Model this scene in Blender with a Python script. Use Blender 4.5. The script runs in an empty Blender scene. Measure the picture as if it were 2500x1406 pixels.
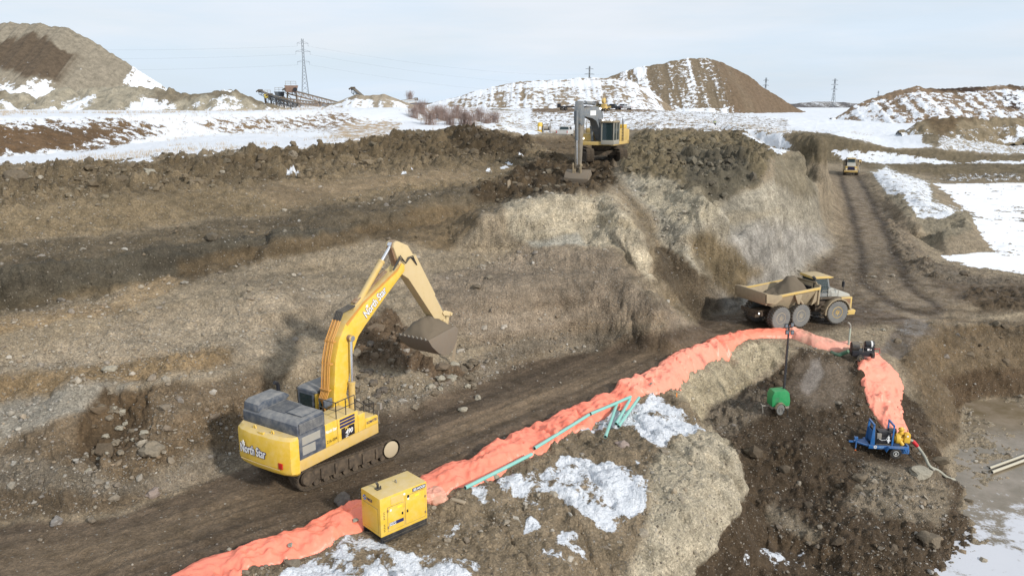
import bpy, bmesh, math, random
import numpy as np
from math import sin, cos, tan, pi, radians, sqrt, atan2, hypot, degrees
from mathutils import Vector, Matrix, Euler, noise as mnoise
from mathutils.geometry import delaunay_2d_cdt

# ------------------------------------------------------------------ camera, sky, sun, exposure
scene = bpy.context.scene
PITCH = radians(13.1); CAMZ = 16.5; FPX = 1925.0
cam_d = bpy.data.cameras.new('camera'); cam = bpy.data.objects.new('camera', cam_d)
scene.collection.objects.link(cam); scene.camera = cam
cam.location = (0, 0, CAMZ); cam.rotation_euler = (radians(90) - PITCH, 0, 0)
cam_d.sensor_width = 36; cam_d.lens = 36 * FPX / 2500; cam_d.clip_start = 0.5; cam_d.clip_end = 20000
SUN_DIR = Vector((-0.62, 0.60, -0.47)).normalized()         # the way the light travels
sun_el = math.asin(-SUN_DIR.z)
sun_az = atan2(-SUN_DIR.x, -SUN_DIR.y)                     # compass angle of the sun from +Y towards +X
sd = bpy.data.lights.new('sun', 'SUN'); sd.energy = 3.6; sd.angle = radians(3.5); sd.color = (1.0, 0.955, 0.89)
sun = bpy.data.objects.new('sun', sd); scene.collection.objects.link(sun)
sun.rotation_euler = SUN_DIR.to_track_quat('-Z', 'Y').to_euler()
world = bpy.data.worlds.new('World'); scene.world = world; world.use_nodes = True
nt = world.node_tree; nt.nodes.clear()
def wn(t, **k):
    n = nt.nodes.new(t)
    for a, b in k.items(): setattr(n, a, b)
    return n
o_ = wn('ShaderNodeOutputWorld'); bg = wn('ShaderNodeBackground'); bg.inputs['Strength'].default_value = 0.1
sky = wn('ShaderNodeTexSky', sky_type='NISHITA', sun_disc=False, sun_elevation=sun_el, sun_rotation=sun_az, air_density=1.0, dust_density=1.2)
tc = wn('ShaderNodeTexCoord'); mp = wn('ShaderNodeMapping'); mp.inputs['Scale'].default_value = (1.6, 1.6, 11.0); mp.inputs['Rotation'].default_value = (0.05, -0.04, 0.3)
nz = wn('ShaderNodeTexNoise'); nz.inputs['Scale'].default_value = 1.7; nz.inputs['Detail'].default_value = 5; nz.inputs['Roughness'].default_value = 0.55
rp = wn('ShaderNodeMapRange'); rp.inputs['From Min'].default_value = 0.36; rp.inputs['From Max'].default_value = 0.66
rp.inputs['To Min'].default_value = 0.86; rp.inputs['To Max'].default_value = 1.0
mp2 = wn('ShaderNodeMapping'); mp2.inputs['Scale'].default_value = (.9, .9, 7.0); mp2.inputs['Location'].default_value = (3.1, 1.7, .4)
nz2 = wn('ShaderNodeTexNoise'); nz2.inputs['Scale'].default_value = 2.1; nz2.inputs['Detail'].default_value = 6; nz2.inputs['Roughness'].default_value = 0.6
rp2 = wn('ShaderNodeMapRange'); rp2.inputs['From Min'].default_value = 0.38; rp2.inputs['From Max'].default_value = 0.62
cl = wn('ShaderNodeMix', data_type='RGBA'); cl.inputs[6].default_value = (7.35, 8.5, 9.75, 1); cl.inputs[7].default_value = (8.4, 8.95, 9.7, 1)
nt.links.new(tc.outputs['Generated'], mp2.inputs['Vector']); nt.links.new(mp2.outputs[0], nz2.inputs['Vector']); nt.links.new(nz2.outputs[0], rp2.inputs['Value']); nt.links.new(rp2.outputs[0], cl.inputs[0])
mx = wn('ShaderNodeMix', data_type='RGBA'); nt.links.new(cl.outputs[2], mx.inputs[7])
L = nt.links.new
L(tc.outputs['Generated'], mp.inputs['Vector']); L(mp.outputs[0], nz.inputs['Vector']); L(nz.outputs[0], rp.inputs['Value'])
L(rp.outputs[0], mx.inputs[0]); L(sky.outputs[0], mx.inputs[6]); L(mx.outputs[2], bg.inputs['Color']); L(bg.outputs[0], o_.inputs['Surface'])
vs = scene.view_settings
scene.display_settings.display_device = 'sRGB'
vs.view_transform = 'Standard'; vs.look = 'None'; vs.exposure = 0.0; vs.gamma = 1.0; vs.use_curve_mapping = False
scene.cycles.max_bounces = 5; scene.cycles.diffuse_bounces = 2; scene.cycles.glossy_bounces = 2; scene.cycles.transmission_bounces = 4

# ------------------------------------------------------------------ pixel of the photograph -> point at a known height / distance
def ray(px, py):
    a = (px - 1250) / FPX; b = (703 - py) / FPX
    return a, cos(PITCH) + b * sin(PITCH), -sin(PITCH) + b * cos(PITCH)
def W(px, py, z=0.0):
    d = ray(px, py); t = (z - CAMZ) / d[2]
    return Vector((d[0] * t, d[1] * t, z))
def DD(px, py, y):
    d = ray(px, py); t = y / d[1]
    return Vector((d[0] * t, y, CAMZ + d[2] * t))

# ------------------------------------------------------------------ numpy noise
def _h(ix, iy, iz, s):
    n = (ix * 374761393 + iy * 668265263 + iz * 2147483647 + s * 974634777) & 0xffffffff
    n = ((n ^ (n >> 13)) * 1274126177) & 0xffffffff
    n = n ^ (n >> 16)
    n = (n * 2246822519) & 0xffffffff
    return ((n ^ (n >> 15)) & 0xffffff) / float(0xffffff)
def vnoise2(x, y, s=0):
    ix = np.floor(x).astype(np.int64); iy = np.floor(y).astype(np.int64); fx = x - ix; fy = y - iy
    fx = fx * fx * (3 - 2 * fx); fy = fy * fy * (3 - 2 * fy)
    a = _h(ix, iy, 0, s); b = _h(ix + 1, iy, 0, s); c = _h(ix, iy + 1, 0, s); d = _h(ix + 1, iy + 1, 0, s)
    return (a + (b - a) * fx) * (1 - fy) + (c + (d - c) * fx) * fy - 0.5
def vnoise3(x, y, z, s=0):
    ix = np.floor(x).astype(np.int64); iy = np.floor(y).astype(np.int64); iz = np.floor(z).astype(np.int64)
    fx = x - ix; fy = y - iy; fz = z - iz
    fx = fx * fx * (3 - 2 * fx); fy = fy * fy * (3 - 2 * fy); fz = fz * fz * (3 - 2 * fz)
    r = 0
    for k in (0, 1):
        a = _h(ix, iy, iz + k, s); b = _h(ix + 1, iy, iz + k, s); c = _h(ix, iy + 1, iz + k, s); d = _h(ix + 1, iy + 1, iz + k, s)
        v = (a + (b - a) * fx) * (1 - fy) + (c + (d - c) * fx) * fy
        r = r + v * (fz if k else (1 - fz))
    return r - 0.5
def fbm2(x, y, s=0, n=4, g=0.5):
    r = 0; a = 1.0; t = 0
    for i in range(n):
        r = r + a * vnoise2(x * 2 ** i + 17.3 * i, y * 2 ** i - 9.1 * i, s + i); t += a; a *= g
    return r / t * 2
def fbm3(x, y, z, s=0, n=4, g=0.5):
    r = 0; a = 1.0; t = 0
    for i in range(n):
        r = r + a * vnoise3(x * 2 ** i + 17.3 * i, y * 2 ** i - 9.1 * i, z * 2 ** i + 3.7 * i, s + i); t += a; a *= g
    return r / t * 2
def clods(x, y, s=0, dens=1.0):
    """angular lumps: height 0..1 and the lump's own random number"""
    x = x + 0.25 * vnoise2(x * 1.7, y * 1.7, s + 50); y = y + 0.25 * vnoise2(x * 1.7 + 9, y * 1.7, s + 51)
    ix = np.floor(x).astype(np.int64); iy = np.floor(y).astype(np.int64)
    best = np.zeros_like(x); rid = np.zeros_like(x)
    for dx in (-1, 0, 1):
        for dy in (-1, 0, 1):
            cx = ix + dx; cy = iy + dy
            qx = cx + 0.15 + 0.7 * _h(cx, cy, 1, s); qy = cy + 0.15 + 0.7 * _h(cx, cy, 2, s)
            r = 0.28 + 0.55 * _h(cx, cy, 3, s) ** 2; on = _h(cx, cy, 4, s) < dens
            ang = _h(cx, cy, 5, s) * pi; u = (x - qx) * np.cos(ang) + (y - qy) * np.sin(ang); v = -(x - qx) * np.sin(ang) + (y - qy) * np.cos(ang)
            d = np.maximum(np.maximum(np.abs(u), np.abs(v) * 1.3), (np.abs(u) + np.abs(v)) * 0.78) / r
            tilt = 1 + 0.5 * (_h(cx, cy, 6, s) - 0.5) * u / r + 0.5 * (_h(cx, cy, 7, s) - 0.5) * v / r
            hgt = np.where(on, r * np.minimum(1, np.maximum(0, 1 - d) * 2.2) * tilt, 0)
            m = hgt > best; best = np.where(m, hgt, best); rid = np.where(m, _h(cx, cy, 8, s), rid)
    return best, rid
def sstep(a, b, x):
    t = np.clip((x - a) / (b - a), 0, 1); return t * t * (3 - 2 * t)
def polydist(px, py, pts):
    """signed distance to a closed polygon, positive inside"""
    d = np.full(px.shape, 1e9); ins = np.zeros(px.shape, bool); n = len(pts)
    for i in range(n):
        x0, y0 = pts[i]; x1, y1 = pts[(i + 1) % n]; ex, ey = x1 - x0, y1 - y0
        t = np.clip(((px - x0) * ex + (py - y0) * ey) / (ex * ex + ey * ey + 1e-9), 0, 1)
        d = np.minimum(d, np.hypot(px - x0 - t * ex, py - y0 - t * ey))
        c = ((y0 > py) != (y1 > py)) & (px < ex * (py - y0) / ((ey) if abs(ey) > 1e-9 else 1e-9) + x0)
        ins ^= c
    return np.where(ins, d, -d)
def linedist(px, py, pts):
    """distance to an open polyline, with side (+ left) and length along"""
    d = np.full(px.shape, 1e9); sg = np.zeros(px.shape); al = np.zeros(px.shape); acc = 0
    for i in range(len(pts) - 1):
        x0, y0 = pts[i][0], pts[i][1]; x1, y1 = pts[i + 1][0], pts[i + 1][1]; ex, ey = x1 - x0, y1 - y0; l = hypot(ex, ey)
        t = np.clip(((px - x0) * ex + (py - y0) * ey) / (l * l), 0, 1)
        q = np.hypot(px - x0 - t * ex, py - y0 - t * ey); m = q < d
        d = np.where(m, q, d); sg = np.where(m, np.sign(ex * (py - y0) - ey * (px - x0)), sg); al = np.where(m, acc + t * l, al); acc += l
    return d, sg, al

# ------------------------------------------------------------------ terrain: break lines (photo x, photo y, height) joined to a surface
BL = [
 # toe of the gravel slope = inner edge of the haul road
 [(-250,1350,0),(0,1285,0),(150,1262,0),(300,1245,0),(480,1180,0),(600,1110,0),(700,1045,0),(800,1010,0),(930,1010,0),(1090,962,0),(1240,900,0),(1450,845,0),(1600,805,0),(1690,785,0),(1740,765,0),(1830,740,0),(1900,705,0),(1960,655,0),(2040,600,.2),(2065,550,.4),(2045,480,.8),(2025,440,1.0),(2005,418,1.2)],
 # outer edge of the haul road
 [(420,1480,0),(560,1350,0),(870,1225,0),(1050,1150,0),(1300,1040,0),(1540,935,0),(1650,865,0),(1750,822,0),(1900,792,0),(2000,800,-.05),(2100,790,-.2),(2200,760,-.3),(2330,740,-.3),(2500,730,-.2),(2700,730,-.2)],
 # top of spoil piles at the foot of the grey face
 [(-250,1130,1.7),(0,1085,1.8),(150,1030,2.2),(330,955,2.9),(480,925,3.0),(620,885,3.0),(750,850,2.9),(860,800,3.2),(1000,770,3.4),(1150,740,3.6),(1300,720,3.7),(1450,720,3.4),(1570,740,2.6)],
 # pit face, upper lip of the grey slope
 [(-250,850,4.9),(0,800,5.0),(200,752,5.2),(430,690,5.6),(620,645,5.9),(900,592,6.3),(1000,592,6.3),(1100,600,6.0),(1200,600,6.0)],
 # foot and top of the dark step
 [(-250,800,5.0),(0,765,5.1),(200,725,5.3),(370,700,5.4),(430,675,5.7),(620,625,6.1),(900,572,6.5),(1000,562,6.6),(1100,540,6.9),(1180,520,7.4)],
 [(-250,660,7.35),(0,648,7.5),(250,618,7.5),(500,575,7.8),(700,550,8.0),(900,522,8.1),(1000,505,8.4),(1100,485,8.6),(1200,470,8.9),(1270,462,9.1)],
 # foot and top of the upper step
 [(-250,620,7.5),(0,600,7.6),(250,580,7.7),(500,540,8.0),(700,512,8.2),(900,485,8.4),(1000,470,8.6),(1100,458,8.8),(1200,450,9.0),(1270,445,9.2),(1340,440,9.4)],
 [(-250,540,9.3),(0,520,9.45),(250,505,9.4),(500,470,9.7),(700,452,9.7),(900,435,9.8),(1000,428,10.0),(1100,415,10.1),(1200,402,10.3),(1300,400,10.3),(1345,405,10.2)],
 # spoil berm crest and the snow behind it
 [(-250,420,11.7),(0,408,11.8),(60,410,11.6),(150,425,11.3),(290,405,11.5),(340,385,11.9),(420,395,11.6),(520,397,11.5),(650,372,12.0),(800,350,12.3),(900,335,12.6),(1000,325,13.0),(1080,322,13.1),(1150,308,13.6),(1200,300,13.9),(1240,308,13.5),(1275,325,12.6),(1300,350,11.4)],
 # bench of the far excavator
 [(1290,385,10.5),(1345,375,10.7),(1400,365,10.9)],[(1345,395,10.4),(1400,420,10.0),(1450,440,9.7)],[(1400,400,10.4),(1450,390,10.7),(1540,390,10.7),(1570,395,10.7)],
 [(1380,345,10.7),(1450,345,10.9),(1540,350,11.2)],[(1280,335,10.5),(1340,333,10.5),(1400,333,10.5),(1480,333,10.5)],
 # cream cliff top and foot
 [(1150,560,7.2),(1190,522,8.3),(1290,492,9.15),(1340,480,9.3),(1400,476,9.4),(1470,470,9.5),(1530,522,8.4),(1572,570,7.1),(1590,612,6.2)],
 [(1150,625,5.6),(1200,615,5.7),(1290,603,5.9),(1380,612,5.75),(1440,604,5.85),(1490,610,5.8),(1550,650,5.3),(1586,700,4.1),(1640,745,2.2)],
 # gully behind the headland
 [(1495,450,9.6),(1540,510,8.0),(1590,580,6.0),(1640,650,4.0),(1700,730,1.5),(1735,768,.3)],
 # right cliff top, foot of the steep part
 [(1500,425,10.1),(1530,412,10.5),(1600,420,10.4),(1650,435,10.1),(1740,485,9.1),(1790,480,9.3),(1830,455,9.8),(1880,400,11.0),(1930,368,11.6),(1975,372,11.4)],
 [(1560,470,8.8),(1600,520,7.6),(1650,590,5.9),(1700,625,4.9),(1740,610,5.2),(1800,590,5.4),(1860,560,5.6),(1930,520,5.9),(1975,480,6.5),(2000,455,6.0)],
 [(1720,690,2.6),(1800,680,2.4),(1880,640,2.4),(1950,590,2.4),(2010,530,2.0),(2030,480,2.2)],
 # rubble plateau crest
 [(1540,345,11.6),(1570,325,12.6),(1620,300,13.8),(1650,292,14.2),(1720,297,13.9),(1770,303,13.4),(1805,315,12.9),(1850,345,12.1),(1890,362,11.8)],
 [(1560,375,11.0),(1650,360,11.2),(1742,336,11.2),(1800,360,11.3),(1850,380,11.4)],
 [(1600,385,10.9),(1700,400,10.7),(1800,400,10.8)],
 # ramp and pit floor
 [(2130,640,0),(2115,540,.3),(2085,460,.8),(2075,430,1.0),(2150,408,1.2),(2300,410,1.2),(2500,414,1.2),(2700,416,1.2)],
 [(2100,436,1.0),(2130,480,.7),(2200,560,.4),(2250,640,.2),(2330,668,.2),(2420,690,0),(2600,700,0)],
 # spit with snow
 [(2150,417,2.4),(2200,450,2.2),(2260,500,1.7),(2320,520,1.4),(2358,528,1.1)],[(2205,510,1.7),(2240,545,1.4),(2300,556,1.1),(2350,545,.7)],
 [(2262,598,-1.2),(2310,630,-1.2),(2400,656,-1.2),(2500,669,-1.2),(2650,680,-1.2)],
 [(2262,598,-1.2),(2310,592,-1.2),(2375,552,-1.2),(2376,530,-1.2),(2330,490,-1.2),(2285,452,-1.2),(2330,441,-1.2),(2500,449,-1.2),(2700,455,-1.2)],
 [(2240,632,.6),(2300,652,.5),(2400,672,.2),(2500,684,.1)],
 [(2330,425,.6),(2500,431,.3),(2700,436,.2)],
 # wall of the ramp corridor: foot, lip
 [(1960,385,2.6),(2050,396,1.7),(2150,397,1.7),(2300,401,1.6),(2500,404,1.6),(2700,407,1.6)],
 [(1925,326,8.8),(2000,328,8.5),(2100,348,6.6),(2180,362,5.2),(2260,360,5.4),(2380,372,4.2),(2500,380,3.4),(2700,385,3.2)],
 [(1830,322,10.4),(1925,318,9.8),(2050,322,8.6),(2150,335,7.0),(2260,320,8.8),(2400,330,7.3),(2500,340,6.2)],
 # basin of the light tower
 [(1640,905,0),(1700,872,-.1),(1760,845,-.1),(1870,825,-.15),(1935,835,-.25),(2040,862,-.6),(2110,885,-.9)],
 [(1655,960,-.3),(1700,925,-.9),(1800,885,-1.0),(1880,860,-.7),(1940,862,-.6)],
 [(1700,1035,-2.7),(1745,1000,-2.6),(1800,965,-2.4),(1880,925,-2.0),(1935,885,-1.2)],
 [(1800,1040,-3.0),(1850,1010,-2.4),(1900,1005,-2.2),(1960,960,-1.9),(2020,900,-1.2)],
 [(2100,1000,-2.6),(2080,930,-1.7),(2080,890,-1.1)],
 [(1880,1100,-3.4),(1980,1090,-3.2),(2060,1060,-3.3),(2100,1040,-3.2)],
 [(2060,1105,-4.3),(2130,1112,-4.4),(2200,1125,-4.5),(2240,1120,-4.6)],
 [(1880,1180,-4.4),(1990,1190,-4.4),(2100,1160,-4.6),(2170,1150,-4.6),(2240,1190,-5.0)],
 [(1850,1270,-5.1),(1980,1280,-5.1),(2150,1290,-5.3),(2270,1300,-5.4)],
 [(1790,1340,-5.8),(1860,1345,-5.9),(2000,1385,-5.9),(2180,1370,-5.5),(2250,1390,-5.6)],
 [(2345,985,-6.0),(2330,1050,-6.0),(2325,1110,-6.0),(2320,1170,-6.0),(2370,1230,-6.0),(2385,1290,-6.0),(2350,1360,-6.0),(2230,1420,-6.0),(2000,1440,-6.0),(1800,1440,-6.2)],
 [(2345,985,-6.0),(2420,975,-6.0),(2510,962,-6.0),(2700,955,-6.0)],
 [(2225,855,-1.0),(2245,820,-.7),(2300,800,-1.0),(2400,795,-1.2),(2500,808,-1.5),(2700,815,-1.6)],
 [(2190,840,-.9),(2220,920,-2.1),(2250,990,-3.4),(2270,1050,-4.2),(2285,1110,-4.9)],
 [(2280,900,-3.0),(2380,880,-3.2),(2500,880,-3.6),(2700,880,-3.6)],
 # rounded headland in front: brow, rim
 [(1050,1235,-.1),(1300,1120,-.1),(1500,1035,-.1),(1570,985,-.1),(1640,905,0)],
 [(1600,1010,-.2),(1680,1060,-.3),(1720,1110,-.5),(1700,1200,-.9),(1640,1300,-1.5),(1560,1406,-2.2),(1450,1500,-3.2)],
 [(1655,960,-.3),(1705,1025,-.6),(1765,1070,-.7),(1808,1125,-1.0),(1818,1185,-1.5),(1800,1250,-2.1),(1750,1320,-2.6),(1690,1406,-3.2),(1600,1500,-4.0)],
 [(1000,1300,-.3),(1200,1300,-.6),(1400,1290,-.9),(1560,1230,-.8)],
 [(700,1400,-.1),(900,1420,-.3),(1150,1420,-.8),(1350,1430,-1.4)],
 [(300,1600,-.2),(700,1700,-1.5),(1200,1700,-3),(1700,1650,-5.2),(2300,1600,-6.2),(2900,1500,-6.2)],
 # snow field, bank behind it, plateau
 [(2400,500,-1.2),(2500,560,-1.2)],[(2330,470,-1.2),(2420,620,-1.2)],
 [(-400,408,10.3),(0,388,10.3),(250,362,10.8),(500,332,11.6),(800,308,12.5),(1000,296,13.2)],
]
BW = [  # the same in world metres
 [(-60,71,10.4),(-40,71,10.4),(-24,79,10.4),(-10,104,10.4),(0,140,10.4),(4,150,10.4)],
 [DD(-200,290,100)[:],DD(0,285,104)[:],DD(250,282,117)[:],DD(500,275,137)[:],DD(800,268,163)[:],DD(1000,263,177)[:],(-16,186,14.2)],
 [(-22,235,15.6),(-30,330,15.5),(-10,420,14.5)],
 [(0,236,14.2),(20,236,14.4),(45,238,14.2),(60,240,11)],[(0,300,14.6),(48,300,14.6)],[(0,222,11),(25,222,11),(48,222,11)],
 [(-200,160,15.8),(-140,175,15.7),(-90,200,15.6),(-80,300,15.6),(-200,420,14)],
 [(-400,100,12),(-400,420,12)],
 [(0,200,10.4),(30,205,10.6),(60,215,10.4),(85,262,9.8),(140,275,9.3),(210,280,9.3)],
 [(0,420,10.5),(150,420,10.5),(400,420,10.5)],
 [(300,30,0),(300,200,10)],[(-300,20,0),(-300,60,9)],
 [(-60,12,0),(0,10,-2),(60,10,-6)],
 # corridor end, hidden ground behind the headlands
 [(42,108,12.0),(48,130,12.0),(62,172,10.6)],
]
P0 = []; edges = []
for l in BL:
    b = len(P0)
    for i, q in enumerate(l):
        P0.append(W(*q))
        if i: edges.append((b + i - 1, b + i))
for l in BW:
    b = len(P0)
    for i, q in enumerate(l):
        P0.append(Vector(q))
        if i: edges.append((b + i - 1, b + i))
# the drop under the rounded headland: its foot lies a metre or so outside the rim
rim = [W(*q) for q in BL[[i for i, l in enumerate(BL) if l[0] == (1655, 960, -.3) and len(l) == 9][0]]]
foot_z = [-2.4, -3.2, -3.9, -4.5, -5.0, -5.5, -5.9, -6.2, -6.3]
b = len(P0)
for i, p in enumerate(rim[1:], 1):
    a_ = rim[i - 1]; c_ = rim[min(i + 1, len(rim) - 1)]; d_ = (c_ - a_).normalized(); out = Vector((-d_.y, d_.x, 0))
    if out.x < 0: out = -out
    P0.append(Vector((p.x + out.x * .75, p.y + out.y * .75, foot_z[i])))
    if i > 1: edges.append((len(P0) - 2, len(P0) - 1))
for x, y, z in [(-420, 5, 0), (420, 5, -6), (420, 440, 10.5), (-420, 440, 12)]: P0.append(Vector((x, y, z)))
co, _, tris, ov, _, _ = delaunay_2d_cdt([Vector((p.x, p.y)) for p in P0], edges, [], 0, 1e-5)
zs = []
for i, c in enumerate(co):
    if ov[i]: zs.append(sum(P0[k].z for k in ov[i]) / len(ov[i]))
    else:                                                 # where two break lines cross
        n_ = sorted(P0, key=lambda p: (p.x - c.x) ** 2 + (p.y - c.y) ** 2)[:2]; zs.append((n_[0].z + n_[1].z) / 2)
def raster(x0, x1, y0, y1, st):
    nx = int((x1 - x0) / st) + 1; ny = int((y1 - y0) / st) + 1
    R = np.full((ny, nx), np.nan)
    for t in tris:
        (ax, ay), (bx, by), (cx, cy) = [co[k] for k in t[:3]]; az, bz, cz = [zs[k] for k in t[:3]]
        i0 = max(0, int((min(ax, bx, cx) - x0) / st)); i1 = min(nx - 1, int((max(ax, bx, cx) - x0) / st) + 1)
        j0 = max(0, int((min(ay, by, cy) - y0) / st)); j1 = min(ny - 1, int((max(ay, by, cy) - y0) / st) + 1)
        if i1 < i0 or j1 < j0: continue
        X, Y = np.meshgrid(x0 + np.arange(i0, i1 + 1) * st, y0 + np.arange(j0, j1 + 1) * st)
        D = (by - cy) * (ax - cx) + (cx - bx) * (ay - cy)
        if abs(D) < 1e-12: continue
        u = ((by - cy) * (X - cx) + (cx - bx) * (Y - cy)) / D; v = ((cy - ay) * (X - cx) + (ax - cx) * (Y - cy)) / D
        m = (u >= -1e-6) & (v >= -1e-6) & (u + v <= 1 + 1e-6)
        S = R[j0:j1 + 1, i0:i1 + 1]; S[m] = (u * az + v * bz + (1 - u - v) * cz)[m]
    R[np.isnan(R)] = 10.0
    return R
def blur(R, n):
    for _ in range(n):
        P = np.pad(R, 1, mode='edge'); R = (P[:-2, 1:-1] + P[2:, 1:-1] + P[1:-1, :-2] + P[1:-1, 2:] + 4 * R) / 8
    return R
RN = (-60, 110, 8, 130, .25); RF = (-420, 420, 8, 440, 1.5)
HN = blur(raster(*RN), 6); HF = blur(raster(*RF), 1)
def bil(R, r, x, y):
    u = np.clip((x - r[0]) / r[4], 0, R.shape[1] - 1.001); v = np.clip((y - r[2]) / r[4], 0, R.shape[0] - 1.001)
    i = u.astype(int); j = v.astype(int); u = u - i; v = v - j
    return (R[j, i] * (1 - u) + R[j, i + 1] * u) * (1 - v) + (R[j + 1, i] * (1 - u) + R[j + 1, i + 1] * u) * v
def base_h(x, y):
    a = bil(HN, RN, x, y); b_ = bil(HF, RF, x, y)
    e = np.minimum(np.minimum(x - RN[0], RN[1] - x), np.minimum(y - RN[2], RN[3] - y)); w = np.clip(e / 4, 0, 1)
    z = a * w + b_ * (1 - w)
    far = sstep(300, 430, y)
    return z * (1 - far) + 10.5 * far

# fan shaped grid: rows get wider apart with distance
ys = [14.0]
while ys[-1] < 9000:
    y = ys[-1]; ys.append(y + (0.11 if y < 48 and y > 22 else 0.16 if y < 92 else 0.16 + (y - 92) * 0.007))
ys = np.array(ys); NC = 960; ts = np.linspace(-0.86, 0.86, NC)
T, Y = np.meshgrid(ts, ys); X = T * Y; NR = len(ys)
Z = base_h(X.ravel(), Y.ravel()).reshape(X.shape)
X = X.ravel(); Y = Y.ravel(); Z = Z.ravel()
for gpx, gpy, gpz, br, bh in [(275,1040,2.2,1.9,-1.35),(200,1120,1.2,2.2,.7),(390,1090,1.2,2.0,.9),(350,950,3,2.2,.5),(160,1010,2.4,1.6,.5),(560,1000,2,2.4,.7),(480,1080,1.4,1.3,-.5),(750,800,3.5,2.0,-1.0),(690,760,4,1.8,.5),(820,700,4.6,2.6,-.6),(1000,900,1.5,2.4,.8),(900,850,2,1.6,.5),
                             (1180,640,5,3,-.5),(560,900,3,2.6,.6),(100,900,3.6,2.5,-.6),(430,800,4.3,3,-.5),(1250,760,2.6,3,.5),(1450,700,3.4,2.5,.6),(620,720,5,2.5,.4),(2150,1200,-4.8,2.2,.5),(1980,1180,-4,1.5,-.4),(2060,1290,-5.2,1.8,.5),(1890,1260,-4.6,1.6,.35),(1402,436,9.7,3.4,-1.5)]:
    bc = W(gpx, gpy, gpz); rr_ = ((X - bc.x) ** 2 + ((Y - bc.y) * .8) ** 2) / br ** 2; mk_ = rr_ < 9
    Z[mk_] += bh * np.exp(-rr_[mk_] ** 1.3)
def proj(X, Y, Z):
    d = Y * cos(PITCH) - (Z - CAMZ) * sin(PITCH); u = Y * sin(PITCH) + (Z - CAMZ) * cos(PITCH)
    return 1250 + FPX * X / d, 703 - FPX * u / d
PX, PY = proj(X, Y, Z)
wx = 26 * fbm2(X * .35, Y * .35, 5, 3); wy = 14 * fbm2(X * .35, Y * .35, 8, 3)
sc_ = np.clip(45 / np.maximum(Y, 20), .15, 1.3)
QX = PX + wx * sc_; QY = PY + wy * sc_
def reg(pts, soft=14):
    xs_ = [p[0] for p in pts]; ys_ = [p[1] for p in pts]; out = np.zeros(len(QX))
    i = np.nonzero((QX > min(xs_) - soft) & (QX < max(xs_) + soft) & (QY > min(ys_) - soft) & (QY < max(ys_) + soft))[0]
    out[i] = sstep(-soft, soft, polydist(QX[i], QY[i], pts)); return out
def lin(r, g, b, k=1.13):
    c = np.array([k * ((v / 255 + .055) / 1.055) ** 2.4 for v in (r, g, b)]); return c * .86 + c.mean() * .14
col = np.tile(lin(140, 125, 102), (len(X), 1)); amp = np.full(len(X), .5); rub = np.full(len(X), .12); peb = np.full(len(X), .6); snow = np.zeros(len(X)); wet = np.zeros(len(X))
def paint(m, c=None, a=None, r=None, p=None, s=None, w=None):
    if c is not None: col[:] = col * (1 - m[:, None]) + lin(*c) * m[:, None]
    for arr, v in ((amp, a), (rub, r), (peb, p), (snow, s), (wet, w)):
        if v is not None: arr[:] = arr * (1 - m) + v * m
BIG = 9000
# --- left side, from the top down
paint(reg([(-BIG,-BIG),(BIG,-BIG),(BIG,386),(2500,380),(2260,362),(2180,364),(2100,350),(2000,330),(1925,328),(1850,345),(1800,310),(1700,292),(1560,300),(1290,330),(1100,330),(900,345),(640,380),(400,400),(0,425),(-BIG,430)], 8), (150,138,118), .6, .05, .1, .92)
paint(reg([(-BIG,440),(0,408),(290,400),(650,372),(1000,330),(1200,300),(1270,330),(1330,370),(1350,440),(1000,480),(500,530),(0,590),(-BIG,640)], 10), (112,97,73), .6, 1.0, .45, 0)
paint(reg([(370,385),(640,380),(900,340),(1150,310),(1290,350),(1250,375),(900,390),(700,410),(420,410)], 12), (92,78,56), .6, 1.1, .2, 0)
paint(reg([(1120,310),(1200,296),(1290,350),(1270,390),(1150,385),(1100,350)], 10), (72,60,42), .6, 1.2, .1, 0)
paint(reg([(-BIG,650),(0,600),(500,540),(1000,475),(1280,440),(1300,470),(1180,530),(1000,570),(600,635),(420,690),(0,775),(-BIG,850)], 12), (97,85,66), .4, .35, .35, 0)
paint(reg([(-BIG,520),(0,505),(500,462),(900,430),(1300,395),(1350,415),(1000,470),(500,535),(0,585),(-BIG,600)], 12), (122,106,80), .4, .3, .5)
paint(reg([(600,460),(1000,425),(1150,415),(1140,440),(1000,450),(700,500)], 14), (128,110,84), .3, .1, .4)
paint(reg([(-BIG,720),(0,655),(250,625),(560,575),(760,555),(900,545),(760,590),(600,625),(420,680),(200,720),(0,755),(-BIG,800)], 9), (80,73,60), .7, .5, .3)
paint(reg([(430,650),(760,575),(960,545),(1150,520),(1180,550),(1040,600),(900,590),(620,640),(450,690)], 10), (94,79,57), .4, .35, .3)
paint(reg([(1000,510),(1160,500),(1180,560),(1100,620),(1000,600)], 14), (108,91,66), .5, .4, .3)
paint(reg([(-BIG,830),(0,780),(250,735),(430,680),(450,690),(300,760),(0,830),(-BIG,880)], 8), (150,128,96), .3, .1, .6)
paint(reg([(-BIG,1150),(0,1090),(250,1000),(480,930),(720,850),(900,800),(860,720),(760,700),(300,790),(0,890),(-BIG,950)], 25), (149,134,112), .55, .15, .8)
paint(reg([(-BIG,960),(0,930),(330,880),(560,850),(560,880),(330,950),(0,1010),(-BIG,1030)], 16), (132,110,78), .6, .3, .6)
paint(reg([(-20,990),(200,960),(330,940),(250,1010),(100,1060),(-40,1085)], 16), (142,134,120), .3, .1, .7)
paint(reg([(-BIG,1120),(0,1085),(200,1010),(360,960),(480,940),(620,900),(700,1000),(600,1110),(480,1180),(300,1240),(0,1285),(-BIG,1350)], 14), (108,92,71), .5, .3, .8)
paint(reg([(190,1000),(250,965),(380,965),(385,1020),(330,1100),(240,1145),(180,1120),(160,1060)], 10), (84,68,48), .3, .7, .3)
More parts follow.
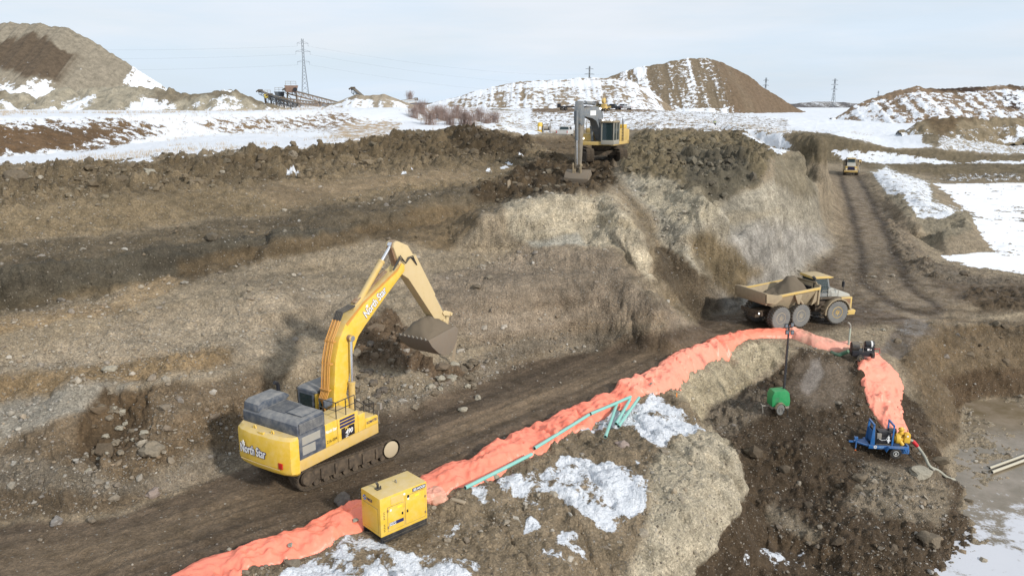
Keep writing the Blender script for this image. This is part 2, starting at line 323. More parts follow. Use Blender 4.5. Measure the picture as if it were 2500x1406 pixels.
paint(reg([(0,1200),(200,1210),(450,1190),(560,1150),(600,1120),(500,1100),(300,1180),(100,1130),(0,1110)], 16), (124,112,95), .4, .3, 1.0)
paint(reg([(860,800),(960,760),(1030,860),(1100,900),(1180,880),(1170,940),(1080,960),(1030,900),(900,900),(860,880)], 12), (100,82,62), .5, 1.0, .5)
paint(reg([(1190,870),(1450,790),(1650,770),(1690,785),(1450,850),(1240,905),(1090,970),(920,1020),(950,980),(1100,940)], 12), (122,110,93), .3, .35, 1.0)
# --- centre
paint(reg([(1130,660),(1290,610),(1480,610),(1600,730),(1690,790),(1450,800),(1200,850),(1060,780),(1050,680)], 20), (138,122,102), .4, .12, .9)
paint(reg([(1230,500),(1290,488),(1470,472),(1550,540),(1592,600),(1590,690),(1500,620),(1400,600),(1290,605),(1240,560)], 8), (166,153,129), .9, .25, .7)
paint(reg([(1290,590),(1420,575),(1440,605),(1300,610)], 6), (154,148,134), .4, .2, .8)
paint(reg([(1290,400),(1350,380),(1500,395),(1500,440),(1480,470),(1290,485),(1180,500),(1150,470)], 10), (76,62,43), .3, .9, .15)
paint(reg([(1290,340),(1400,330),(1540,340),(1500,400),(1400,400),(1330,370)], 10), (98,82,60), .3, .4, .2)
paint(reg([(1500,440),(1600,560),(1700,690),(1830,790),(1700,800),(1600,720),(1590,620),(1540,530)], 10), (122,108,86), .3, .3, .5)
paint(reg([(1510,430),(1640,440),(1740,500),(1900,430),(1990,450),(2010,560),(1960,650),(1850,740),(1740,770),(1640,640),(1600,540)], 14), (153,144,126), .8, .2, .6)
paint(reg([(1600,590),(1630,600),(1700,655),(1800,735),(1860,780),(1780,800),(1720,795),(1650,725),(1604,660)], 5), (84,72,55), .3, .3, .5)  # lower gully wall: its shade painted into the ground colour, over partly damp soil
paint(reg([(1560,430),(1700,450),(1760,500),(1740,540),(1640,540),(1570,480)], 10), (164,152,128), .9, .2, .6)
paint(reg([(1720,600),(1850,540),(2000,560),(2040,600),(1950,660),(1850,740),(1760,760)], 25), (146,140,131), .4, .2, .5)
paint(reg([(1660,580),(1720,560),(1790,600),(1850,660),(1800,740),(1740,700)], 16), (104,90,66), .4, .5, .4)
paint(reg([(1500,400),(1550,330),(1650,285),(1800,300),(1840,350),(1900,375),(1830,460),(1740,490),(1640,440),(1540,430)], 8), (108,96,72), .7, 1.0, .2, 0)
paint(reg([(1650,370),(1800,370),(1850,440),(1760,500),(1680,460)], 12), (90,83,68), .7, 1.1, .1, 0)
paint(reg([(1890,375),(1960,365),(1990,440),(1990,480),(1930,480),(1890,450)], 8), (120,110,90), 1.2, .3, .2, 0)
paint(reg([(1800,305),(1880,320),(1950,360),(1900,375),(1840,350)], 6), None, .3, .2, .1, .75)
# --- right
paint(reg([(1920,325),(2000,322),(2100,345),(2200,365),(2260,360),(2400,378),(BIG,390),(BIG,440),(2300,440),(2270,425),(2150,420),(2060,400),(1960,395)], 5), (104,92,70), .5, .4, .2, .1)
paint(reg([(2020,365),(2150,368),(2260,385),(2350,400),(2400,392),(BIG,398),(BIG,404),(2150,402),(2060,395)], 4), None, .3, .1, .1, .72)
paint(reg([(2250,290),(2330,285),(BIG,300),(BIG,325),(2400,320),(2330,330),(2290,360),(2250,350)], 6), (112,100,78), .5, .5, .2, .2)
paint(reg([(2290,330),(2400,330),(BIG,330),(BIG,385),(2400,375),(2290,365)], 6), None, .5, .5, .2, .56)
paint(reg([(2100,430),(2150,405),(2270,440),(2290,500),(2380,525),(2380,560),(2270,605),(2240,545),(2180,500),(2120,480)], 8), (128,118,98), .6, .5, .4, .1)
paint(reg([(2110,430),(2160,408),(2270,445),(2280,490),(2350,515),(2300,540),(2240,535),(2200,480),(2130,475)], 8), None, .5, .3, .1, .66)
paint(reg([(2270,440),(2300,425),(BIG,430),(BIG,452),(2330,445)], 4), (110,98,78), .5, .5, .2, .45)
paint(reg([(2040,430),(2110,430),(2130,480),(2210,560),(2260,640),(2420,680),(BIG,690),(BIG,740),(2400,740),(2200,770),(2100,800),(1850,800),(1690,800),(1900,740),(2000,650),(2070,590),(2060,500)], 14), (99,83,63), .1, .08, .3, None, .4)
paint(reg([(2150,500),(2210,560),(2260,640),(2420,680),(2500,690),(2400,700),(2240,680),(2180,600)], 12), (112,100,84), .3, .5, .4)
paint(reg([(2380,700),(BIG,690),(BIG,780),(2400,760),(2350,730)], 12), (80,66,48), .3, .7, .2)
# --- haul road along the foot
paint(reg([(-BIG,1380),(0,1290),(300,1250),(620,1130),(760,1040),(930,1015),(1240,905),(1690,788),(1900,745),(2300,745),(2300,790),(1900,800),(1750,835),(1540,950),(1050,1170),(870,1240),(560,1370),(300,1500),(-BIG,1900)], 10), (90,75,58), .08, .05, .3, 0, .5)
paint(reg([(0,1330),(300,1300),(600,1200),(900,1130),(1300,960),(1650,830),(1700,840),(1300,1010),(1000,1120),(600,1270),(200,1420),(0,1450)], 30), (112,94,72), .08, .05, .2)
HP = [(300,1700),(560,1370),(870,1235),(1050,1160),(1540,940),(1650,868),(1750,830),(1935,840),(1950,860),(1880,920),(1800,962),(1700,1012),(1768,1072),(1808,1125),(1821,1185),(1802,1252),(1752,1322),(1692,1408),(1600,1520),(1500,1700)]
hm = sstep(-3, 3, polydist(PX, PY, HP))
# --- foreground headland
paint(hm * reg([(560,1380),(870,1245),(1050,1180),(1540,950),(1650,870),(1760,835),(1900,800),(1960,840),(1830,930),(1700,1040),(1900,1200),(1800,BIG),(200,BIG)], 8), (126,110,87), .45, .22, .7, 0)
paint(hm * reg([(1600,1130),(1680,1050),(1900,1050),(1900,1180),(1900,1300),(1860,1420),(1740,1620),(1480,1480),(1560,1300)], 18), (166,154,131), .5, .2, .9, 0)
paint(reg([(1640,910),(1760,850),(1920,835),(1935,860),(1800,960),(1710,1030),(1660,980)], 8), (164,150,122), .7, .2, .8, 0)
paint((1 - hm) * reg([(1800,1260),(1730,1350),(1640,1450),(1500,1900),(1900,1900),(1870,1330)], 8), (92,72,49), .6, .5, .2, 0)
# snow patches of the headland
for pts, v in [([(1580,960),(1640,975),(1720,1050),(1660,1060),(1600,1110),(1560,1080),(1540,1010)], .66),
               ([(1560,975),(1600,1050),(1480,1060),(1420,1080),(1420,1040),(1500,1000)], .56),
               ([(1290,1170),(1370,1130),(1500,1140),(1590,1190),(1560,1250),(1480,1320),(1440,1280),(1390,1230),(1320,1220),(1270,1200)], .62),
               ([(1150,1190),(1300,1150),(1330,1190),(1260,1230),(1160,1240)], .55),([(1280,1270),(1320,1275),(1330,1300),(1290,1300)], .68),
               ([(1370,1290),(1400,1290),(1420,1340),(1450,1390),(1400,1370),(1350,1330)], .58),([(1080,1280),(1140,1270),(1130,1310),(1060,1310)], .56),
               ([(700,1390),(870,1300),(950,1320),(1000,1350),(1180,1360),(1220,1420),(900,1480),(650,1440)], .62),
               ([(920,1345),(1090,1350),(1110,1380),(940,1390)], .35),([(1380,1080),(1410,1090),(1400,1110),(1360,1110)], .6),
               ([(1310,1320),(1360,1350),(1400,1400),(1380,1406),(1320,1350)], .5),([(1540,1120),(1570,1130),(1570,1160),(1545,1160)], .58),
               ([(1640,875),(1680,865),(1670,885),(1630,895)], .5),([(1240,1185),(1300,1200),(1350,1250),(1330,1270),(1260,1220)], .5)]:
    m = reg(pts, 14); snow[:] = np.maximum(snow, m * (v + .03 + .24 * fbm2((X * .75 + Y * .45) * 1.1, (-X * .45 + Y * .75) * .4, 501, 3)))
# --- lower basin
paint((1 - hm) * reg([(1940,850),(2060,870),(2110,890),(2250,1000),(2320,1170),(2380,1290),(2340,1380),(2200,1480),(1600,1480),(1690,1300),(1700,1180),(1690,1060),(1760,980),(1860,930)], 10), (74,60,43), .5, .5, .6, 0, .2)
paint(reg([(1940,880),(2080,880),(2090,960),(1980,1000),(1920,960)], 16), (102,88,72), .15, .08, .4, 0, .5)
paint(reg([(2120,1130),(2260,1140),(2330,1230),(2290,1290),(2150,1270),(2060,1230)], 14), (120,107,88), .4, .5, .9)
paint(reg([(1880,1230),(2000,1290),(1990,1330),(1860,1270)], 12), (118,106,88), .4, .4, .9)
paint(reg([(1720,990),(1860,950),(1880,1000),(1780,1060),(1720,1040)], 12), (108,96,80), .5, .6, 1.0)
paint(reg([(2180,860),(2230,800),(2300,790),(BIG,800),(BIG,960),(2400,970),(2340,1000),(2330,1080),(2280,1100),(2230,960)], 10), (104,88,66), .8, .5, .5, 0)
paint(reg([(2180,800),(2260,790),(2280,815),(2200,860),(2140,870)], 10), (104,90,74), .05, .1, .2, 0, .9)
paint(reg([(2290,930),(2380,900),(BIG,910),(BIG,960),(2400,970),(2340,1000)], 10), (88,71,51), .6, .5, .4, 0)
paint(reg([(2185,795),(2215,780),(2265,785),(2262,818),(2215,822),(2190,815)], 5), (96,84,70), .02, .02, .05, 0, 1.3)
paint(reg([(2160,835),(2210,825),(2215,850),(2190,870),(2165,860)], 5), (96,84,70), .02, .02, .05, 0, 1.3)
paint(reg([(1975,885),(2000,880),(2005,920),(1960,960),(1945,950)], 6), (128,118,108), .02, .02, .05, 0, 1.3)
paint(reg([(1865,1320),(1910,1335),(1960,1350),(1990,1385),(1900,1400),(1840,1370)], 10), None, None, .3, .2, .47)
paint(reg([(1825,1300),(1850,1320),(1840,1370),(1800,1400),(1810,1350)], 8), None, None, .3, .2, .5)
# small snow scraps on the benches
for cx, cy, r in [(720,430,14),(730,425,10),(1225,410,12),(980,425,8),(1000,420,7),(1270,385,9),(1190,415,7),(1240,400,10)]:
    snow[:] = np.maximum(snow, .75 * sstep(r * 1.6, r * .3, np.hypot(QX - cx, (QY - cy) * 2)))
# fields beyond: the brown streaked bank on the left
paint(reg([(-BIG,300),(0,300),(250,285),(400,300),(410,330),(250,370),(0,380),(-BIG,390)], 12), (104,82,56), .4, .3, .1, .50)
paint(reg([(0,318),(150,322),(300,320),(130,368),(-300,385),(-BIG,380)], 10), (98,76,52), .4, .3, .1, .3)
paint(reg([(430,300),(560,285),(700,285),(820,270),(900,290),(820,330),(700,320),(560,330)], 14), (120,98,70), .4, .3, .1, .55)
paint(reg([(800,330),(850,300),(950,290),(990,300),(960,330),(860,345)], 10), (168,148,122), .3, .1, .1, .5)
paint(reg([(1000,255),(1120,262),(1280,262),(1290,330),(1000,300)], 10), (140,124,100), .3, .1, .1, .62)
paint(reg([(1290,262),(1700,262),(1930,290),(1930,330),(1540,320),(1290,320)], 10), (120,105,84), .4, .3, .1, .60)
paint(reg([(1300,262),(1560,262),(1600,272),(1300,275)], 6), (104,84,62), .1, .1, .1, .3)

stk = fbm2((PX * .8 - PY * .62) / 16, (PX * .62 + PY * .8) / 150, 171, 4) * reg([(1280,480),(1500,440),(1750,480),(2000,440),(2040,560),(1960,670),(1830,760),(1700,800),(1450,800),(1250,700)], 30)
col *= (1 + .30 * stk)[:, None]
# smooth masks for the haul road and ramp tracks
road_c = [W(*q) for q in [(-200,1420,0),(200,1370,0),(620,1230,0),(1000,1100,0),(1300,980,0),(1650,830,0),(1900,770,0),(2200,740,0),(2500,715,0)]]
d1, s1, a1 = linedist(X, Y, road_c)
st = fbm2(a1 * .12, d1 * s1 * 2.2, 31, 4)
ramp = [W(*q) for q in [(2230,735,0),(2160,690,0),(2150,640,0),(2125,560,.3),(2095,480,.7),(2075,435,1.0),(2065,422,1.0)]]
d2, s2, a2 = linedist(X, Y, ramp)
roadmask = (1 - sstep(3.2, 4.6, d1)) * (Y < 75)
col *= (1 + .48 * st * roadmask)[:, None]
rampm = 1 - sstep(3.8, 5.0, d2)
bands = np.exp(-((d2 - 1.75 + .2 * fbm2(a2 * .15, a2 * 0, 9, 2)) / .62) ** 2)
col[:] = col * (1 - (rampm * .75)[:, None]) + (lin(128, 112, 90) * (1 - bands[:, None]) + lin(64, 53, 40) * bands[:, None]) * (rampm * .75)[:, None]
snow *= 1 - rampm
curve = [W(*q) for q in [(2150,640,0),(2120,670,0),(2110,710,0),(2160,740,0),(2300,750,0),(2500,745,0)]]
for off, cc in ((0, curve), (0, [W(*q) for q in [(2190,640,0),(2260,690,0),(2400,705,0),(2600,705,0)]]), (0, [W(*q) for q in [(2120,720,0),(2000,790,0),(1800,815,0)]])):
    d3, _, _ = linedist(X, Y, cc)
    b3 = np.exp(-((d3 - .9) / .4) ** 2) * .55
    col[:] = col * (1 - b3[:, None]) + lin(78, 64, 47) * b3[:, None]
# ---- relief
steep = np.hypot(np.gradient(Z.reshape(NR, NC), axis=0) / np.gradient(ys)[:, None], 0).ravel()
near = np.clip(60 / np.maximum(Y, 10), 0, 1)
KEEP = [(-8.5, 34.2, 4.2), (22.0, 59.2, 5.6), (10.2, 86.5, 4.0), (16.0, 45.4, 1.5), (22.6, 44.6, 2.2), (-4.9, 28.9, 1.7), (72, 180, 6), (24.2, 53.6, 1.4), (10.1, 154, 4), (6.0, 76.5, 2.6), (6.0, 73.5, 2.2)]
keep = np.ones(len(X))
for kx, ky, kr in KEEP: keep *= sstep(kr * .75, kr * 1.35, np.hypot(X - kx, Y - ky))
rub_k = rub * (0.25 + 0.75 * keep); amp_k = amp * (0.1 + .9 * keep)
big = fbm3(X * .22, Y * .22, Z * .35, 3, 3); mid = fbm3(X * .9, Y * .9, Z * 1.1, 11, 3); fin = fbm2(X * 3.2, Y * 3.2, 23, 2)
c1, r1 = clods(X / 1.5, Y / 1.5, 70, .55); c2, r2 = clods(X / .62, Y / .62, 80, .7); c3, r3 = clods(X / .28, Y / .28, 90, .6)
disp = amp_k * (.55 * big + .34 * mid) + .07 * fin * (.3 + amp_k)
rubble = rub_k * (c1 * .95 * (fbm2(X * .15, Y * .15, 44, 2) > -.15) + c2 * .52 + c3 * .24)
rubble += (c3 * .12 + c2 * .07) * peb * keep * (1 - .8 * roadmask)
ridge = 1 - np.abs(fbm3(X * .5, Y * .5, Z * .9, 61, 3)) * 2
cliffy = sstep(.7, 1.6, steep)
flut = (1 - 2 * np.abs(vnoise2(X * .75 + .2 * mid, Y * .75, 161))) ** 2 + .5 * (1 - 2 * np.abs(vnoise2(X * 1.7, Y * 1.7, 162))) ** 2
benchm = (X / Y < .25) * sstep(28, 36, Y) * sstep(72, 62, Y) * (1 - roadmask) * keep
disp += benchm * (.55 * fbm2(X * .05, Z * 1.0 + .03 * X, 191, 3) + .16 * fbm2(X * .15, Z * 3.2, 193, 2))
ru = X * .8 + Y * .45; rv = -X * .45 + Y * .8
disp += hm * (Y < 60) * (.20 * (1 - 2 * np.abs(vnoise2(ru * 1.0 + .4 * mid, rv * .35, 181))) ** 2 - .22 * np.clip(1 - np.abs(vnoise2(ru * .8 + .3 * mid, rv * .22, 185)) * 14, 0, 1) + .10 * fbm3(X * 2.4, Y * 2.4, Z * 2.4, 183, 3)) * keep
disp += cliffy * (.12 * flut + .34 * ridge + .14 * fbm3(X * 5, Y * 5, Z * 5, 68, 2) - .2 + .16 * fbm3(X * 2.2, Y * 2.2, Z * 2.2, 66, 2))
# ruts on the road
disp += roadmask * keep * .10 * fbm2(a1 * .2, d1 * s1 * 2.6, 33, 3) - rampm * bands * .07
fade = 1 + np.clip((Y - 160) / 200, 0, 3)
disp = disp * fade * (1 - sstep(900, 2500, Y)); disp *= np.where(snow > .8, .55, 1)
G = np.stack([X, Y, Z], 1).reshape(NR, NC, 3)
du = np.gradient(G, axis=1); dv = np.gradient(G, axis=0); N = np.cross(du, dv); N /= np.linalg.norm(N, axis=2, keepdims=True) + 1e-9
N = N.reshape(-1, 3)
tot = disp + rubble
V = np.stack([X, Y, Z], 1) + N * tot[:, None]
V[:, 2] = np.where((Y > 250), Z + tot, V[:, 2])
# keep water levels below the shores
ZG = V[:, 2].reshape(NR, NC)
def HH(x, y):
    t = x / y; u = (t + .86) / 1.72 * (NC - 1); i = int(min(max(u, 0), NC - 2)); u -= i
    j = int(np.searchsorted(ys, y)) - 1; j = min(max(j, 0), NR - 2); v = (y - ys[j]) / (ys[j + 1] - ys[j])
    return float((ZG[j, i] * (1 - u) + ZG[j, i + 1] * u) * (1 - v) + (ZG[j + 1, i] * (1 - u) + ZG[j + 1, i + 1] * u) * v)
# lump colour variation
lum = 1 + rub * (.35 * (r1 - .5) * (c1 > .05) + .3 * (r2 - .5) * (c2 > .03)) + .10 * fbm2(X * .25, Y * .25, 99, 3)
moist = sstep(.05, .5, fbm2(X * .18 + 5, Y * .3, 120, 4)) * .22 * (1 - snow)
lum *= 1 - moist
col *= np.clip(lum, .4, 1.8)[:, None]
# strata on steep faces follow height
strat = fbm2(V[:, 2] * 1.8 + .3 * fbm2(X * .2, Y * .2, 140, 2), X * .02, 141, 3)
col *= (1 + .35 * strat * sstep(.25, 1.0, steep) * (Y < 110))[:, None]
ochre = sstep(.1, .5, fbm2(X * .12, Z * .9, 150, 3)) * sstep(.2, .5, steep) * .22 * (Y < 75)
col *= (1 + ochre[:, None] * np.array([.12, -.05, -.35]))

# ------------------------------------------------------------------ small material kit
def newmat(name):
    m = bpy.data.materials.new(name); m.use_nodes = True; t = m.node_tree
    b = t.nodes['Principled BSDF']; return m, t, b
def nd(t, ty, ins=None, **k):
    n = t.nodes.new(ty)
    for a, v in k.items(): setattr(n, a, v)
    if ins:
        for a, v in ins.items():
            if hasattr(v, 'is_output') or isinstance(v, bpy.types.NodeSocket): t.links.new(v, n.inputs[a])
            else: n.inputs[a].default_value = v
    return n
def mixc(t, f, a, b, blend='MIX'):
    n = t.nodes.new('ShaderNodeMix'); n.data_type = 'RGBA'; n.blend_type = blend
    for i, v in ((0, f), (6, a), (7, b)):
        if isinstance(v, bpy.types.NodeSocket): t.links.new(v, n.inputs[i])
        else: n.inputs[i].default_value = v if i == 0 else (tuple(v) + (1,) if len(v) == 3 else v)
    return n.outputs[2]
def math_(t, op, a, b=0.0, c=0.0, clamp=False):
    n = t.nodes.new('ShaderNodeMath'); n.operation = op; n.use_clamp = clamp
    for i, v in enumerate((a, b, c)):
        if isinstance(v, bpy.types.NodeSocket): t.links.new(v, n.inputs[i])
        else: n.inputs[i].default_value = v
    return n.outputs[0]
def mrange(t, v, a, b, c, d, smooth=False):
    n = t.nodes.new('ShaderNodeMapRange'); t.links.new(v, n.inputs[0])
    if smooth: n.interpolation_type = 'SMOOTHSTEP'
    for i, q in zip((1, 2, 3, 4), (a, b, c, d)): n.inputs[i].default_value = q
    return n.outputs[0]

def ground_material(name='pit_soil', k=1.0):
    m, t, b = newmat(name)
    P = nd(t, 'ShaderNodeVectorMath', {0: nd(t, 'ShaderNodeTexCoord').outputs['Object'], 3: k}, operation='SCALE').outputs[0]
    at = lambda n: nd(t, 'ShaderNodeAttribute', attribute_name=n)
    base = at('col').outputs['Color']; msk = at('masks').outputs['Vector']
    sep = nd(t, 'ShaderNodeSeparateXYZ', {0: msk}); pebm, snw, wt = sep.outputs
    n1 = nd(t, 'ShaderNodeTexNoise', {'Vector': P, 'Scale': 1.1, 'Detail': 8.0, 'Roughness': .68}).outputs[0]
    n2 = nd(t, 'ShaderNodeTexNoise', {'Vector': P, 'Scale': 9.0, 'Detail': 5.0, 'Roughness': .7}).outputs[0]
    c = mixc(t, 1.0, base, nd(t, 'ShaderNodeCombineColor', {0: mrange(t, n1, .28, .72, .60, 1.32), 1: mrange(t, n1, .28, .72, .60, 1.30), 2: mrange(t, n1, .28, .72, .58, 1.28)}).outputs[0], 'MULTIPLY')
    g2 = mrange(t, n2, .3, .7, .72, 1.28)
    c = mixc(t, 1.0, c, nd(t, 'ShaderNodeCombineColor', {0: g2, 1: g2, 2: g2}).outputs[0], 'MULTIPLY')
    bump_in = math_(t, 'ADD', math_(t, 'MULTIPLY', n2, .08), math_(t, 'MULTIPLY', n1, .22))
    # gravel: every grain has its own tone
    for sc, am in ((6.5, .34), (15.0, .44)):
        v = nd(t, 'ShaderNodeTexVoronoi', {'Vector': P, 'Scale': sc, 'Randomness': 1.0})
        g = nd(t, 'ShaderNodeSeparateColor', {0: v.outputs['Color']}).outputs[0]
        tone = math_(t, 'ADD', 1 - am * .5, math_(t, 'MULTIPLY', g, am))
        f = math_(t, 'MULTIPLY', mrange(t, pebm, .1, .9, .25, 1.0), math_(t, 'SUBTRACT', 1, mrange(t, v.outputs['Distance'], .3, .75, 0, .55)))
        sh = mixc(t, mrange(t, pebm, 0, .6, .35, 1.0), (1, 1, 1), nd(t, 'ShaderNodeCombineColor', {0: tone, 1: tone, 2: tone}).outputs[0])
        c = mixc(t, 1.0, c, sh, 'MULTIPLY')
        bump_in = math_(t, 'ADD', bump_in, math_(t, 'MULTIPLY', math_(t, 'MULTIPLY', f, g), .85 / sc))
    for sc, thr, k in ((5.0, .26, .40), (11.0, .30, .55)):
        v = nd(t, 'ShaderNodeTexVoronoi', {'Vector': P, 'Scale': sc, 'Randomness': 1.0})
        rnd = nd(t, 'ShaderNodeSeparateColor', {0: v.outputs['Color']})
        lim = math_(t, 'MULTIPLY', math_(t, 'ADD', rnd.outputs[1], .25), thr)
        on = math_(t, 'MULTIPLY', math_(t, 'LESS_THAN', v.outputs['Distance'], lim), math_(t, 'LESS_THAN', rnd.outputs[0], math_(t, 'MULTIPLY', pebm, k)))
        tone = mixc(t, rnd.outputs[2], (.13, .105, .08), (.33, .295, .245))
        c = mixc(t, on, c, tone)
        bump_in = math_(t, 'ADD', bump_in, math_(t, 'MULTIPLY', on, .12 / sc * 2))
    # snow lies where its mask and the noise say so
    ns = nd(t, 'ShaderNodeTexNoise', {'Vector': P, 'Scale': .75, 'Detail': 9.0, 'Roughness': .66}).outputs[0]
    ns2 = nd(t, 'ShaderNodeTexNoise', {'Vector': P, 'Scale': 5.0, 'Detail': 6.0, 'Roughness': .7}).outputs[0]
    sv = math_(t, 'ADD', snw, math_(t, 'ADD', math_(t, 'MULTIPLY', math_(t, 'SUBTRACT', ns, .5), 1.5), math_(t, 'MULTIPLY', math_(t, 'SUBTRACT', ns2, .5), .55)))
    sf = mrange(t, sv, .50, .60, 0, 1, True)
    c = mixc(t, sf, c, (.68, .70, .735))
    t.links.new(c, b.inputs['Base Color'])
    r = math_(t, 'SUBTRACT', .96, math_(t, 'MULTIPLY', wt, math_(t, 'MULTIPLY', mrange(t, n1, .44, .52, 0, 1), .86)))
    t.links.new(r, b.inputs['Roughness']); b.inputs['Specular IOR Level'].default_value = .25
    bp = nd(t, 'ShaderNodeBump', {'Height': math_(t, 'ADD', bump_in, math_(t, 'MULTIPLY', sf, .03)), 'Strength': .9, 'Distance': 1.0})
    t.links.new(bp.outputs[0], b.inputs['Normal'])
    return m
M_GROUND = ground_material()

# split the sheet into named pieces of the setting; faces are shared out by region, vertices stay where they are
IDX = np.arange(NR * NC).reshape(NR, NC)
Q = np.stack([IDX[:-1, :-1], IDX[:-1, 1:], IDX[1:, 1:], IDX[1:, :-1]], -1).reshape(-1, 4)
fx, fy = PX[Q[:, 0]], PY[Q[:, 0]]; wxq, wyq = X[Q[:, 0]], Y[Q[:, 0]]
roadf = (polydist(fx, fy, [(-BIG,1380),(0,1290),(300,1250),(620,1130),(760,1040),(930,1015),(1240,905),(1690,788),(1960,655),(2040,600),(2065,550),(2045,480),(2025,440),(2050,400),(2150,402),(BIG,405),(BIG,420),(2150,418),(2105,436),(2130,480),(2200,560),(2250,640),(2330,668),(2420,690),(BIG,700),(BIG,730),(2200,765),(1900,795),(1750,830),(1540,940),(1050,1160),(870,1235),(560,1370),(300,1500),(-BIG,1900)]) > 0) & (wyq < 260)
snowf = (snow[Q[:, 0]] > .45) & (wyq > 68) & (wyq < 420)
farf = (wyq >= 420)
headf = (polydist(fx, fy, [(300,1600),(560,1370),(870,1235),(1050,1160),(1540,940),(1650,868),(1750,830),(1935,845),(1960,870),(1830,960),(1705,1040),(1850,1190),(1830,1300),(1740,BIG),(300,BIG)]) > 0) & (wyq < 60)
lowf = (polydist(fx, fy, [(1935,845),(2200,765),(BIG,730),(BIG,BIG),(1700,BIG),(1740,1600),(1830,1300),(1850,1190),(1705,1040),(1830,960),(1960,870)]) > 0) & (wyq < 75)
def sheet(name, mask, mat):
    q = Q[mask]; used, inv = np.unique(q, return_inverse=True); inv = inv.reshape(-1, 4)
    me = bpy.data.meshes.new(name); me.vertices.add(len(used)); me.loops.add(inv.size); me.polygons.add(len(inv))
    me.vertices.foreach_set('co', V[used].astype(np.float32).ravel()); me.loops.foreach_set('vertex_index', inv.ravel().astype(np.int32))
    me.polygons.foreach_set('loop_start', np.arange(0, inv.size, 4, dtype=np.int32)); me.update(calc_edges=True)
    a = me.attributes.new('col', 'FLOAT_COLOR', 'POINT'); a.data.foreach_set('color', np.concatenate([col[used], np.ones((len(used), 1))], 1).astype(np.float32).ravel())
    a = me.attributes.new('masks', 'FLOAT_VECTOR', 'POINT'); a.data.foreach_set('vector', np.stack([peb[used], snow[used], wet[used]], 1).astype(np.float32).ravel())
    me.polygons.foreach_set('use_smooth', np.ones(len(inv), bool))
    me.materials.append(mat); o = bpy.data.objects.new(name, me); scene.collection.objects.link(o); o['kind'] = 'structure'
    return o
taken = np.zeros(len(Q), bool)
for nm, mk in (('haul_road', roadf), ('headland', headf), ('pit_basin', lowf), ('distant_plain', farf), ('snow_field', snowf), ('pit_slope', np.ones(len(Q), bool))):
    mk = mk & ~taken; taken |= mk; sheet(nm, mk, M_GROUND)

# ------------------------------------------------------------------ building kit for things
def paint_mat(name, rgb, dust=.35, mud=.15, rough=.5, dustc=(.30,.25,.18), metal=0.0, sc=3.0, spec=.4):
    """painted or bare surface with dust settled on what faces up, and splashes of mud"""
    m, t, b = newmat(name)
    P = nd(t, 'ShaderNodeTexCoord').outputs['Object']
    n1 = nd(t, 'ShaderNodeTexNoise', {'Vector': P, 'Scale': sc, 'Detail': 7.0, 'Roughness': .68}).outputs[0]
    n2 = nd(t, 'ShaderNodeTexNoise', {'Vector': P, 'Scale': sc * 7, 'Detail': 4.0, 'Roughness': .7}).outputs[0]
    nz = nd(t, 'ShaderNodeSeparateXYZ', {0: nd(t, 'ShaderNodeNewGeometry').outputs['Normal']}).outputs[2]
    up = mrange(t, nz, .35, .9, 0, dust)
    f = math_(t, 'ADD', up, mrange(t, n1, .42, .72, 0, mud * 1.5), clamp=True)
    f = math_(t, 'ADD', f, mrange(t, n2, .62, .75, 0, mud), clamp=True)
    c = mixc(t, f, rgb, dustc)
    v = mrange(t, n1, .3, .7, .88, 1.1)
    c = mixc(t, 1.0, c, nd(t, 'ShaderNodeCombineColor', {0: v, 1: v, 2: v}).outputs[0], 'MULTIPLY')
    t.links.new(c, b.inputs['Base Color'])
    t.links.new(mrange(t, f, 0, 1, rough, .95), b.inputs['Roughness']); b.inputs['Metallic'].default_value = metal
    b.inputs['Specular IOR Level'].default_value = spec
    bp = nd(t, 'ShaderNodeBump', {'Height': math_(t, 'MULTIPLY', n2, mud * .05), 'Strength': .6}); t.links.new(bp.outputs[0], b.inputs['Normal'])
    return m
YEL = paint_mat('yellow_paint', (.74, .48, .05), .75, .30, .42, dustc=(.55, .42, .21))
YELD = paint_mat('dusty_yellow_paint', (.60, .41, .12), .8, .4, .6, dustc=(.42, .33, .20))
ARMT = paint_mat('faded_arm_paint', (.60, .46, .24), .4, .3, .6, dustc=(.42, .34, .22))
SLATE = paint_mat('slate_paint', (.065, .080, .105), .42, .30, .55, dustc=(.30, .28, .25))
MUDM = paint_mat('muddy_steel', (.065, .050, .036), .5, .7, .85, dustc=(.135, .10, .066), sc=4)
STEEL = paint_mat('worn_steel', (.27, .25, .22), .3, .4, .55, metal=.2)
CHROME = paint_mat('cylinder_rod', (.75, .75, .76), 0, .03, .18, metal=.9)
BLACK = paint_mat('black_rubber', (.018, .018, .020), .35, .12, .6)
BLK2 = paint_mat('black_paint', (.014, .015, .02), .10, .05, .4)
TYRE = paint_mat('dusty_tyre', (.16, .158, .15), .3, .35, .85, dustc=(.21, .19, .16))
TREAD = paint_mat('muddy_tread', (.075, .062, .048), .3, .5, .9, dustc=(.15, .115, .08))
ORNG = paint_mat('orange_hydraulic_line', (.58, .27, .05), .2, .2, .5)
BLUE = paint_mat('blue_paint', (.022, .13, .36), .2, .12, .35)
GREEN = paint_mat('green_plastic', (.02, .25, .08), .15, .08, .4, dustc=(.2, .3, .15))
TAN = paint_mat('dusty_truck_paint', (.36, .285, .18), .5, .7, .8, dustc=(.24, .19, .13))
TANIN = paint_mat('scoured_bed_plate', (.40, .35, .26), .3, .4, .7)
RUST = paint_mat('rusty_plate', (.23, .13, .07), .3, .5, .8)
HUBY = paint_mat('yellow_hub', (.70, .42, .04), .1, .08, .45)
HUBT = paint_mat('tan_hub', (.46, .38, .25), .3, .3, .7)
WHITE = paint_mat('white_paint', (.78, .78, .76), .15, .1, .45)
REDM = paint_mat('red_paint', (.55, .02, .03), .1, .1, .4)
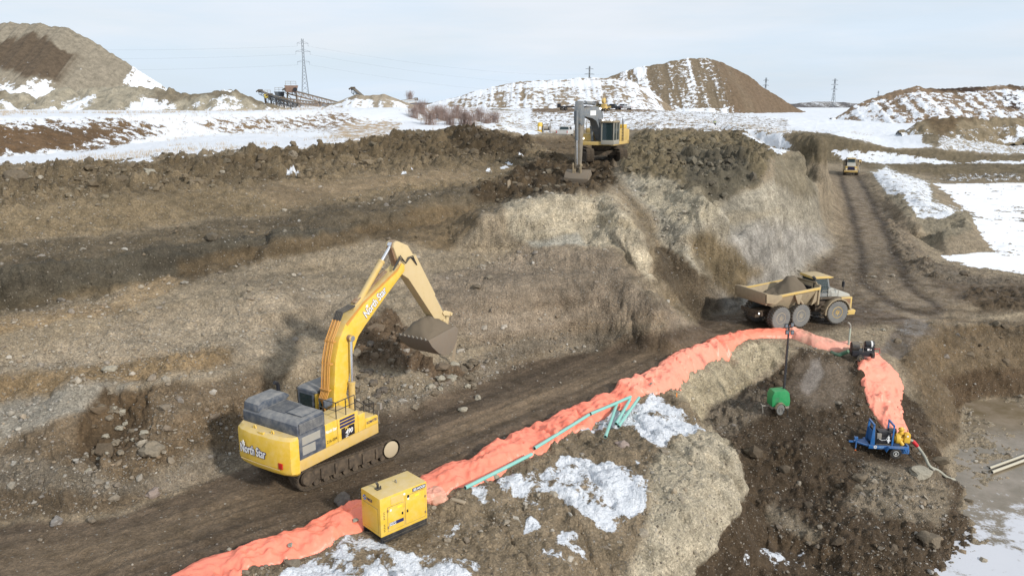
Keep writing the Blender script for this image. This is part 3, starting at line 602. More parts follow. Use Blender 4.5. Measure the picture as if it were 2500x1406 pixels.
NAVY = paint_mat('navy_decal', (.02, .025, .11), .05, .05, .4)
TEALP = paint_mat('teal_pipe', (.22, .52, .46), .15, .15, .35)
SKYB = paint_mat('blue_decal', (.02, .16, .55), .0, .03, .4)
GREYB = paint_mat('grey_boom_paint', (.15, .17, .19), .35, .35, .6)
LIME = paint_mat('lime_decal', (.72, .72, .04), 0, .05, .4)
TAIL = paint_mat('red_reflector', (.5, .015, .01), 0, .1, .3)
SOIL = paint_mat('loose_soil', (.15, .118, .082), .0, .5, .95, dustc=(.12, .095, .065), sc=2)
WOOD = paint_mat('weathered_board', (.36, .28, .19), .2, .3, .8)
def glass_mat():
    m, t, b = newmat('cab_glass'); b.inputs['Base Color'].default_value = (.05, .085, .09, 1); b.inputs['Roughness'].default_value = .06
    b.inputs['Transmission Weight'].default_value = .55; b.inputs['IOR'].default_value = 1.45
    return m
GLASS = glass_mat()
def lamp_mat():
    m, t, b = newmat('lit_headlamp'); b.inputs['Emission Color'].default_value = (1, .97, .9, 1); b.inputs['Emission Strength'].default_value = 4; return m
LAMP = lamp_mat()

class MB:
    def __init__(s, xf=None): s.v = []; s.f = []; s.sm = []; s.xf = xf or Matrix.Identity(4)
    def add(s, vs, fs, smooth=False, xf=None):
        b = len(s.v); M = s.xf @ xf if xf else s.xf
        s.v += [M @ Vector(q) for q in vs]; s.f += [[b + i for i in f] for f in fs]; s.sm += [smooth] * len(fs); return s
    def box(s, x0, x1, y0, y1, z0, z1, xf=None):
        return s.add([(x, y, z) for x in (x0, x1) for y in (y0, y1) for z in (z0, z1)], [(0,1,3,2),(4,6,7,5),(0,4,5,1),(2,3,7,6),(0,2,6,4),(1,5,7,3)], xf=xf)
    def prism(s, pts, y0, y1, xf=None, pts2=None):
        """(x,z) outline pushed from y0 to y1; pts2 gives another outline at y1"""
        n = len(pts); p2 = pts2 or pts
        return s.add([(x, y0, z) for x, z in pts] + [(x, y1, z) for x, z in p2], [list(range(n))[::-1], list(range(n, 2 * n))] + [(i, (i + 1) % n, n + (i + 1) % n, n + i) for i in range(n)], xf=xf)
    def plan(s, pts, z0, z1, pts2=None, xf=None):
        n = len(pts); p2 = pts2 or pts
        return s.add([(x, y, z0) for x, y in pts] + [(x, y, z1) for x, y in p2], [list(range(n))[::-1], list(range(n, 2 * n))] + [(i, (i + 1) % n, n + (i + 1) % n, n + i) for i in range(n)], xf=xf)
    def loft(s, rings, cap=True, xf=None, smooth=True):
        n = len(rings[0]); vs = [q for r in rings for q in r]; fs = []
        for k in range(len(rings) - 1):
            for i in range(n): fs.append((k * n + i, k * n + (i + 1) % n, (k + 1) * n + (i + 1) % n, (k + 1) * n + i))
        if cap: fs.append(list(range(n))[::-1]); fs.append([len(vs) - n + i for i in range(n)])
        return s.add(vs, fs, smooth, xf)
    def tube(s, pts, r, n=8, xf=None, cap=True, rs=None):
        pts = [Vector(p) for p in pts]; rings = []; up = Vector((0, 0, 1)); pu = None
        for i, p in enumerate(pts):
            d = (pts[min(i + 1, len(pts) - 1)] - pts[max(i - 1, 0)]).normalized()
            if pu is None: pu = d.cross(up if abs(d.z) < .95 else Vector((1, 0, 0))).normalized()
            u = (pu - d * pu.dot(d)).normalized(); pu = u; w = d.cross(u); rr = rs[i] if rs else r
            rings.append([p + (u * cos(2 * pi * k / n) + w * sin(2 * pi * k / n)) * rr for k in range(n)])
        return s.loft(rings, cap, xf)
    def lathe(s, prof, n=24, axis='y', c=(0, 0, 0), xf=None):
        """profile of (radius, along) round an axis"""
        rings = []
        for r, a in prof:
            q = []
            for k in range(n):
                u, w = r * cos(2 * pi * k / n), r * sin(2 * pi * k / n)
                q.append((c[0] + u, c[1] + a, c[2] + w) if axis == 'y' else (c[0] + u, c[1] + w, c[2] + a) if axis == 'z' else (c[0] + a, c[1] + u, c[2] + w))
            rings.append(q)
        return s.loft(rings, True, xf)
    def build(s, name, mat, parent=None, bevel=0.0, label=None):
        me = bpy.data.meshes.new(name); me.from_pydata([tuple(v) for v in s.v], [], s.f)
        bm = bmesh.new(); bm.from_mesh(me); bmesh.ops.recalc_face_normals(bm, faces=bm.faces[:])
        if bevel: bmesh.ops.bevel(bm, geom=[e for e in bm.edges if len(e.link_faces) == 2 and e.calc_face_angle(0) > .6], offset=bevel, segments=2, profile=.6, affect='EDGES', clamp_overlap=True)
        bm.to_mesh(me); bm.free()
        me.polygons.foreach_set('use_smooth', [True] * len(me.polygons)); me.set_sharp_from_angle(angle=radians(32))
        me.materials.append(mat); o = bpy.data.objects.new(name, me); scene.collection.objects.link(o); o.parent = parent
        if label: o['label'] = label
        return o
def thing(name, label, cat, loc=(0, 0, 0), rz=0.0, group=None, tilt=(0, 0)):
    o = bpy.data.objects.new(name, None); scene.collection.objects.link(o); o.location = loc; o.rotation_euler = (tilt[0], tilt[1], rz)
    o.empty_display_size = .2; o['label'] = label; o['category'] = cat
    if group: o['group'] = group
    return o
def tag(o, label, cat, group=None, kind=None):
    o['label'] = label; o['category'] = cat
    if group: o['group'] = group
    if kind: o['kind'] = kind
    return o
def copy_tree(o, parent=None):
    c = o.copy(); scene.collection.objects.link(c); c.parent = parent
    for ch in o.children: copy_tree(ch, c)
    return c
def frame(o_, xdir, ydir):
    x = Vector(xdir).normalized(); y = Vector(ydir); y = (y - x * y.dot(x)).normalized(); z = x.cross(y)
    M = Matrix((x, y, z)).transposed().to_4x4(); M.translation = Vector(o_); return M
_fonts = {}
def lettering(body, h, M, mat, parent, bold=0.0, depth=.004, shear=0.0, spacing=1.0, width=None, name='lettering', center=True, lift=0.0):
    cu = bpy.data.curves.new(name, 'FONT'); cu.body = body; cu.size = h * 1.38; cu.extrude = depth; cu.offset = bold; cu.shear = shear; cu.space_character = spacing
    cu.align_x = 'CENTER' if center else 'LEFT'; cu.align_y = 'CENTER'; cu.resolution_u = 3
    tmp = bpy.data.objects.new('tmp', cu); scene.collection.objects.link(tmp)
    me = bpy.data.meshes.new_from_object(tmp); bpy.data.objects.remove(tmp); bpy.data.curves.remove(cu)
    sx = 1.0
    if width:
        xs = [v.co.x for v in me.vertices]; sx = width / (max(xs) - min(xs))
    me.transform(M @ Matrix.Translation((0, 0, lift)) @ Matrix.Diagonal((sx, 1, 1, 1))); me.name = name; me.materials.clear(); me.materials.append(mat)
    o = bpy.data.objects.new(name, me); scene.collection.objects.link(o); o.parent = parent; return o
def star(M, r, mat, parent, depth=.01):
    p = []
    for k in range(10):
        a = pi / 2 + k * pi / 5; q = r if k % 2 == 0 else r * .42; p.append((q * cos(a), q * sin(a)))
    return MB(M).plan(p, 0, depth).build('star_emblem', mat, parent)

# ------------------------------------------------------------------ tracked undercarriage: frame, wheels, shoes
def undercarriage(root, L_, gauge, shoe_w, R_, rot, mud=MUDM, zoff=0.0, disc=None, nsh=None):
    Rz = Matrix.Rotation(rot, 4, 'Z')
    c = MB(Rz); c.box(-1.0, 1.0, -gauge / 2 + .2, gauge / 2 - .2, .55, .95); c.lathe([(.75, 1.0), (.75, 1.3)], 24, 'z'); c.build('car_body', mud, root, .03)
    hx = L_ / 2 - R_
    for sy in (-1, 1):
        y0 = sy * gauge / 2
        f = MB(Rz); f.prism([(-hx, .42), (-hx + .3, .28), (hx - .3, .28), (hx, .42), (hx, .72), (hx - .5, .86), (-hx + .5, .86), (-hx, .72)], y0 - .22, y0 + .22)
        for k in range(5): f.box(-hx * .7 + k * hx * .33, -hx * .7 + k * hx * .33 + .12, y0 + sy * .20, y0 + sy * .30, .30, .80)
        tr = f.build('track', mud, root, .02)
        for sx in (-1, 1):
            w = MB(Rz); w.lathe([(R_ * .55, -.12), (R_ * .86, -.10), (R_ * .86, .10), (R_ * .55, .12)], 20, 'y', (sx * hx, y0, R_)); w.build('idler' if sx > 0 else 'sprocket', mud, tr)
        for k in range(8):
            w = MB(Rz); w.lathe([(.15, -.24), (.15, .24)], 10, 'y', (-hx * .8 + k * hx * .23, y0, .22)); w.build('roller', mud, tr)
        for q in (-.6, .6): w = MB(Rz); w.lathe([(.1, -.2), (.1, .2)], 10, 'y', (q, y0, 2 * R_ - .22)); w.build('roller', mud, tr)
        if disc:
            d = MB(Rz); d.lathe([(.05, 0), (R_ * .70, 0), (R_ * .72, .05), (R_ * .5, .09), (.05, .09)] if sy > 0 else [(.05, 0), (R_ * .70, 0), (R_ * .72, -.05), (R_ * .5, -.09), (.05, -.09)], 24, 'y', (hx, y0 + sy * .30, R_)); d.build('idler_cap', disc, tr)
            d = MB(Rz); d.lathe([(.05, 0), (R_ * .6, 0), (R_ * .5, .12), (.05, .14)] if sy > 0 else [(.05, 0), (R_ * .6, 0), (R_ * .5, -.12), (.05, -.14)], 20, 'y', (-hx, y0 + sy * .26, R_)); d.build('final_drive', mud, tr)
        # path of the shoes: straight bottom, half circles, slightly sagging top
        path = []; per = 4 * hx + 2 * pi * (R_ - .05); n = nsh or int(per / .215); rr = R_ - .05
        me0 = None
        for k in range(n):
            d = per * k / n
            if d < 2 * hx: p = (-hx + d, .05); a = pi
            elif d < 2 * hx + pi * rr: th = (d - 2 * hx) / rr; p = (hx + rr * sin(th), R_ - rr * cos(th)); a = pi - th
            elif d < 4 * hx + pi * rr:
                u = d - 2 * hx - pi * rr; p = (hx - u, R_ + rr - .05 * sin(pi * u / (2 * hx)) * 1.4); a = 0
            else: th = (d - 4 * hx - pi * rr) / rr; p = (-hx - rr * sin(th), R_ + rr * cos(th)); a = -th
            pit = per / n
            if me0 is None:
                s_ = MB(); s_.box(-pit * .47, pit * .47, -shoe_w / 2, shoe_w / 2, -.02, .02)
                for q in (-.33, 0, .33): s_.prism([(q * pit - .016, .02), (q * pit + .016, .02), (q * pit + .008, .055), (q * pit - .008, .055)], -shoe_w / 2 + .01, shoe_w / 2 - .01)
                s_.box(-pit * .4, pit * .4, -.1, .1, -.11, -.02)
                so = s_.build('track_shoe', mud, tr); me0 = so.data
            else:
                so = bpy.data.objects.new('track_shoe', me0); scene.collection.objects.link(so); so.parent = tr
            so.matrix_local = Rz @ Matrix.Translation((p[0], y0, p[1] + .0)) @ Matrix.Rotation(a + (random.random() - .5) * .05, 4, 'Y')
random.seed(4)

def bucket(root, pts, w, yc, mat_o, mat_in, soil=None, teeth=6, name='bucket'):
    """pts: (x,z) outline from the lip round the back to the hinge; open between the last and the first"""
    th = .045; n = len(pts); b = MB()
    cx = sum(p[0] for p in pts) / n; cz = sum(p[1] for p in pts) / n
    inn = [(x + (cx - x) * .06, z + (cz - z) * .06) for x, z in pts]
    ring = pts + inn[::-1]; b.prism(ring, yc - w / 2, yc + w / 2)
    for sy in (-1, 1):
        y = yc + sy * w / 2; b.prism(pts, y - .02 + sy * .018, y + .02 + sy * .018)
        b.prism([(x + (cx - x) * .0, z) for x, z in pts[:3]] + [(cx, cz)], y - .01 + sy * .045, y + .01 + sy * .045)
    o = b.build(name, mat_o, root, .008)
    lx, lz = pts[0]; dx, dz = pts[0][0] - pts[1][0], pts[0][1] - pts[1][1]; l = hypot(dx, dz); dx /= l; dz /= l
    for k in range(teeth):
        y = yc - w / 2 + (k + .5) * w / teeth; t = MB()
        t.add([(lx + a * dx * .0 - dz * q * .05, y + e * .055, lz + dx * q * .05) for a in (0,) for e in (-1, 1) for q in (-1, 1)] + [(lx + dx * .2, y - .03, lz + dz * .2), (lx + dx * .2, y + .03, lz + dz * .2)], [(0,1,3,2),(0,2,5,4),(1,4,5,3),(0,4,1),(2,3,5)])
        t.build('bucket_tooth', STEEL, o)
    if soil:
        s = MB(); nx, ny = 18, 14; vs = []; x0, z0 = pts[0]; x1, z1 = pts[-1]
        for i in range(nx + 1):
            for j in range(ny + 1):
                u = i / nx; v = j / ny; y = yc - w / 2 + .03 + v * (w - .06); x = x0 + (x1 - x0) * (.03 + u * .94); z = z0 + (z1 - z0) * (.03 + u * .94)
                h = soil * (sin(pi * u) ** .7) * (sin(pi * v) ** .6) + .16 * mnoise.fractal(Vector((x * 2.4, y * 2.4, 3.3)), 1, 2, 4) * (sin(pi * u) * sin(pi * v)) ** .3 - .03
                nrm = (-(z1 - z0), (x1 - x0)); ln = hypot(*nrm); sg = 1 if nrm[1] > 0 else -1
                vs.append((x + sg * nrm[0] / ln * h, y, z + sg * nrm[1] / ln * h))
        s.add(vs, [(i * (ny + 1) + j, (i + 1) * (ny + 1) + j, (i + 1) * (ny + 1) + j + 1, i * (ny + 1) + j + 1) for i in range(nx) for j in range(ny)], True)
        so = s.build('soil_load', SOIL, o)
    return o
def cylinder_pair(root, base, pin, ys, r, frac, mat):
    for y in ys:
        a = Vector((base[0], y, base[1])); b_ = Vector((pin[0], y, pin[1])); m_ = a.lerp(b_, frac)
        c = MB(); c.tube([a, m_], r, 14); c.tube([m_, m_ + (b_ - a).normalized() * .10], r * 1.12, 14); c.lathe([(r * 1.1, -r * .9), (r * 1.1, r * .9)], 12, 'y', a); o = c.build('hydraulic_cylinder', mat, root)
        c = MB(); c.tube([m_, b_], r * .5, 12); c.lathe([(r * .9, -r * .8), (r * .9, r * .8)], 12, 'y', b_); c.build('cylinder_rod', CHROME, o)
def railing(root, pts, h, mat=BLACK, r=.022, mid=True, name='handrail'):
    m = MB(); P = [Vector(p) for p in pts]; up = Vector((0, 0, h))
    m.tube([p + up for p in P], r, 6)
    if mid: m.tube([p + up * .5 for p in P], r * .8, 6)
    for p in P: m.tube([p, p + up], r, 6)
    return m.build(name, mat, root)
def louvre(root, x0, x1, y, z0, z1, n, mat, back=BLK2, axis='x', depth=.03, name='louvre_slat', panel='vent_panel'):
    """slats in a side wall (axis x: wall of constant y)"""
    s = 1 if depth > 0 else -1
    p = MB()
    if axis == 'x': p.box(x0, x1, min(y, y - s * .02), max(y, y - s * .02), z0, z1)
    else: p.box(min(y, y - s * .02), max(y, y - s * .02), x0, x1, z0, z1)
    pa = p.build(panel, back, root)
    h = (z1 - z0) / n
    for k in range(n):
        m = MB(); z = z0 + (k + .5) * h
        if axis == 'x': m.add([(x0 + .01, y, z + h * .3), (x1 - .01, y, z + h * .3), (x1 - .01, y + depth, z - h * .12), (x0 + .01, y + depth, z - h * .12), (x0 + .01, y, z - h * .2), (x1 - .01, y, z - h * .2)], [(0,1,2,3),(3,2,5,4),(0,3,4),(1,5,2)])
        else: m.add([(y, x0 + .01, z + h * .3), (y, x1 - .01, z + h * .3), (y + depth, x1 - .01, z - h * .12), (y + depth, x0 + .01, z - h * .12), (y, x0 + .01, z - h * .2), (y, x1 - .01, z - h * .2)], [(0,1,2,3),(3,2,5,4),(0,3,4),(1,5,2)])
        m.build(name, mat, pa)
    return pa

BKT = paint_mat('muddy_bucket_steel', (.20, .165, .125), .35, .6, .75, dustc=(.17, .13, .09))
# ------------------------------------------------------------------ the big yellow excavator
def yellow_excavator():
    EX = thing('excavator', 'large yellow tracked excavator with grey engine hood, raised boom and soil in its bucket', 'excavator', (-8.5, 34.4, 0.02), radians(57.5))
    undercarriage(EX, 5.5, 2.74, .72, .56, radians(-13.5), disc=HUBT)
    m = MB(); m.box(-3.45, 1.42, -1.72, 1.72, 1.42, 1.92); m.prism([(-3.45, 1.30), (.9, 1.30), (1.42, 1.5), (-3.45, 1.5)], -1.4, 1.4); m.build('deck', YELD, EX, .03)
    m = MB(); m.lathe([(.8, 1.1), (.8, 1.42)], 28, 'z'); m.build('slew_ring', MUDM, EX)
    # counterweight
    def cw(k, dz=0): return [(-3.46, -1.74), (-3.62, -1.74), (-3.80 - k * .1, -1.62), (-3.95 - k * .1, -1.25), (-4.02 - k * .12, -.6), (-4.03 - k * .12, .6), (-3.95 - k * .1, 1.25), (-3.80 - k * .1, 1.62), (-3.62, 1.74), (-3.46, 1.74)]
    m = MB(); m.loft([[(x * .985, y * .95, 1.28) for x, y in cw(-.6)], [(x, y, 1.40) for x, y in cw(0)], [(x, y, 1.55) for x, y in cw(.4)], [(x, y, 2.75) for x, y in cw(.4)], [(x + .01, y * .995, 2.88) for x, y in cw(.2)], [(x + (.14 if x < -3.5 else 0), y * .975, 3.0) for x, y in cw(0)]])
    CW = m.build('counterweight', YEL, EX)
    m = MB(); m.tube([(-4.10, -1.2, 1.62), (-4.13, 0, 1.62), (-4.10, 1.2, 1.62)], .02, 6); m.build('seam', YELD, CW)
    for y in (-.55, .55):
        m = MB(); m.tube([(-3.78 + .0, y + .07 * cos(a), 3.0 + .13 * sin(a)) for a in [k * pi / 8 for k in range(9)]], .03, 8); m.build('lifting_eye', YEL, CW)
    m = MB(); m.box(-3.98, -3.86, -.18, .14, 2.88, 3.02, Matrix.Identity(4)); m.build('access_plate', YEL, CW, .01)
    m = MB(); m.box(-4.04, -4.00, -1.30, -1.06, 1.64, 1.90); m.build('reflector', TAIL, CW, .01)
    Mb = frame((-4.095, .42, 2.10), (0, -1, 0), (0, 0, 1))
    lettering('North Star', .40, Mb, NAVY, CW, .030, .012, width=1.62, name='lettering_outline'); lettering('North Star', .40, Mb, WHITE, CW, .010, .018, width=1.56)
    star(frame((-4.10, .98, 2.36), (0, -1, 0), (0, 0, 1)), .13, WHITE, CW, .022)
    # engine hood
    m = MB(); m.prism([(-3.46, 3.0), (-3.46, 3.46), (-3.32, 3.60), (-1.98, 3.68), (-1.90, 3.56), (-1.90, 3.0)], -1.70, 1.70)
    HD = m.build('engine_hood', SLATE, EX, .05)
    m = MB(); m.prism([(-3.44, 3.55), (-3.38, 3.86), (-3.15, 3.97), (-1.9, 3.99), (-1.6, 3.78), (-1.95, 3.55)], .72, 1.66); m.build('air_filter_housing', SLATE, HD, .06)
    m = MB(); m.tube([(-1.85, 1.2, 3.90), (-1.85, 1.2, 4.22), (-1.90, 1.2, 4.33), (-2.05, 1.2, 4.40)], .085, 10); m.build('exhaust_pipe', BLK2, HD)
    m = MB()
    for k in range(16): m.box(-3.0 + k * .065, -2.965 + k * .065, -.45, .55, 3.62 + k * .0035, 3.66 + k * .0035)
    m.build('hood_grille', SLATE, HD)
    m = MB(); m.box(-2.95, -2.02, -1.45, -.55, 3.64, 3.695); m.build('hood_hatch', SLATE, HD, .015)
    louvre(HD, -3.38, -2.0, -1.71, 3.08, 3.52, 9, SLATE, depth=-.035)
    m = MB(); m.box(-3.46, -1.94, -1.70, 1.70, 1.92, 3.0); sd_ = m.build('side_panel', SLATE, EX, .015)
    m = MB(); m.box(-3.45, -1.95, -1.735, -1.70, 1.99, 2.98); m.build('side_door', SLATE, sd_, .01)
    VENT = paint_mat('pale_vent', (.33, .32, .29), .3, .3, .7)
    louvre(sd_, -3.28, -2.25, -1.745, 2.55, 2.90, 9, VENT, VENT, depth=-.02); louvre(sd_, -3.28, -2.55, -1.745, 2.10, 2.48, 10, VENT, VENT, depth=-.02)
    # body boxes on the right
    m = MB(); m.box(-1.93, -1.20, -1.72, -.5, 1.92, 3.0); a_ = m.build('tool_box', YEL, EX, .035)
    m = MB(); m.box(-1.18, .10, -1.72, -.5, 1.92, 2.98); tb = m.build('fuel_tank', YEL, EX, .035)
    m = MB(); m.box(.11, .55, -1.72, -.7, 1.92, 2.75); m.build('step_box', YEL, EX, .03)
    m = MB(); m.prism([(.56, 1.92), (.56, 2.42), (1.36, 2.34), (1.42, 2.26), (1.42, 1.92)], -1.72, -.75); fb = m.build('front_box', YEL, EX, .025)
    m = MB(); m.box(-.98, -.16, -1.735, -1.715, 1.97, 2.46); pl = m.build('nameplate', BLK2, tb)
    for k, (u, w_) in enumerate(((2.50, 2.62), (2.66, 2.77), (2.81, 2.91))):
        m = MB(); m.box(-1.06, -.12, -1.728, -1.715, u, w_); m.build('stripe', NAVY, tb)
    Mr = lambda x, z, y=-1.74: frame((x, y, z), (1, 0, 0), (0, 0, 1))
    lettering('PC', .13, Mr(-.66, 2.40), YEL, pl, .004, .004, .25); lettering('490', .22, Mr(-.53, 2.21), WHITE, pl, .008, .004, .25); lettering('LC', .11, Mr(-.66, 2.03), WHITE, pl, .004, .004, .25)
    lettering('North Star', .15, Mr(-1.58, 2.62, -1.722), WHITE, a_, .006, .004, width=.66)
    lettering('216-004', .14, Mr(-1.56, 2.15, -1.722), BLK2, a_, .001, .004, width=.62); lettering('KOMATSU', .13, Mr(.99, 2.16, -1.722), NAVY, fb, .005, .004, width=.70)
    lettering('HYBRID', .09, Mr(.32, 2.12, -1.722), RUST, fb, .001, .003, .3) if False else None
    railing(EX, [(-1.15, -1.62, 2.98), (-1.15, -.6, 2.98)], .75); railing(EX, [(-1.15, -1.62, 2.98), (-.55, -1.62, 2.98), (.02, -1.62, 2.98)], .75)
    railing(EX, [(.05, -1.62, 2.9), (.6, -1.62, 2.45), (1.25, -1.62, 2.36), (1.4, -1.2, 2.36)], .62)
    m = MB(); m.tube([(1.40, -1.70, 2.0), (1.46, -1.78, 2.75)], .02, 6); m.box(1.36, 1.50, -1.92, -1.70, 2.62, 2.92); m.build('mirror', STEEL, EX)
    m = MB(); m.box(-.85, -.35, -.62, -.52, 3.15, 3.5); m.build('work_lamp', SLATE, EX, .02)
    m = MB(); m.box(-1.9, .1, -.5, .42, 1.92, 2.5); m.tube([(-.6, .1, 2.5), (.1, .1, 3.0), (.35, .05, 2.7)], .09, 8); m.tube([(-.6, -.2, 2.5), (.1, -.2, 2.9), (.35, -.15, 2.6)], .08, 8); m.build('valve_block', MUDM, EX, .03)
    # cab
    m = MB(); m.box(-.25, 1.8, .52, 1.72, 1.92, 2.35); m.prism([(-.25, 2.35), (-.25, 3.45), (-.1, 3.45), (-.1, 2.35)], .52, .64); m.prism([(-.25, 2.35), (-.25, 3.45), (-.1, 3.45), (-.1, 2.35)], 1.60, 1.72)
    m.prism([(1.66, 2.35), (1.38, 3.45), (1.5, 3.45), (1.80, 2.35)], .52, .62); m.prism([(1.66, 2.35), (1.38, 3.45), (1.5, 3.45), (1.80, 2.35)], 1.62, 1.72); m.box(.75, .85, .53, .60, 2.35, 3.45)
    CB = m.build('cab', YEL, EX, .02)
    m = MB(); m.prism([(-.30, 3.42), (-.26, 3.54), (.0, 3.60), (1.3, 3.60), (1.56, 3.52), (1.58, 3.42)], .48, 1.76); m.build('cab_roof', SLATE, CB, .05)
    m = MB(); m.box(-.272, -.255, .66, 1.72, 2.0, 3.42); m.build('rear_panel', SLATE, CB, .004)
    for nm, q in (('rear_window', (-.285, -.275, .80, 1.58, 2.55, 3.30)), ('side_window', (-.08, 1.40, .55, .57, 2.38, 3.42)), ('side_window', (-.08, 1.40, 1.66, 1.68, 2.38, 3.42)), ('windscreen', (1.50, 1.53, .62, 1.62, 2.4, 3.4))):
        m = MB(); m.box(*q); m.build(nm, GLASS, CB)
    m = MB(); m.box(.3, .8, .85, 1.35, 2.35, 2.6); m.box(.25, .38, .85, 1.35, 2.6, 3.15); m.build('seat', BLK2, CB, .03)
    m = MB(); m.tube([(-.2, 1.8, 2.2), (-.2, 1.86, 3.5), (.3, 1.86, 3.7)], .018, 6); m.build('grab_rail', BLACK, CB)
    # boom, arm, bucket
    bo = [(0.22, 2.05), (-.05, 2.75), (.02, 3.4), (.24, 5.1), (.52, 5.95), (1.0, 6.62), (2.2, 7.40), (4.75, 8.58), (5.05, 8.80), (5.28, 8.66), (5.26, 8.36), (3.9, 7.42), (2.25, 6.22), (1.78, 5.82), (1.45, 5.30), (1.0, 3.9), (.66, 2.75), (.62, 2.1)]
    m = MB(); m.prism(bo, -.35, .27); BM = m.build('boom', YEL, EX, .02)
    bd = (.83, 0, .56); Mt = frame((3.02, -.354, 7.22), bd, (-.56, 0, .83))
    lettering('North Star', .40, Mt, NAVY, BM, .028, .004, width=1.86, name='lettering_outline'); lettering('North Star', .40, Mt, WHITE, BM, .010, .009, width=1.80)
    star(Mt @ Matrix.Translation((-.52, .27, 0)), .12, WHITE, BM, .012)
    m = MB(); m.prism([(x, z) for x, z in bo[5:9]] + [(4.75, 8.45), (2.2, 7.28), (1.1, 6.5)], -.36, -.34); m.build('boom_edge', ORNG, BM)
    m = MB(); m.lathe([(.15, -.52), (.15, .44)], 14, 'y', (1.13, 0, 5.92)); m.lathe([(.12, -.62), (.12, .54)], 10, 'y', (1.13, 0, 5.92)); m.build('boom_pin', RUST, BM)
    for k, y in enumerate((-.26, -.17, -.08, .01, .10, .19)):
        o = .05 + .02 * (k % 2); m = MB()
        m.tube([(-.35 + .05 * k, y - .02, 2.5), (-.55 + .07 * k, y, 3.0), (-.38, y, 3.35), (-.22 - o * .3, y, 3.6), (.02 - o, y, 5.12), (.30 - o, y, 6.0), (.80 - o, y, 6.75 + o)], .03, 6); m.build('hydraulic_line', ORNG, BM)
    m = MB()
    for z, x in ((3.7, -.12), (4.9, .08), (5.9, .34)): m.box(x - .16, x + .02, -.33, .25, z, z + .07)
    m.build('line_clamp', ORNG, BM, .005)
    for k in range(5):
        y = -.22 + k * .1; m = MB(); m.tube([(.75, y, 6.78), (1.0, y + .02, 7.15), (1.45, y, 7.22), (1.75, y - .02, 7.30)], .04, 6); m.build('hose', BLACK, BM)
    for k in range(3): m = MB(); m.tube([(4.4, -.38 + .03 * k, 8.55), (4.9, -.42, 9.05 + .08 * k), (5.3, -.42, 8.75), (5.55 + .1 * k, -.36, 9.0), (5.95, -.34, 9.02 - .1 * k), (6.25, -.34, 8.5)], .024, 6); m.build('hose', BLACK, BM)
    m = MB(); m.tube([(4.2, .0, 8.5), (1.9, .0, 7.38)], .06, 6); m.tube([(4.2, .12, 8.5), (1.9, .12, 7.38)], .04, 6); m.tube([(4.2, -.12, 8.5), (1.9, -.12, 7.38)], .04, 6); m.build('hydraulic_line', RUST, BM)
    cylinder_pair(EX, (.98, 2.15), (1.13, 5.92), (-.50, .42), .155, .42, YELD)
    cylinder_pair(EX, (1.85, 7.02), (4.66, 9.74), (-.04,), .155, .72, YELD)
    ar = [(4.62, 9.86), (4.84, 9.94), (5.62, 9.60), (6.52, 8.42), (8.58, 5.28), (8.52, 5.02), (8.36, 4.90), (8.05, 5.02), (7.80, 5.14), (5.60, 7.90), (5.05, 8.25), (4.84, 9.0), (4.55, 9.66)]
    m = MB(); m.prism(ar, -.30, .22); AR = m.build('arm', ARMT, EX, .02)
    m = MB(); m.prism([(4.50, 9.6), (4.60, 9.86), (4.86, 9.96), (4.95, 9.2), (5.15, 8.3), (4.95, 8.3)], -.20, .12); m.build('arm_bracket', RUST, AR)
    m = MB(); m.tube([(6.35, -.04, 8.95), (7.9, -.04, 6.55)], .12, 12); o = m.build('bucket_cylinder', ARMT, AR)
    m = MB(); m.tube([(7.9, -.04, 6.55), (8.75, -.04, 5.45)], .06, 10); m.build('cylinder_rod', STEEL, AR)
    m = MB()
    for y in (-.34, .26): m.prism([(8.30, 5.50), (8.45, 5.62), (9.0, 5.42), (9.08, 5.25), (8.95, 5.18), (8.4, 5.34)], y - .03, y + .03)
    m.prism([(8.92, 5.42), (9.08, 5.28), (8.92, 4.70), (8.75, 4.66), (8.66, 4.8)], -.24, .16); m.lathe([(.10, -.42), (.10, .34)], 12, 'y', (9.0, 0, 5.3)); m.lathe([(.11, -.4), (.11, .32)], 12, 'y', (8.40, 0, 5.05)); m.build('linkage', ARMT, AR, .01)
    bp_ = [(6.12, 4.62), (6.42, 4.20), (6.95, 3.72), (7.42, 3.46), (7.92, 3.40), (8.34, 3.62), (8.62, 4.10), (8.72, 4.62), (8.50, 4.84)]
    BK = bucket(EX, bp_, 1.95, -.04, BKT, RUST, .74, 7)
    return EX
yellow_excavator()

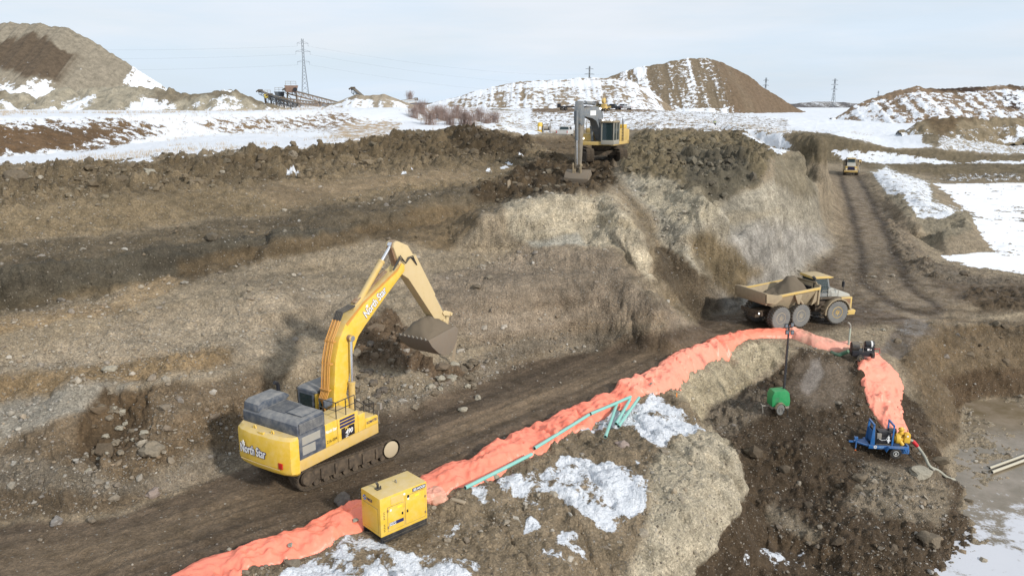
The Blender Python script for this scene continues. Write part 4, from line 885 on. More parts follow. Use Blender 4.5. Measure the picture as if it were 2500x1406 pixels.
# ------------------------------------------------------------------ yellow pump set
def pump_set():
    x, y = -4.72, 28.92
    R = thing('pump_set', 'yellow enclosed pump set on a black skid beside the bunched orange sheeting', 'pump', (x, y, HH(x, y) + .0), radians(43))
    Lh, Wh, z0, z1 = 1.12, .66, .28, 1.90
    m = MB(); m.box(-Lh, Lh, -Wh, Wh, z0, z1); B = m.build('enclosure', YEL, R, .02)
    m = MB()
    for s in (-1, 1): m.box(-Lh + .03, Lh - .03, s * (Wh - .06) - .05, s * (Wh - .06) + .05, 0, .27)
    for q in (-.9, -.3, .35, .9): m.box(q - .06, q + .06, -Wh + .02, Wh - .02, .02, .24)
    m.build('skid', BLACK, R, .01)
    m = MB(); m.box(-Lh + .10, Lh - .10, -Wh - .03, -Wh + .02, .02, .12); m.build('skid_rail', BLACK, R)
    for x0, x1 in ((-.78, -.02), (.06, 1.02)):
        m = MB(); m.box(x0 - .014, x1 + .014, -Wh - .004, -Wh + .004, .405, 1.435 if x0 < 0 else 1.635); m.build('door_gap', RUST, R)
        m = MB(); m.box(x0, x1, -Wh - .012, -Wh + .005, .42, 1.42 if x0 < 0 else 1.62); d = m.build('door', YEL, R, .004)
        m = MB(); hx = x1 - .08 if x0 < 0 else x0 + .08; m.box(hx - .035, hx + .035, -Wh - .03, -Wh - .01, .92, 1.03); m.build('latch', BLK2, d, .005)
        for z in (.55, 1.25):
            m = MB(); hx = x0 if x0 < 0 else x1; m.box(hx - .03, hx + .03, -Wh - .03, -Wh - .01, z, z + .1); m.build('hinge', RUST, d, .004)
        Z = 1.24 if x0 < 0 else 1.44
        m = MB(); m.box(x0 + .10, x0 + .18, -Wh - .016, -Wh - .012, Z, Z + .09); m.build('sticker', WHITE, d)
        m = MB(); m.box(x0 + .46, x0 + .66, -Wh - .016, -Wh - .012, Z + .03, Z + .09); m.build('sticker', LIME, d)
        if x0 < 0:
            m = MB(); m.box(x0 + .06, x1 - .03, -Wh - .018, -Wh - .012, .62, .76); s = m.build('decal', NAVY, d)
            m = MB(); m.box(x0 + .07, x0 + .36, -Wh - .021, -Wh - .018, .63, .75); s2 = m.build('decal', WHITE, d)
            lettering('S150', .085, frame((x0 + .215, -Wh - .024, .69), (1, 0, 0), (0, 0, 1)), NAVY, d, .004, .002, .1, width=.26)
    louvre(R, -.62, -.02, -Wh - .002, 1.50, 1.80, 6, YEL, YELD, depth=-.02)
    for q in range(5):
        m = MB(); m.box(-.98, -.92, -Wh - .012, -Wh, .48 + q * .07, .50 + q * .07); m.box(-.98, -.92, -Wh - .012, -Wh, 1.0 + q * .07, 1.02 + q * .07); m.build('vent_slot', BLK2, R)
    m = MB(); m.box(.42, 1.06, -Wh - .014, -Wh, 1.68, 1.83); s = m.build('nameplate', NAVY, R)
    lettering('SELWOOD', .10, frame((.74, -Wh - .018, 1.755), (1, 0, 0), (0, 0, 1)), WHITE, s, .004, .002, .1, width=.58)
    m = MB(); m.lathe([(.06, 0), (.06, -.02)], 16, 'y', (.20, -Wh, 1.58)); m.build('gauge', BLK2, R); m = MB(); m.lathe([(.05, 0), (.05, -.015)], 16, 'y', (.02, -Wh, 1.74)); m.build('sticker', WHITE, R)
    # end panel with the company badge
    m = MB(); m.box(-Lh - .012, -Lh + .005, -.48, .50, .42, 1.42); m.build('end_panel', YEL, R, .004)
    m = MB(); m.box(-Lh - .004, -Lh + .004, -.494, .514, .406, 1.434); m.build('panel_gap', RUST, R)
    Me = lambda yy, zz: frame((-Lh - .016, yy, zz), (0, -1, 0), (0, 0, 1))
    MM = Me(.40, 1.62); bd = MB(MM)
    n = 20
    for k, (r0, r1) in enumerate(((.055, .115),)):
        bd.add([(r * cos(2 * pi * q / n), r * sin(2 * pi * q / n), .003) for q in range(n) for r in (r0, r1)], [(2 * q, 2 * q + 1, (2 * q + 3) % (2 * n), (2 * q + 2) % (2 * n)) for q in range(n)])
    bd.build('badge', SKYB, R)
    bd = MB(MM)
    for k in range(4):
        a = k * pi / 2; bd.add([(.05 * cos(a), .05 * sin(a), .005), (.115 * cos(a + .5), .115 * sin(a + .5), .005), (.105 * cos(a + .75), .105 * sin(a + .75), .005), (.05 * cos(a + .6), .05 * sin(a + .6), .005)], [(0, 1, 2, 3)])
    bd.build('badge', WHITE, R)
    lettering('NCS', .11, Me(.06, 1.62), NAVY, R, .005, .003, .1, width=.36)
    # roof fittings
    m = MB(); m.box(-.78, -.58, .02, .22, 1.90, 1.94); m.tube([(-.68, .12, 1.9), (-.68, .12, 2.10), (-.74, .12, 2.20)], .05, 10); m.tube([(-.60, .05, 1.9), (-.60, .05, 2.04)], .03, 8); m.build('exhaust', BLACK, R)
    m = MB(); m.tube([(.16, .1 + .06 * cos(a), 1.9 + .12 * sin(a)) for a in [k * pi / 8 for k in range(9)]], .02, 8); m.build('lifting_eye', STEEL, R)
pump_set()

# ------------------------------------------------------------------ wheels
def wheel(parent, c, R_, w, rim, hub_side=-1, lugs=26, xf=None, tyre=TYRE):
    s = hub_side; m = MB(xf)
    pr = [(R_ * .48, -w * .42), (R_ * .70, -w * .5), (R_ * .93, -w * .48), (R_ * .985, -w * .40), (R_ * .985, w * .40), (R_ * .93, w * .48), (R_ * .70, w * .5), (R_ * .48, w * .42)]
    m.lathe(pr, 32, 'y', c); wh = m.build('wheel', tyre, parent)
    m = MB(xf)
    for k in range(lugs):
        a = 2 * pi * k / lugs
        for q in (-1, 1):
            M = Matrix.Translation(c) @ Matrix.Rotation(a + (q > 0) * pi / lugs, 4, 'Y') @ Matrix.Translation((0, q * w * .24, R_ * .985)) @ Matrix.Rotation(q * .4, 4, 'Z')
            m.box(-R_ * .045, R_ * .045, -w * .27, w * .27, -.02, R_ * .045, M)
    m.build('tread', TREAD if R_ > .6 else BLACK, wh)
    m = MB(xf); e = s * w * .36
    m.lathe([(.02, e + s * .02), (R_ * .12, e + s * .05), (R_ * .16, e), (R_ * .30, e - s * .02), (R_ * .36, e + s * .03), (R_ * .40, e - s * .03), (R_ * .46, e + s * .05), (R_ * .50, e + s * .03), (R_ * .50, e - s * .05), (.02, e - s * .05)], 28, 'y', c)
    m.build('rim', rim, wh)
    if R_ > .6:
        for k in range(8):
            a = 2 * pi * k / 8; m = MB(xf); m.lathe([(R_ * .03, e), (R_ * .03, e + s * .05)], 6, 'y', (c[0] + R_ * .22 * cos(a), c[1], c[2] + R_ * .22 * sin(a))); m.build('wheel_nut', rim, wh)
    return wh

# ------------------------------------------------------------------ articulated dump truck; rear frame along x, tractor turned by art
def dump_truck(label, loc, rz, art, load=True, grill_dark=False, tailm=None):
    T = thing('dump_truck', label, 'dump truck', loc, rz, group='articulated dump trucks')
    WR = .90; J = Matrix.Translation((3.35, 0, 0)) @ Matrix.Rotation(art, 4, 'Z') @ Matrix.Translation((-3.35, 0, 0))
    # rear frame
    m = MB(); m.box(-1.5, 3.3, -.42, .42, .85, 1.35); m.prism([(-.95, .75), (0, .95), (.98, 1.1), (1.95, .95), (2.9, .75), (1.95, .65), (0, .65)], -.75, -.6); m.prism([(-.95, .75), (0, .95), (.98, 1.1), (1.95, .95), (2.9, .75), (1.95, .65), (0, .65)], .6, .75)
    for x in (0, 1.95): m.lathe([(.16, -1.1), (.3, -.3), (.3, .3), (.16, 1.1)], 12, 'y', (x, 0, WR))
    m.build('chassis', MUDM, T, .02)
    for x in (0, 1.95):
        for s in (-1, 1): wheel(T, (x, s * 1.28, WR), WR, .62, HUBT, s)
    # bed: sloping tail, deep body, spill guard
    o_ = 1.62
    side = [(-2.35, 2.10), (-2.55, 2.90), (-1.2, 2.98), (-1.05, 2.72), (3.6, 3.02), (3.72, 2.9), (3.55, 1.55), (2.6, 1.35), (.3, 1.42), (-1.1, 1.62)]
    ou = [(-2.40, 2.0), (-.9, 1.62), (.3, 1.40), (2.7, 1.32), (3.55, 1.75), (3.62, 2.95)]
    m = MB()
    # floor and front of the bed as a bent plate with thickness, narrower at the bottom
    def sec(x, zb, hw_b, zt, hw_t): return [(x, -hw_t, zt), (x, -hw_b, zb), (x, hw_b, zb), (x, hw_t, zt), (x, hw_t - .07, zt), (x, hw_b - .06, zb + .07), (x, -hw_b + .06, zb + .07), (x, -hw_t + .07, zt)]
    m.loft([sec(-1.55, 2.15, 1.45, 2.80, 1.62), sec(-1.2, 1.98, 1.25, 2.70, 1.64), sec(-.4, 1.68, 1.05, 2.64, 1.64), (sec(.4, 1.42, .98, 2.70, 1.64)), sec(2.6, 1.36, .98, 2.90, 1.64), sec(3.45, 1.60, 1.05, 2.98, 1.62)], smooth=False)
    m.prism([(3.40, 1.60), (3.55, 1.62), (3.62, 3.15), (3.46, 3.15)], -1.62, 1.62); m.prism([(3.50, 3.10), (3.62, 3.10), (3.45, 3.34), (3.38, 3.32)], -1.3, 1.3)
    BD = m.build('dump_body', TAN, T, .012)
    for s in (-1, 1):
        m = MB(); m.prism([(-1.55, 2.68), (-.9, 2.56), (3.5, 2.82), (3.5, 3.02), (-.9, 2.74), (-1.55, 2.88)], s * 1.66 - .06, s * 1.66 + .06); m.build('top_rail', YELD, BD, .01)
        m = MB()
        m.prism([(1.05, 2.62), (1.75, 2.66), (1.55, 1.9), (1.38, 1.9)], s * 1.60 - .10, s * 1.60 + .03); m.build('side_rib', TAN, BD, .01)
        m = MB(); m.prism([(2.9, 1.6), (3.45, 1.9), (3.5, 2.75), (3.3, 2.75)], s * 1.45 - .06, s * 1.45 + .1); m.build('side_rib', TAN, BD, .01)
        m = MB(); m.tube([(2.85, s * 1.30, 1.05), (1.7, s * 1.52, 2.15)], .11, 12); m.tube([(1.7, s * 1.52, 2.15), (1.45, s * 1.54, 2.40)], .07, 10); m.build('hoist_cylinder', TAN, T)
    m = MB(); m.prism([(-1.72, 2.30), (-1.62, 2.08), (-1.54, 2.08), (-1.58, 3.0), (-1.76, 3.0)], -1.62, 1.62); 
    for s in (-1, 1): m.prism([(-1.76, 3.0), (-1.70, 2.30), (-.8, 2.12), (-.22, 2.50), (-.30, 2.74), (-.6, 2.78)], s * 1.74 - .025, s * 1.74 + .025)
    m.build('tailgate', tailm or TAN, T, .012)
    if load:
        m = MB(); nx, ny = 30, 18; vs = []
        for i in range(nx + 1):
            for j in range(ny + 1):
                u = i / nx; v = j / ny; x = -.2 + 3.6 * u; y = (-1.5 + 3.0 * v)
                h = 2.05 + 1.30 * math.exp(-((x - 2.35) / 1.05) ** 2 - ((y - .15) / 1.0) ** 2) + .28 * sstep_s(-.6, 1.2, x) + .16 * mnoise.fractal(Vector((x * 1.6, y * 1.6, 1)), .7, 2, 6)
                vs.append((x, y * (1 if h > 2.4 else .9), h))
        m.add(vs, [(i * (ny + 1) + j, (i + 1) * (ny + 1) + j, (i + 1) * (ny + 1) + j + 1, i * (ny + 1) + j + 1) for i in range(nx) for j in range(ny)], True)
        m.build('gravel_load', SOIL, T)
    # tractor
    m = MB(J); m.box(3.3, 6.9, -.45, .45, .75, 1.25); m.lathe([(.16, -1.1), (.3, -.3), (.3, .3), (.16, 1.1)], 12, 'y', (5.55, 0, WR)); m.lathe([(.35, .7), (.35, 1.5)], 14, 'z', (3.5, 0, 0)); m.box(3.9, 4.75, -1.05, 1.05, .95, 1.75); m.build('front_frame', MUDM, T, .03)
    for s in (-1, 1): wheel(T, (5.55, s * 1.28, WR), WR, .62, HUBY, s, xf=J)
    for s in (-1, 1):
        m = MB(J); arc = [(5.55 + 1.12 * cos(a), WR + .02 + 1.10 * sin(a)) for a in [radians(q) for q in (8, 30, 55, 80, 100, 125, 150, 172, 190)]]
        m.prism(arc + [(x + (5.55 - x) * .09, z + (WR - z) * .09) for x, z in arc[::-1]], s * 1.62 if s < 0 else 1.0, -1.0 if s < 0 else 1.62); m.build('fender', TAN, T, .015)
    m = MB(J); m.prism([(5.05, 1.75), (5.05, 2.62), (5.3, 2.70), (6.9, 2.16), (6.98, 2.05), (6.98, 1.75)], -.88, .88); HDd = m.build('hood', paint_mat('dusty_hood', (.42, .42, .38), .3, .3, .6) if load else paint_mat('dusty_hood', (.42, .42, .38), .3, .3, .6), T, .04)
    m = MB(J); m.box(6.05, 7.0, -1.18, 1.18, 1.02, 1.98); nb = m.build('nose', YELD, T, .05)
    for s in (-1, 1):
        m = MB(J); m.box(6.2, 6.85, s * 1.185 - .01, s * 1.185 + .01, 1.14, 1.86); m.build('side_grille', RUST if s < 0 else YELD, nb)
    m = MB(J); m.box(7.0, 7.03, -.72, .72, 1.12, 1.88); gr = m.build('front_grille', NAVY if grill_dark else BLK2, nb)
    for k in range(9):
        m = MB(J); m.box(7.03, 7.05, -.70, .70, 1.16 + k * .078, 1.185 + k * .078); m.build('grille_bar', BLK2, gr)
    for s in (-1, 1):
        m = MB(J); m.box(7.0, 7.04, s * .95 - .14, s * .95 + .14, 1.2, 1.45); m.build('headlight', WHITE, nb, .01)
    m = MB(J); m.prism([(5.95, .62), (7.15, .62), (7.22, .95), (7.05, 1.05), (5.95, 1.0)], -1.42, 1.42); m.build('bumper', YELD, T, .03)
    # cab in the middle of the tractor
    m = MB(J); m.prism([(3.85, 1.75), (3.75, 2.35), (5.35, 2.35), (5.25, 1.75)], -.80, .80); m.box(3.78, 3.92, -.78, -.66, 2.3, 3.48); m.box(3.78, 3.92, .66, .78, 2.3, 3.48)
    for s in (-1, 1): m.prism([(5.20, 2.3), (5.32, 2.3), (5.02, 3.48), (4.90, 3.48)], s * .73 - .05, s * .73 + .05)
    CB = m.build('cab', paint_mat('grey_cab', (.20, .22, .23), .3, .3, .55), T, .02)
    m = MB(J); m.prism([(3.60, 3.46), (3.62, 3.66), (4.95, 3.66), (5.38, 3.56), (5.38, 3.46)], -.90, .90); m.build('cab_roof', YELD, CB, .05)
    for q in ((3.95, 5.05, -.77, -.75, 2.35, 3.46), (3.95, 5.05, .75, .77, 2.35, 3.46), (3.76, 3.78, -.66, .66, 2.4, 3.44)):
        m = MB(J); m.box(*q); m.build('side_window', GLASS, CB)
    m = MB(J); m.prism([(5.30, 2.36), (5.33, 2.36), (5.04, 3.46), (5.01, 3.46)], -.68, .68); m.build('windscreen', GLASS, CB)
    m = MB(J); m.box(4.2, 4.7, -.3, .3, 2.0, 2.35); m.box(4.12, 4.24, -.28, .28, 2.35, 3.0); m.build('seat', BLK2, CB, .03)
    m = MB(J); m.tube([(3.72, -.98, 1.8), (3.72, -.98, 3.55)], .10, 12); m.tube([(3.72, -.98, 3.5), (3.55, -.98, 3.68)], .11, 12); m.build('exhaust_stack', BLACK, T)
    m = MB(J); m.box(3.4, 3.72, -.8, .8, 1.5, 2.9); m.build('rear_bulkhead', BLK2, T, .02)
    railing(T, [tuple(J @ Vector(q)) for q in ((4.2, -1.32, 2.02), (4.9, -1.32, 2.02), (5.6, -1.32, 2.02))], .62, STEEL, .02)
    m = MB(J); m.box(3.95, 5.9, -1.36, -.82, 1.96, 2.02); m.box(3.95, 5.9, .82, 1.36, 1.96, 2.02); m.build('catwalk', MUDM, T)
    for k in range(4):
        m = MB(J); m.box(4.15, 4.45, -1.5, -1.22, .55 + k * .33, .60 + k * .33); m.build('step', MUDM, T)
    for s in (-1, 1):
        m = MB(J); m.tube([(5.2, s * .9, 3.5), (5.95, s * 1.35, 3.42)], .02, 6); m.tube([(5.95, s * 1.35, 3.45), (5.97, s * 1.35, 2.6)], .02, 6); m.box(5.90, 5.99, s * 1.35 - .11, s * 1.35 + .11, 2.85, 3.28); m.build('mirror', BLK2, T)
    m = MB(J); m.lathe([(.05, 0), (.07, -.03)], 12, 'y', (3.80, -.84, 3.30)); m.build('work_lamp', LAMP, CB)
    m = MB(); m.lathe([(.04, 0), (.07, -.03)], 12, 'x', (-1.55, -.9, 1.30)); m.build('tail_lamp', LAMP, T)
    m = MB(); m.box(-1.55, -1.45, -1.15, 1.15, 1.15, 1.45); m.build('tail_bar', MUDM, T)
    return T, J
def sstep_s(a, b, x):
    t = min(max((x - a) / (b - a), 0), 1); return t * t * (3 - 2 * t)
pa = W(1905, 807); rz = radians(24)
tx, ty = pa.x - 1.55 * sin(rz), pa.y + 1.55 * cos(rz)
T1, J1 = dump_truck('dusty tan dump truck heaped with gravel beside the orange sheeting, driver in its cab', (tx, ty, .03), rz, radians(-11))
T2, J2 = dump_truck('yellow dump truck coming down the ramp head on, empty body, dark grille', tuple(W(2073, 430, 1.05) + Vector((3.6, 7.2, .1))), radians(-119), radians(8), False, True)

# ------------------------------------------------------------------ skinned figure
def skin_person(name, label, loc, rz, joints, bones, radii, mat, extras=(), scale=1.0):
    P_ = thing(name, label, 'person', loc, rz); P_.scale = (scale,) * 3
    me = bpy.data.meshes.new('body'); me.from_pydata(joints, bones, []); o = bpy.data.objects.new('body', me); scene.collection.objects.link(o)
    sk = o.modifiers.new('s', 'SKIN'); 
    for i, r in enumerate(radii): me.skin_vertices[0].data[i].radius = (r, r)
    me.skin_vertices[0].data[0].use_root = True
    o.modifiers.new('sub', 'SUBSURF').levels = 2
    dg = bpy.context.evaluated_depsgraph_get(); m2 = bpy.data.meshes.new_from_object(o.evaluated_get(dg)); bpy.data.objects.remove(o)
    m2.materials.clear(); m2.materials.append(mat[0]); m2.materials.append(mat[1]); m2.materials.append(mat[2])
    for p in m2.polygons:
        p.use_smooth = True; p.material_index = extras(p.center)
    o = bpy.data.objects.new('body', m2); scene.collection.objects.link(o); o.parent = P_
    return P_
SKINM = paint_mat('skin', (.45, .26, .18), 0, 0, .6); CLO_D = paint_mat('dark_trousers', (.02, .022, .03), 0, 0, .8); CLO_L = paint_mat('pale_jacket', (.42, .44, .42), 0, .05, .8); HIVIS = paint_mat('orange_vest', (.85, .07, .02), 0, 0, .7)
j = [(0,0,.95),(0,0,1.15),(0,0,1.40),(0,0,1.50),(.01,0,1.60),(.02,0,1.72), (0,-.10,.90),(.02,-.11,.50),(0,-.12,.08),(.14,-.13,.04), (0,.10,.90),(-.02,.12,.50),(-.04,.13,.08),(.10,.14,.04), (0,-.20,1.40),(.02,-.27,1.15),(.10,-.26,.90),(.12,-.25,.82), (0,.20,1.40),(.02,.27,1.15),(.12,.24,.92),(.15,.23,.84)]
bn = [(0,1),(1,2),(2,3),(3,4),(4,5),(0,6),(6,7),(7,8),(8,9),(0,10),(10,11),(11,12),(12,13),(2,14),(14,15),(15,16),(16,17),(2,18),(18,19),(19,20),(20,21)]
rd = [.15,.15,.16,.065,.09,.085,.095,.07,.05,.045,.095,.07,.05,.045,.07,.05,.038,.042,.07,.05,.038,.042]
pp = W(1743, 336, 11.3); pz = HH(pp.x, pp.y)
PS = skin_person('person', 'person in a pale jacket, dark trousers and white helmet standing on the rubble', (pp.x, pp.y, pz - .02), radians(-120), j, bn, rd, (CLO_L, CLO_D, SKINM), lambda c: 1 if c.z < .98 else 2 if (c.z > 1.5 or (c.z < .93 and abs(c.y) > .2)) else 0)
m = MB(); m.lathe([(.115, 1.70), (.118, 1.74), (.10, 1.81), (.05, 1.85), (.01, 1.86)], 14, 'z', (.02, 0, 0)); m.lathe([(.15, 1.70), (.15, 1.715)], 14, 'z', (.04, 0, 0)); m.build('helmet', WHITE, PS)
m = MB(); m.box(-.145, .14, -.165, .165, 1.12, 1.20); m.build('vest_band', LIME, PS, .03)
# seated driver
j2 = [(0,0,.12),(0,0,.35),(0,0,.58),(0,0,.68),(.02,0,.78),(.03,0,.88), (.15,-.10,.12),(.45,-.12,.14),(.5,-.12,-.25), (.15,.10,.12),(.45,.12,.14),(.5,.12,-.25), (0,-.20,.56),(.12,-.25,.32),(.38,-.14,.42),(.45,-.12,.45), (0,.20,.56),(.12,.25,.32),(.38,.14,.42),(.45,.12,.45)]
bn2 = [(0,1),(1,2),(2,3),(3,4),(4,5),(0,6),(6,7),(7,8),(0,9),(9,10),(10,11),(2,12),(12,13),(13,14),(14,15),(2,16),(16,17),(17,18),(18,19)]
rd2 = [.15,.15,.16,.06,.09,.085,.09,.07,.05,.09,.07,.05,.07,.05,.038,.042,.07,.05,.038,.042]
dv = Matrix.Translation((tx, ty, .03)) @ Matrix.Rotation(rz, 4, 'Z') @ J1 @ Vector((4.42, 0, 2.36))
DR = skin_person('person', 'driver in an orange vest seated in the cab of the gravel-laden truck', tuple(dv), rz + radians(-11), j2, bn2, rd2, (HIVIS, CLO_D, SKINM), lambda c: 2 if c.z > .66 else 1 if c.z < .15 else 0)
m = MB(); m.lathe([(.115, .88), (.118, .92), (.10, .99), (.05, 1.03), (.01, 1.04)], 14, 'z', (.02, 0, 0)); m.build('helmet', WHITE, DR)

# ------------------------------------------------------------------ grey-boomed excavator on the bench, facing the camera
def bench_excavator():
    hd = radians(-113)
    x, y = 9.5, 85.2
    E = thing('excavator', 'yellow excavator with a grey boom digging on the upper bench, bucket lowered', 'excavator', (x, y, HH(x, y) - .05), hd); E.scale = (1.12,) * 3
    undercarriage(E, 5.9, 3.1, .70, .62, radians(28), disc=None)
    m = MB(); m.lathe([(.9, 1.15), (.9, 1.55)], 24, 'z'); m.build('slew_ring', MUDM, E)
    m = MB(); m.box(-3.6, 1.9, -1.75, 1.75, 1.52, 1.85); m.build('deck', YELD, E, .03)
    m = MB(); m.plan([(-3.6, -1.75), (-4.0, -1.2), (-4.1, 0), (-4.0, 1.2), (-3.6, 1.75), (-2.9, 1.75), (-2.9, -1.75)], 1.5, 2.9); m.build('counterweight', YELD, E, .06)
    m = MB(); m.box(-2.9, -.4, -1.72, 1.72, 1.85, 3.0); hs = m.build('engine_house', YELD, E, .04)
    m = MB(); m.box(-2.8, -1.5, 1.0, 1.70, 3.0, 3.35); m.build('air_box', YEL, hs, .04)
    m = MB(); m.box(-.4, 1.2, -1.72, -.6, 1.85, 2.55); fb = m.build('fuel_tank', YELD, E, .03)
    m = MB(); m.lathe([(.06, 0), (.09, .03)], 10, 'x', (1.2, -1.4, 2.1)); m.build('work_lamp', LAMP, fb)
    railing(E, [(1.1, -1.65, 2.55), (.3, -1.65, 2.55), (-.4, -1.65, 2.55)], 1.0, STEEL); railing(E, [(-.5, -1.65, 3.0), (-1.6, -1.65, 3.0), (-2.7, -1.65, 3.0)], .9, STEEL); railing(E, [(-.6, 1.6, 3.0), (-1.4, 1.6, 3.0)], 1.0, STEEL)
    m = MB()
    for zz in np.arange(2.0, 3.8, .3): m.box(-1.25, -.85, 1.76, 1.80, zz, zz + .04)
    m.tube([(-1.25, 1.79, 1.8), (-1.25, 1.79, 3.9)], .025, 6); m.tube([(-.85, 1.79, 1.8), (-.85, 1.79, 3.9)], .025, 6); m.build('ladder', BLACK, E)
    # cab on its left, toward the right of the picture
    CM = Matrix.Identity(4)
    m = MB(); m.box(.1, 2.0, .55, 1.78, 1.6, 2.0)
    for xx, yy in ((.1, .55), (.1, 1.68), (1.9, .55), (1.9, 1.68), (1.0, 1.68)): m.box(xx, xx + .1, yy, yy + .1, 2.0, 3.6)
    CB = m.build('cab', paint_mat('dusty_cab', (.33, .31, .26), .4, .3, .6), E, .02)
    m = MB(); m.box(.0, 2.1, .5, 1.82, 3.58, 3.74); m.build('cab_roof', TAN, CB, .04)
    for q in ((1.93, 1.96, .65, 1.68, 1.75, 3.56), (.2, 1.0, 1.72, 1.74, 2.0, 3.56), (1.1, 1.9, 1.72, 1.74, 2.0, 3.56), (.2, 1.9, .59, .61, 2.0, 3.56), (.13, .15, .65, 1.68, 2.3, 3.56)):
        m = MB(); m.box(*q); m.build('window', GLASS, CB)
    m = MB(); m.box(.6, 1.1, .9, 1.4, 2.0, 2.4); m.box(.5, .62, .9, 1.4, 2.4, 3.0); m.build('seat', BLK2, CB, .03)
    for yy in (.75, 1.55):
        m = MB(); m.lathe([(.06, 0), (.08, .04)], 10, 'x', (2.05, yy, 3.82)); m.build('work_lamp', LAMP, CB)
    bo = [(.3, 1.9), (.1, 2.5), (.55, 3.8), (1.2, 4.6), (2.2, 5.0), (3.2, 5.05), (6.1, 4.80), (6.4, 4.55), (6.35, 4.2), (4.0, 4.0), (2.8, 3.75), (2.0, 3.15), (1.25, 2.4), (.95, 1.95)]
    m = MB(); m.prism(bo, -.32, .32); BM = m.build('boom', GREYB, E, .03)
    lettering('AMC', .42, frame((3.8, .325, 5.95), (-1, 0, 0), (0, 0, 1)), WHITE, BM, .02, .004, width=1.4) if False else None
    m = MB(); m.box(3.0, 4.7, .325, .335, 4.25, 4.68); m.build('decal', WHITE, BM)
    m = MB(); m.box(3.0, 4.7, -.335, -.325, 4.25, 4.68); m.build('decal', WHITE, BM)
    m = MB(); m.lathe([(.06, 0), (.09, .03)], 10, 'x', (1.95, .42, 4.85)); m.lathe([(.06, 0), (.09, .03)], 10, 'x', (1.95, -.42, 4.85)); m.build('work_lamp', LAMP, BM)
    m = MB()
    for yy in (-.2, -.07, .07, .2): m.tube([(-.1, yy, 2.5), (.35, yy, 4.0), (1.05, yy, 5.0), (2.1, yy, 5.42), (3.0, yy, 5.46)], .035, 6)
    m.build('hydraulic_line', BLACK, BM)
    cylinder_pair(E, (1.35, 2.0), (2.05, 3.9), (-.46, .46), .14, .6, GREYB)
    cylinder_pair(E, (2.6, 5.3), (6.9, 5.4), (0,), .16, .6, GREYB)
    AO = -2.0
    ar = [(6.75, 7.45), (7.05, 7.45), (7.35, 6.6), (7.25, 5.6), (7.0, 1.8), (6.85, 1.65), (6.68, 1.8), (6.25, 5.6), (6.2, 6.4), (6.5, 7.1)]
    m = MB(); m.prism([(a_, b_ + AO) for a_, b_ in ar], -.26, .26); AR = m.build('arm', paint_mat('muddy_grey_arm', (.22, .19, .15), .3, .5, .7), E, .02)
    m = MB(Matrix.Translation((0, 0, AO))); m.prism([(6.5, 7.1), (6.75, 7.5), (7.05, 7.5), (7.42, 6.6), (7.34, 5.6), (6.9, 5.4), (6.25, 5.6), (6.15, 6.4)], -.30, .30); m.build('arm_head', GREYB, AR, .02)
    m = MB(Matrix.Translation((0, 0, AO))); m.tube([(7.5, 0, 6.7), (7.35, 0, 4.2)], .13, 12); m.build('bucket_cylinder', GREYB, AR); m = MB(Matrix.Translation((0, 0, AO))); m.tube([(7.35, 0, 4.2), (7.2, 0, 2.1)], .07, 10); m.build('cylinder_rod', CHROME, AR)
    m = MB(Matrix.Translation((0, 0, AO)))
    for yy in (-.34, .34): m.prism([(6.8, 2.1), (7.25, 2.25), (7.3, 2.1), (6.85, 1.92)], yy - .04, yy + .04); m.prism([(7.2, 2.2), (7.32, 2.1), (7.2, 1.1), (7.05, 1.1)], yy - .05, yy + .05)
    m.build('linkage', TAN, AR)
    s = -.45
    bp_ = [(5.55, .1), (5.9, -.45), (6.5, -.55), (7.1, -.25), (7.45, .35), (7.55, 1.0), (7.35, 1.55), (7.0, 1.85), (6.7, 1.95)]
    m = None
    BK = bucket(E, [(x_ - .1, -.35 + (z_ - 1.95) * .78) for x_, z_ in bp_], 2.1, 0, BKT, RUST, None, 6)
    m = MB()
    for yy in (-.2, .2): m.prism([(6.5, -.8), (7.15, -.95), (7.2, -.4), (6.9, .0), (6.75, -.05)], yy - .05, yy + .05)
    m.build('bucket_lug', TAN, BK, .01)
bench_excavator()

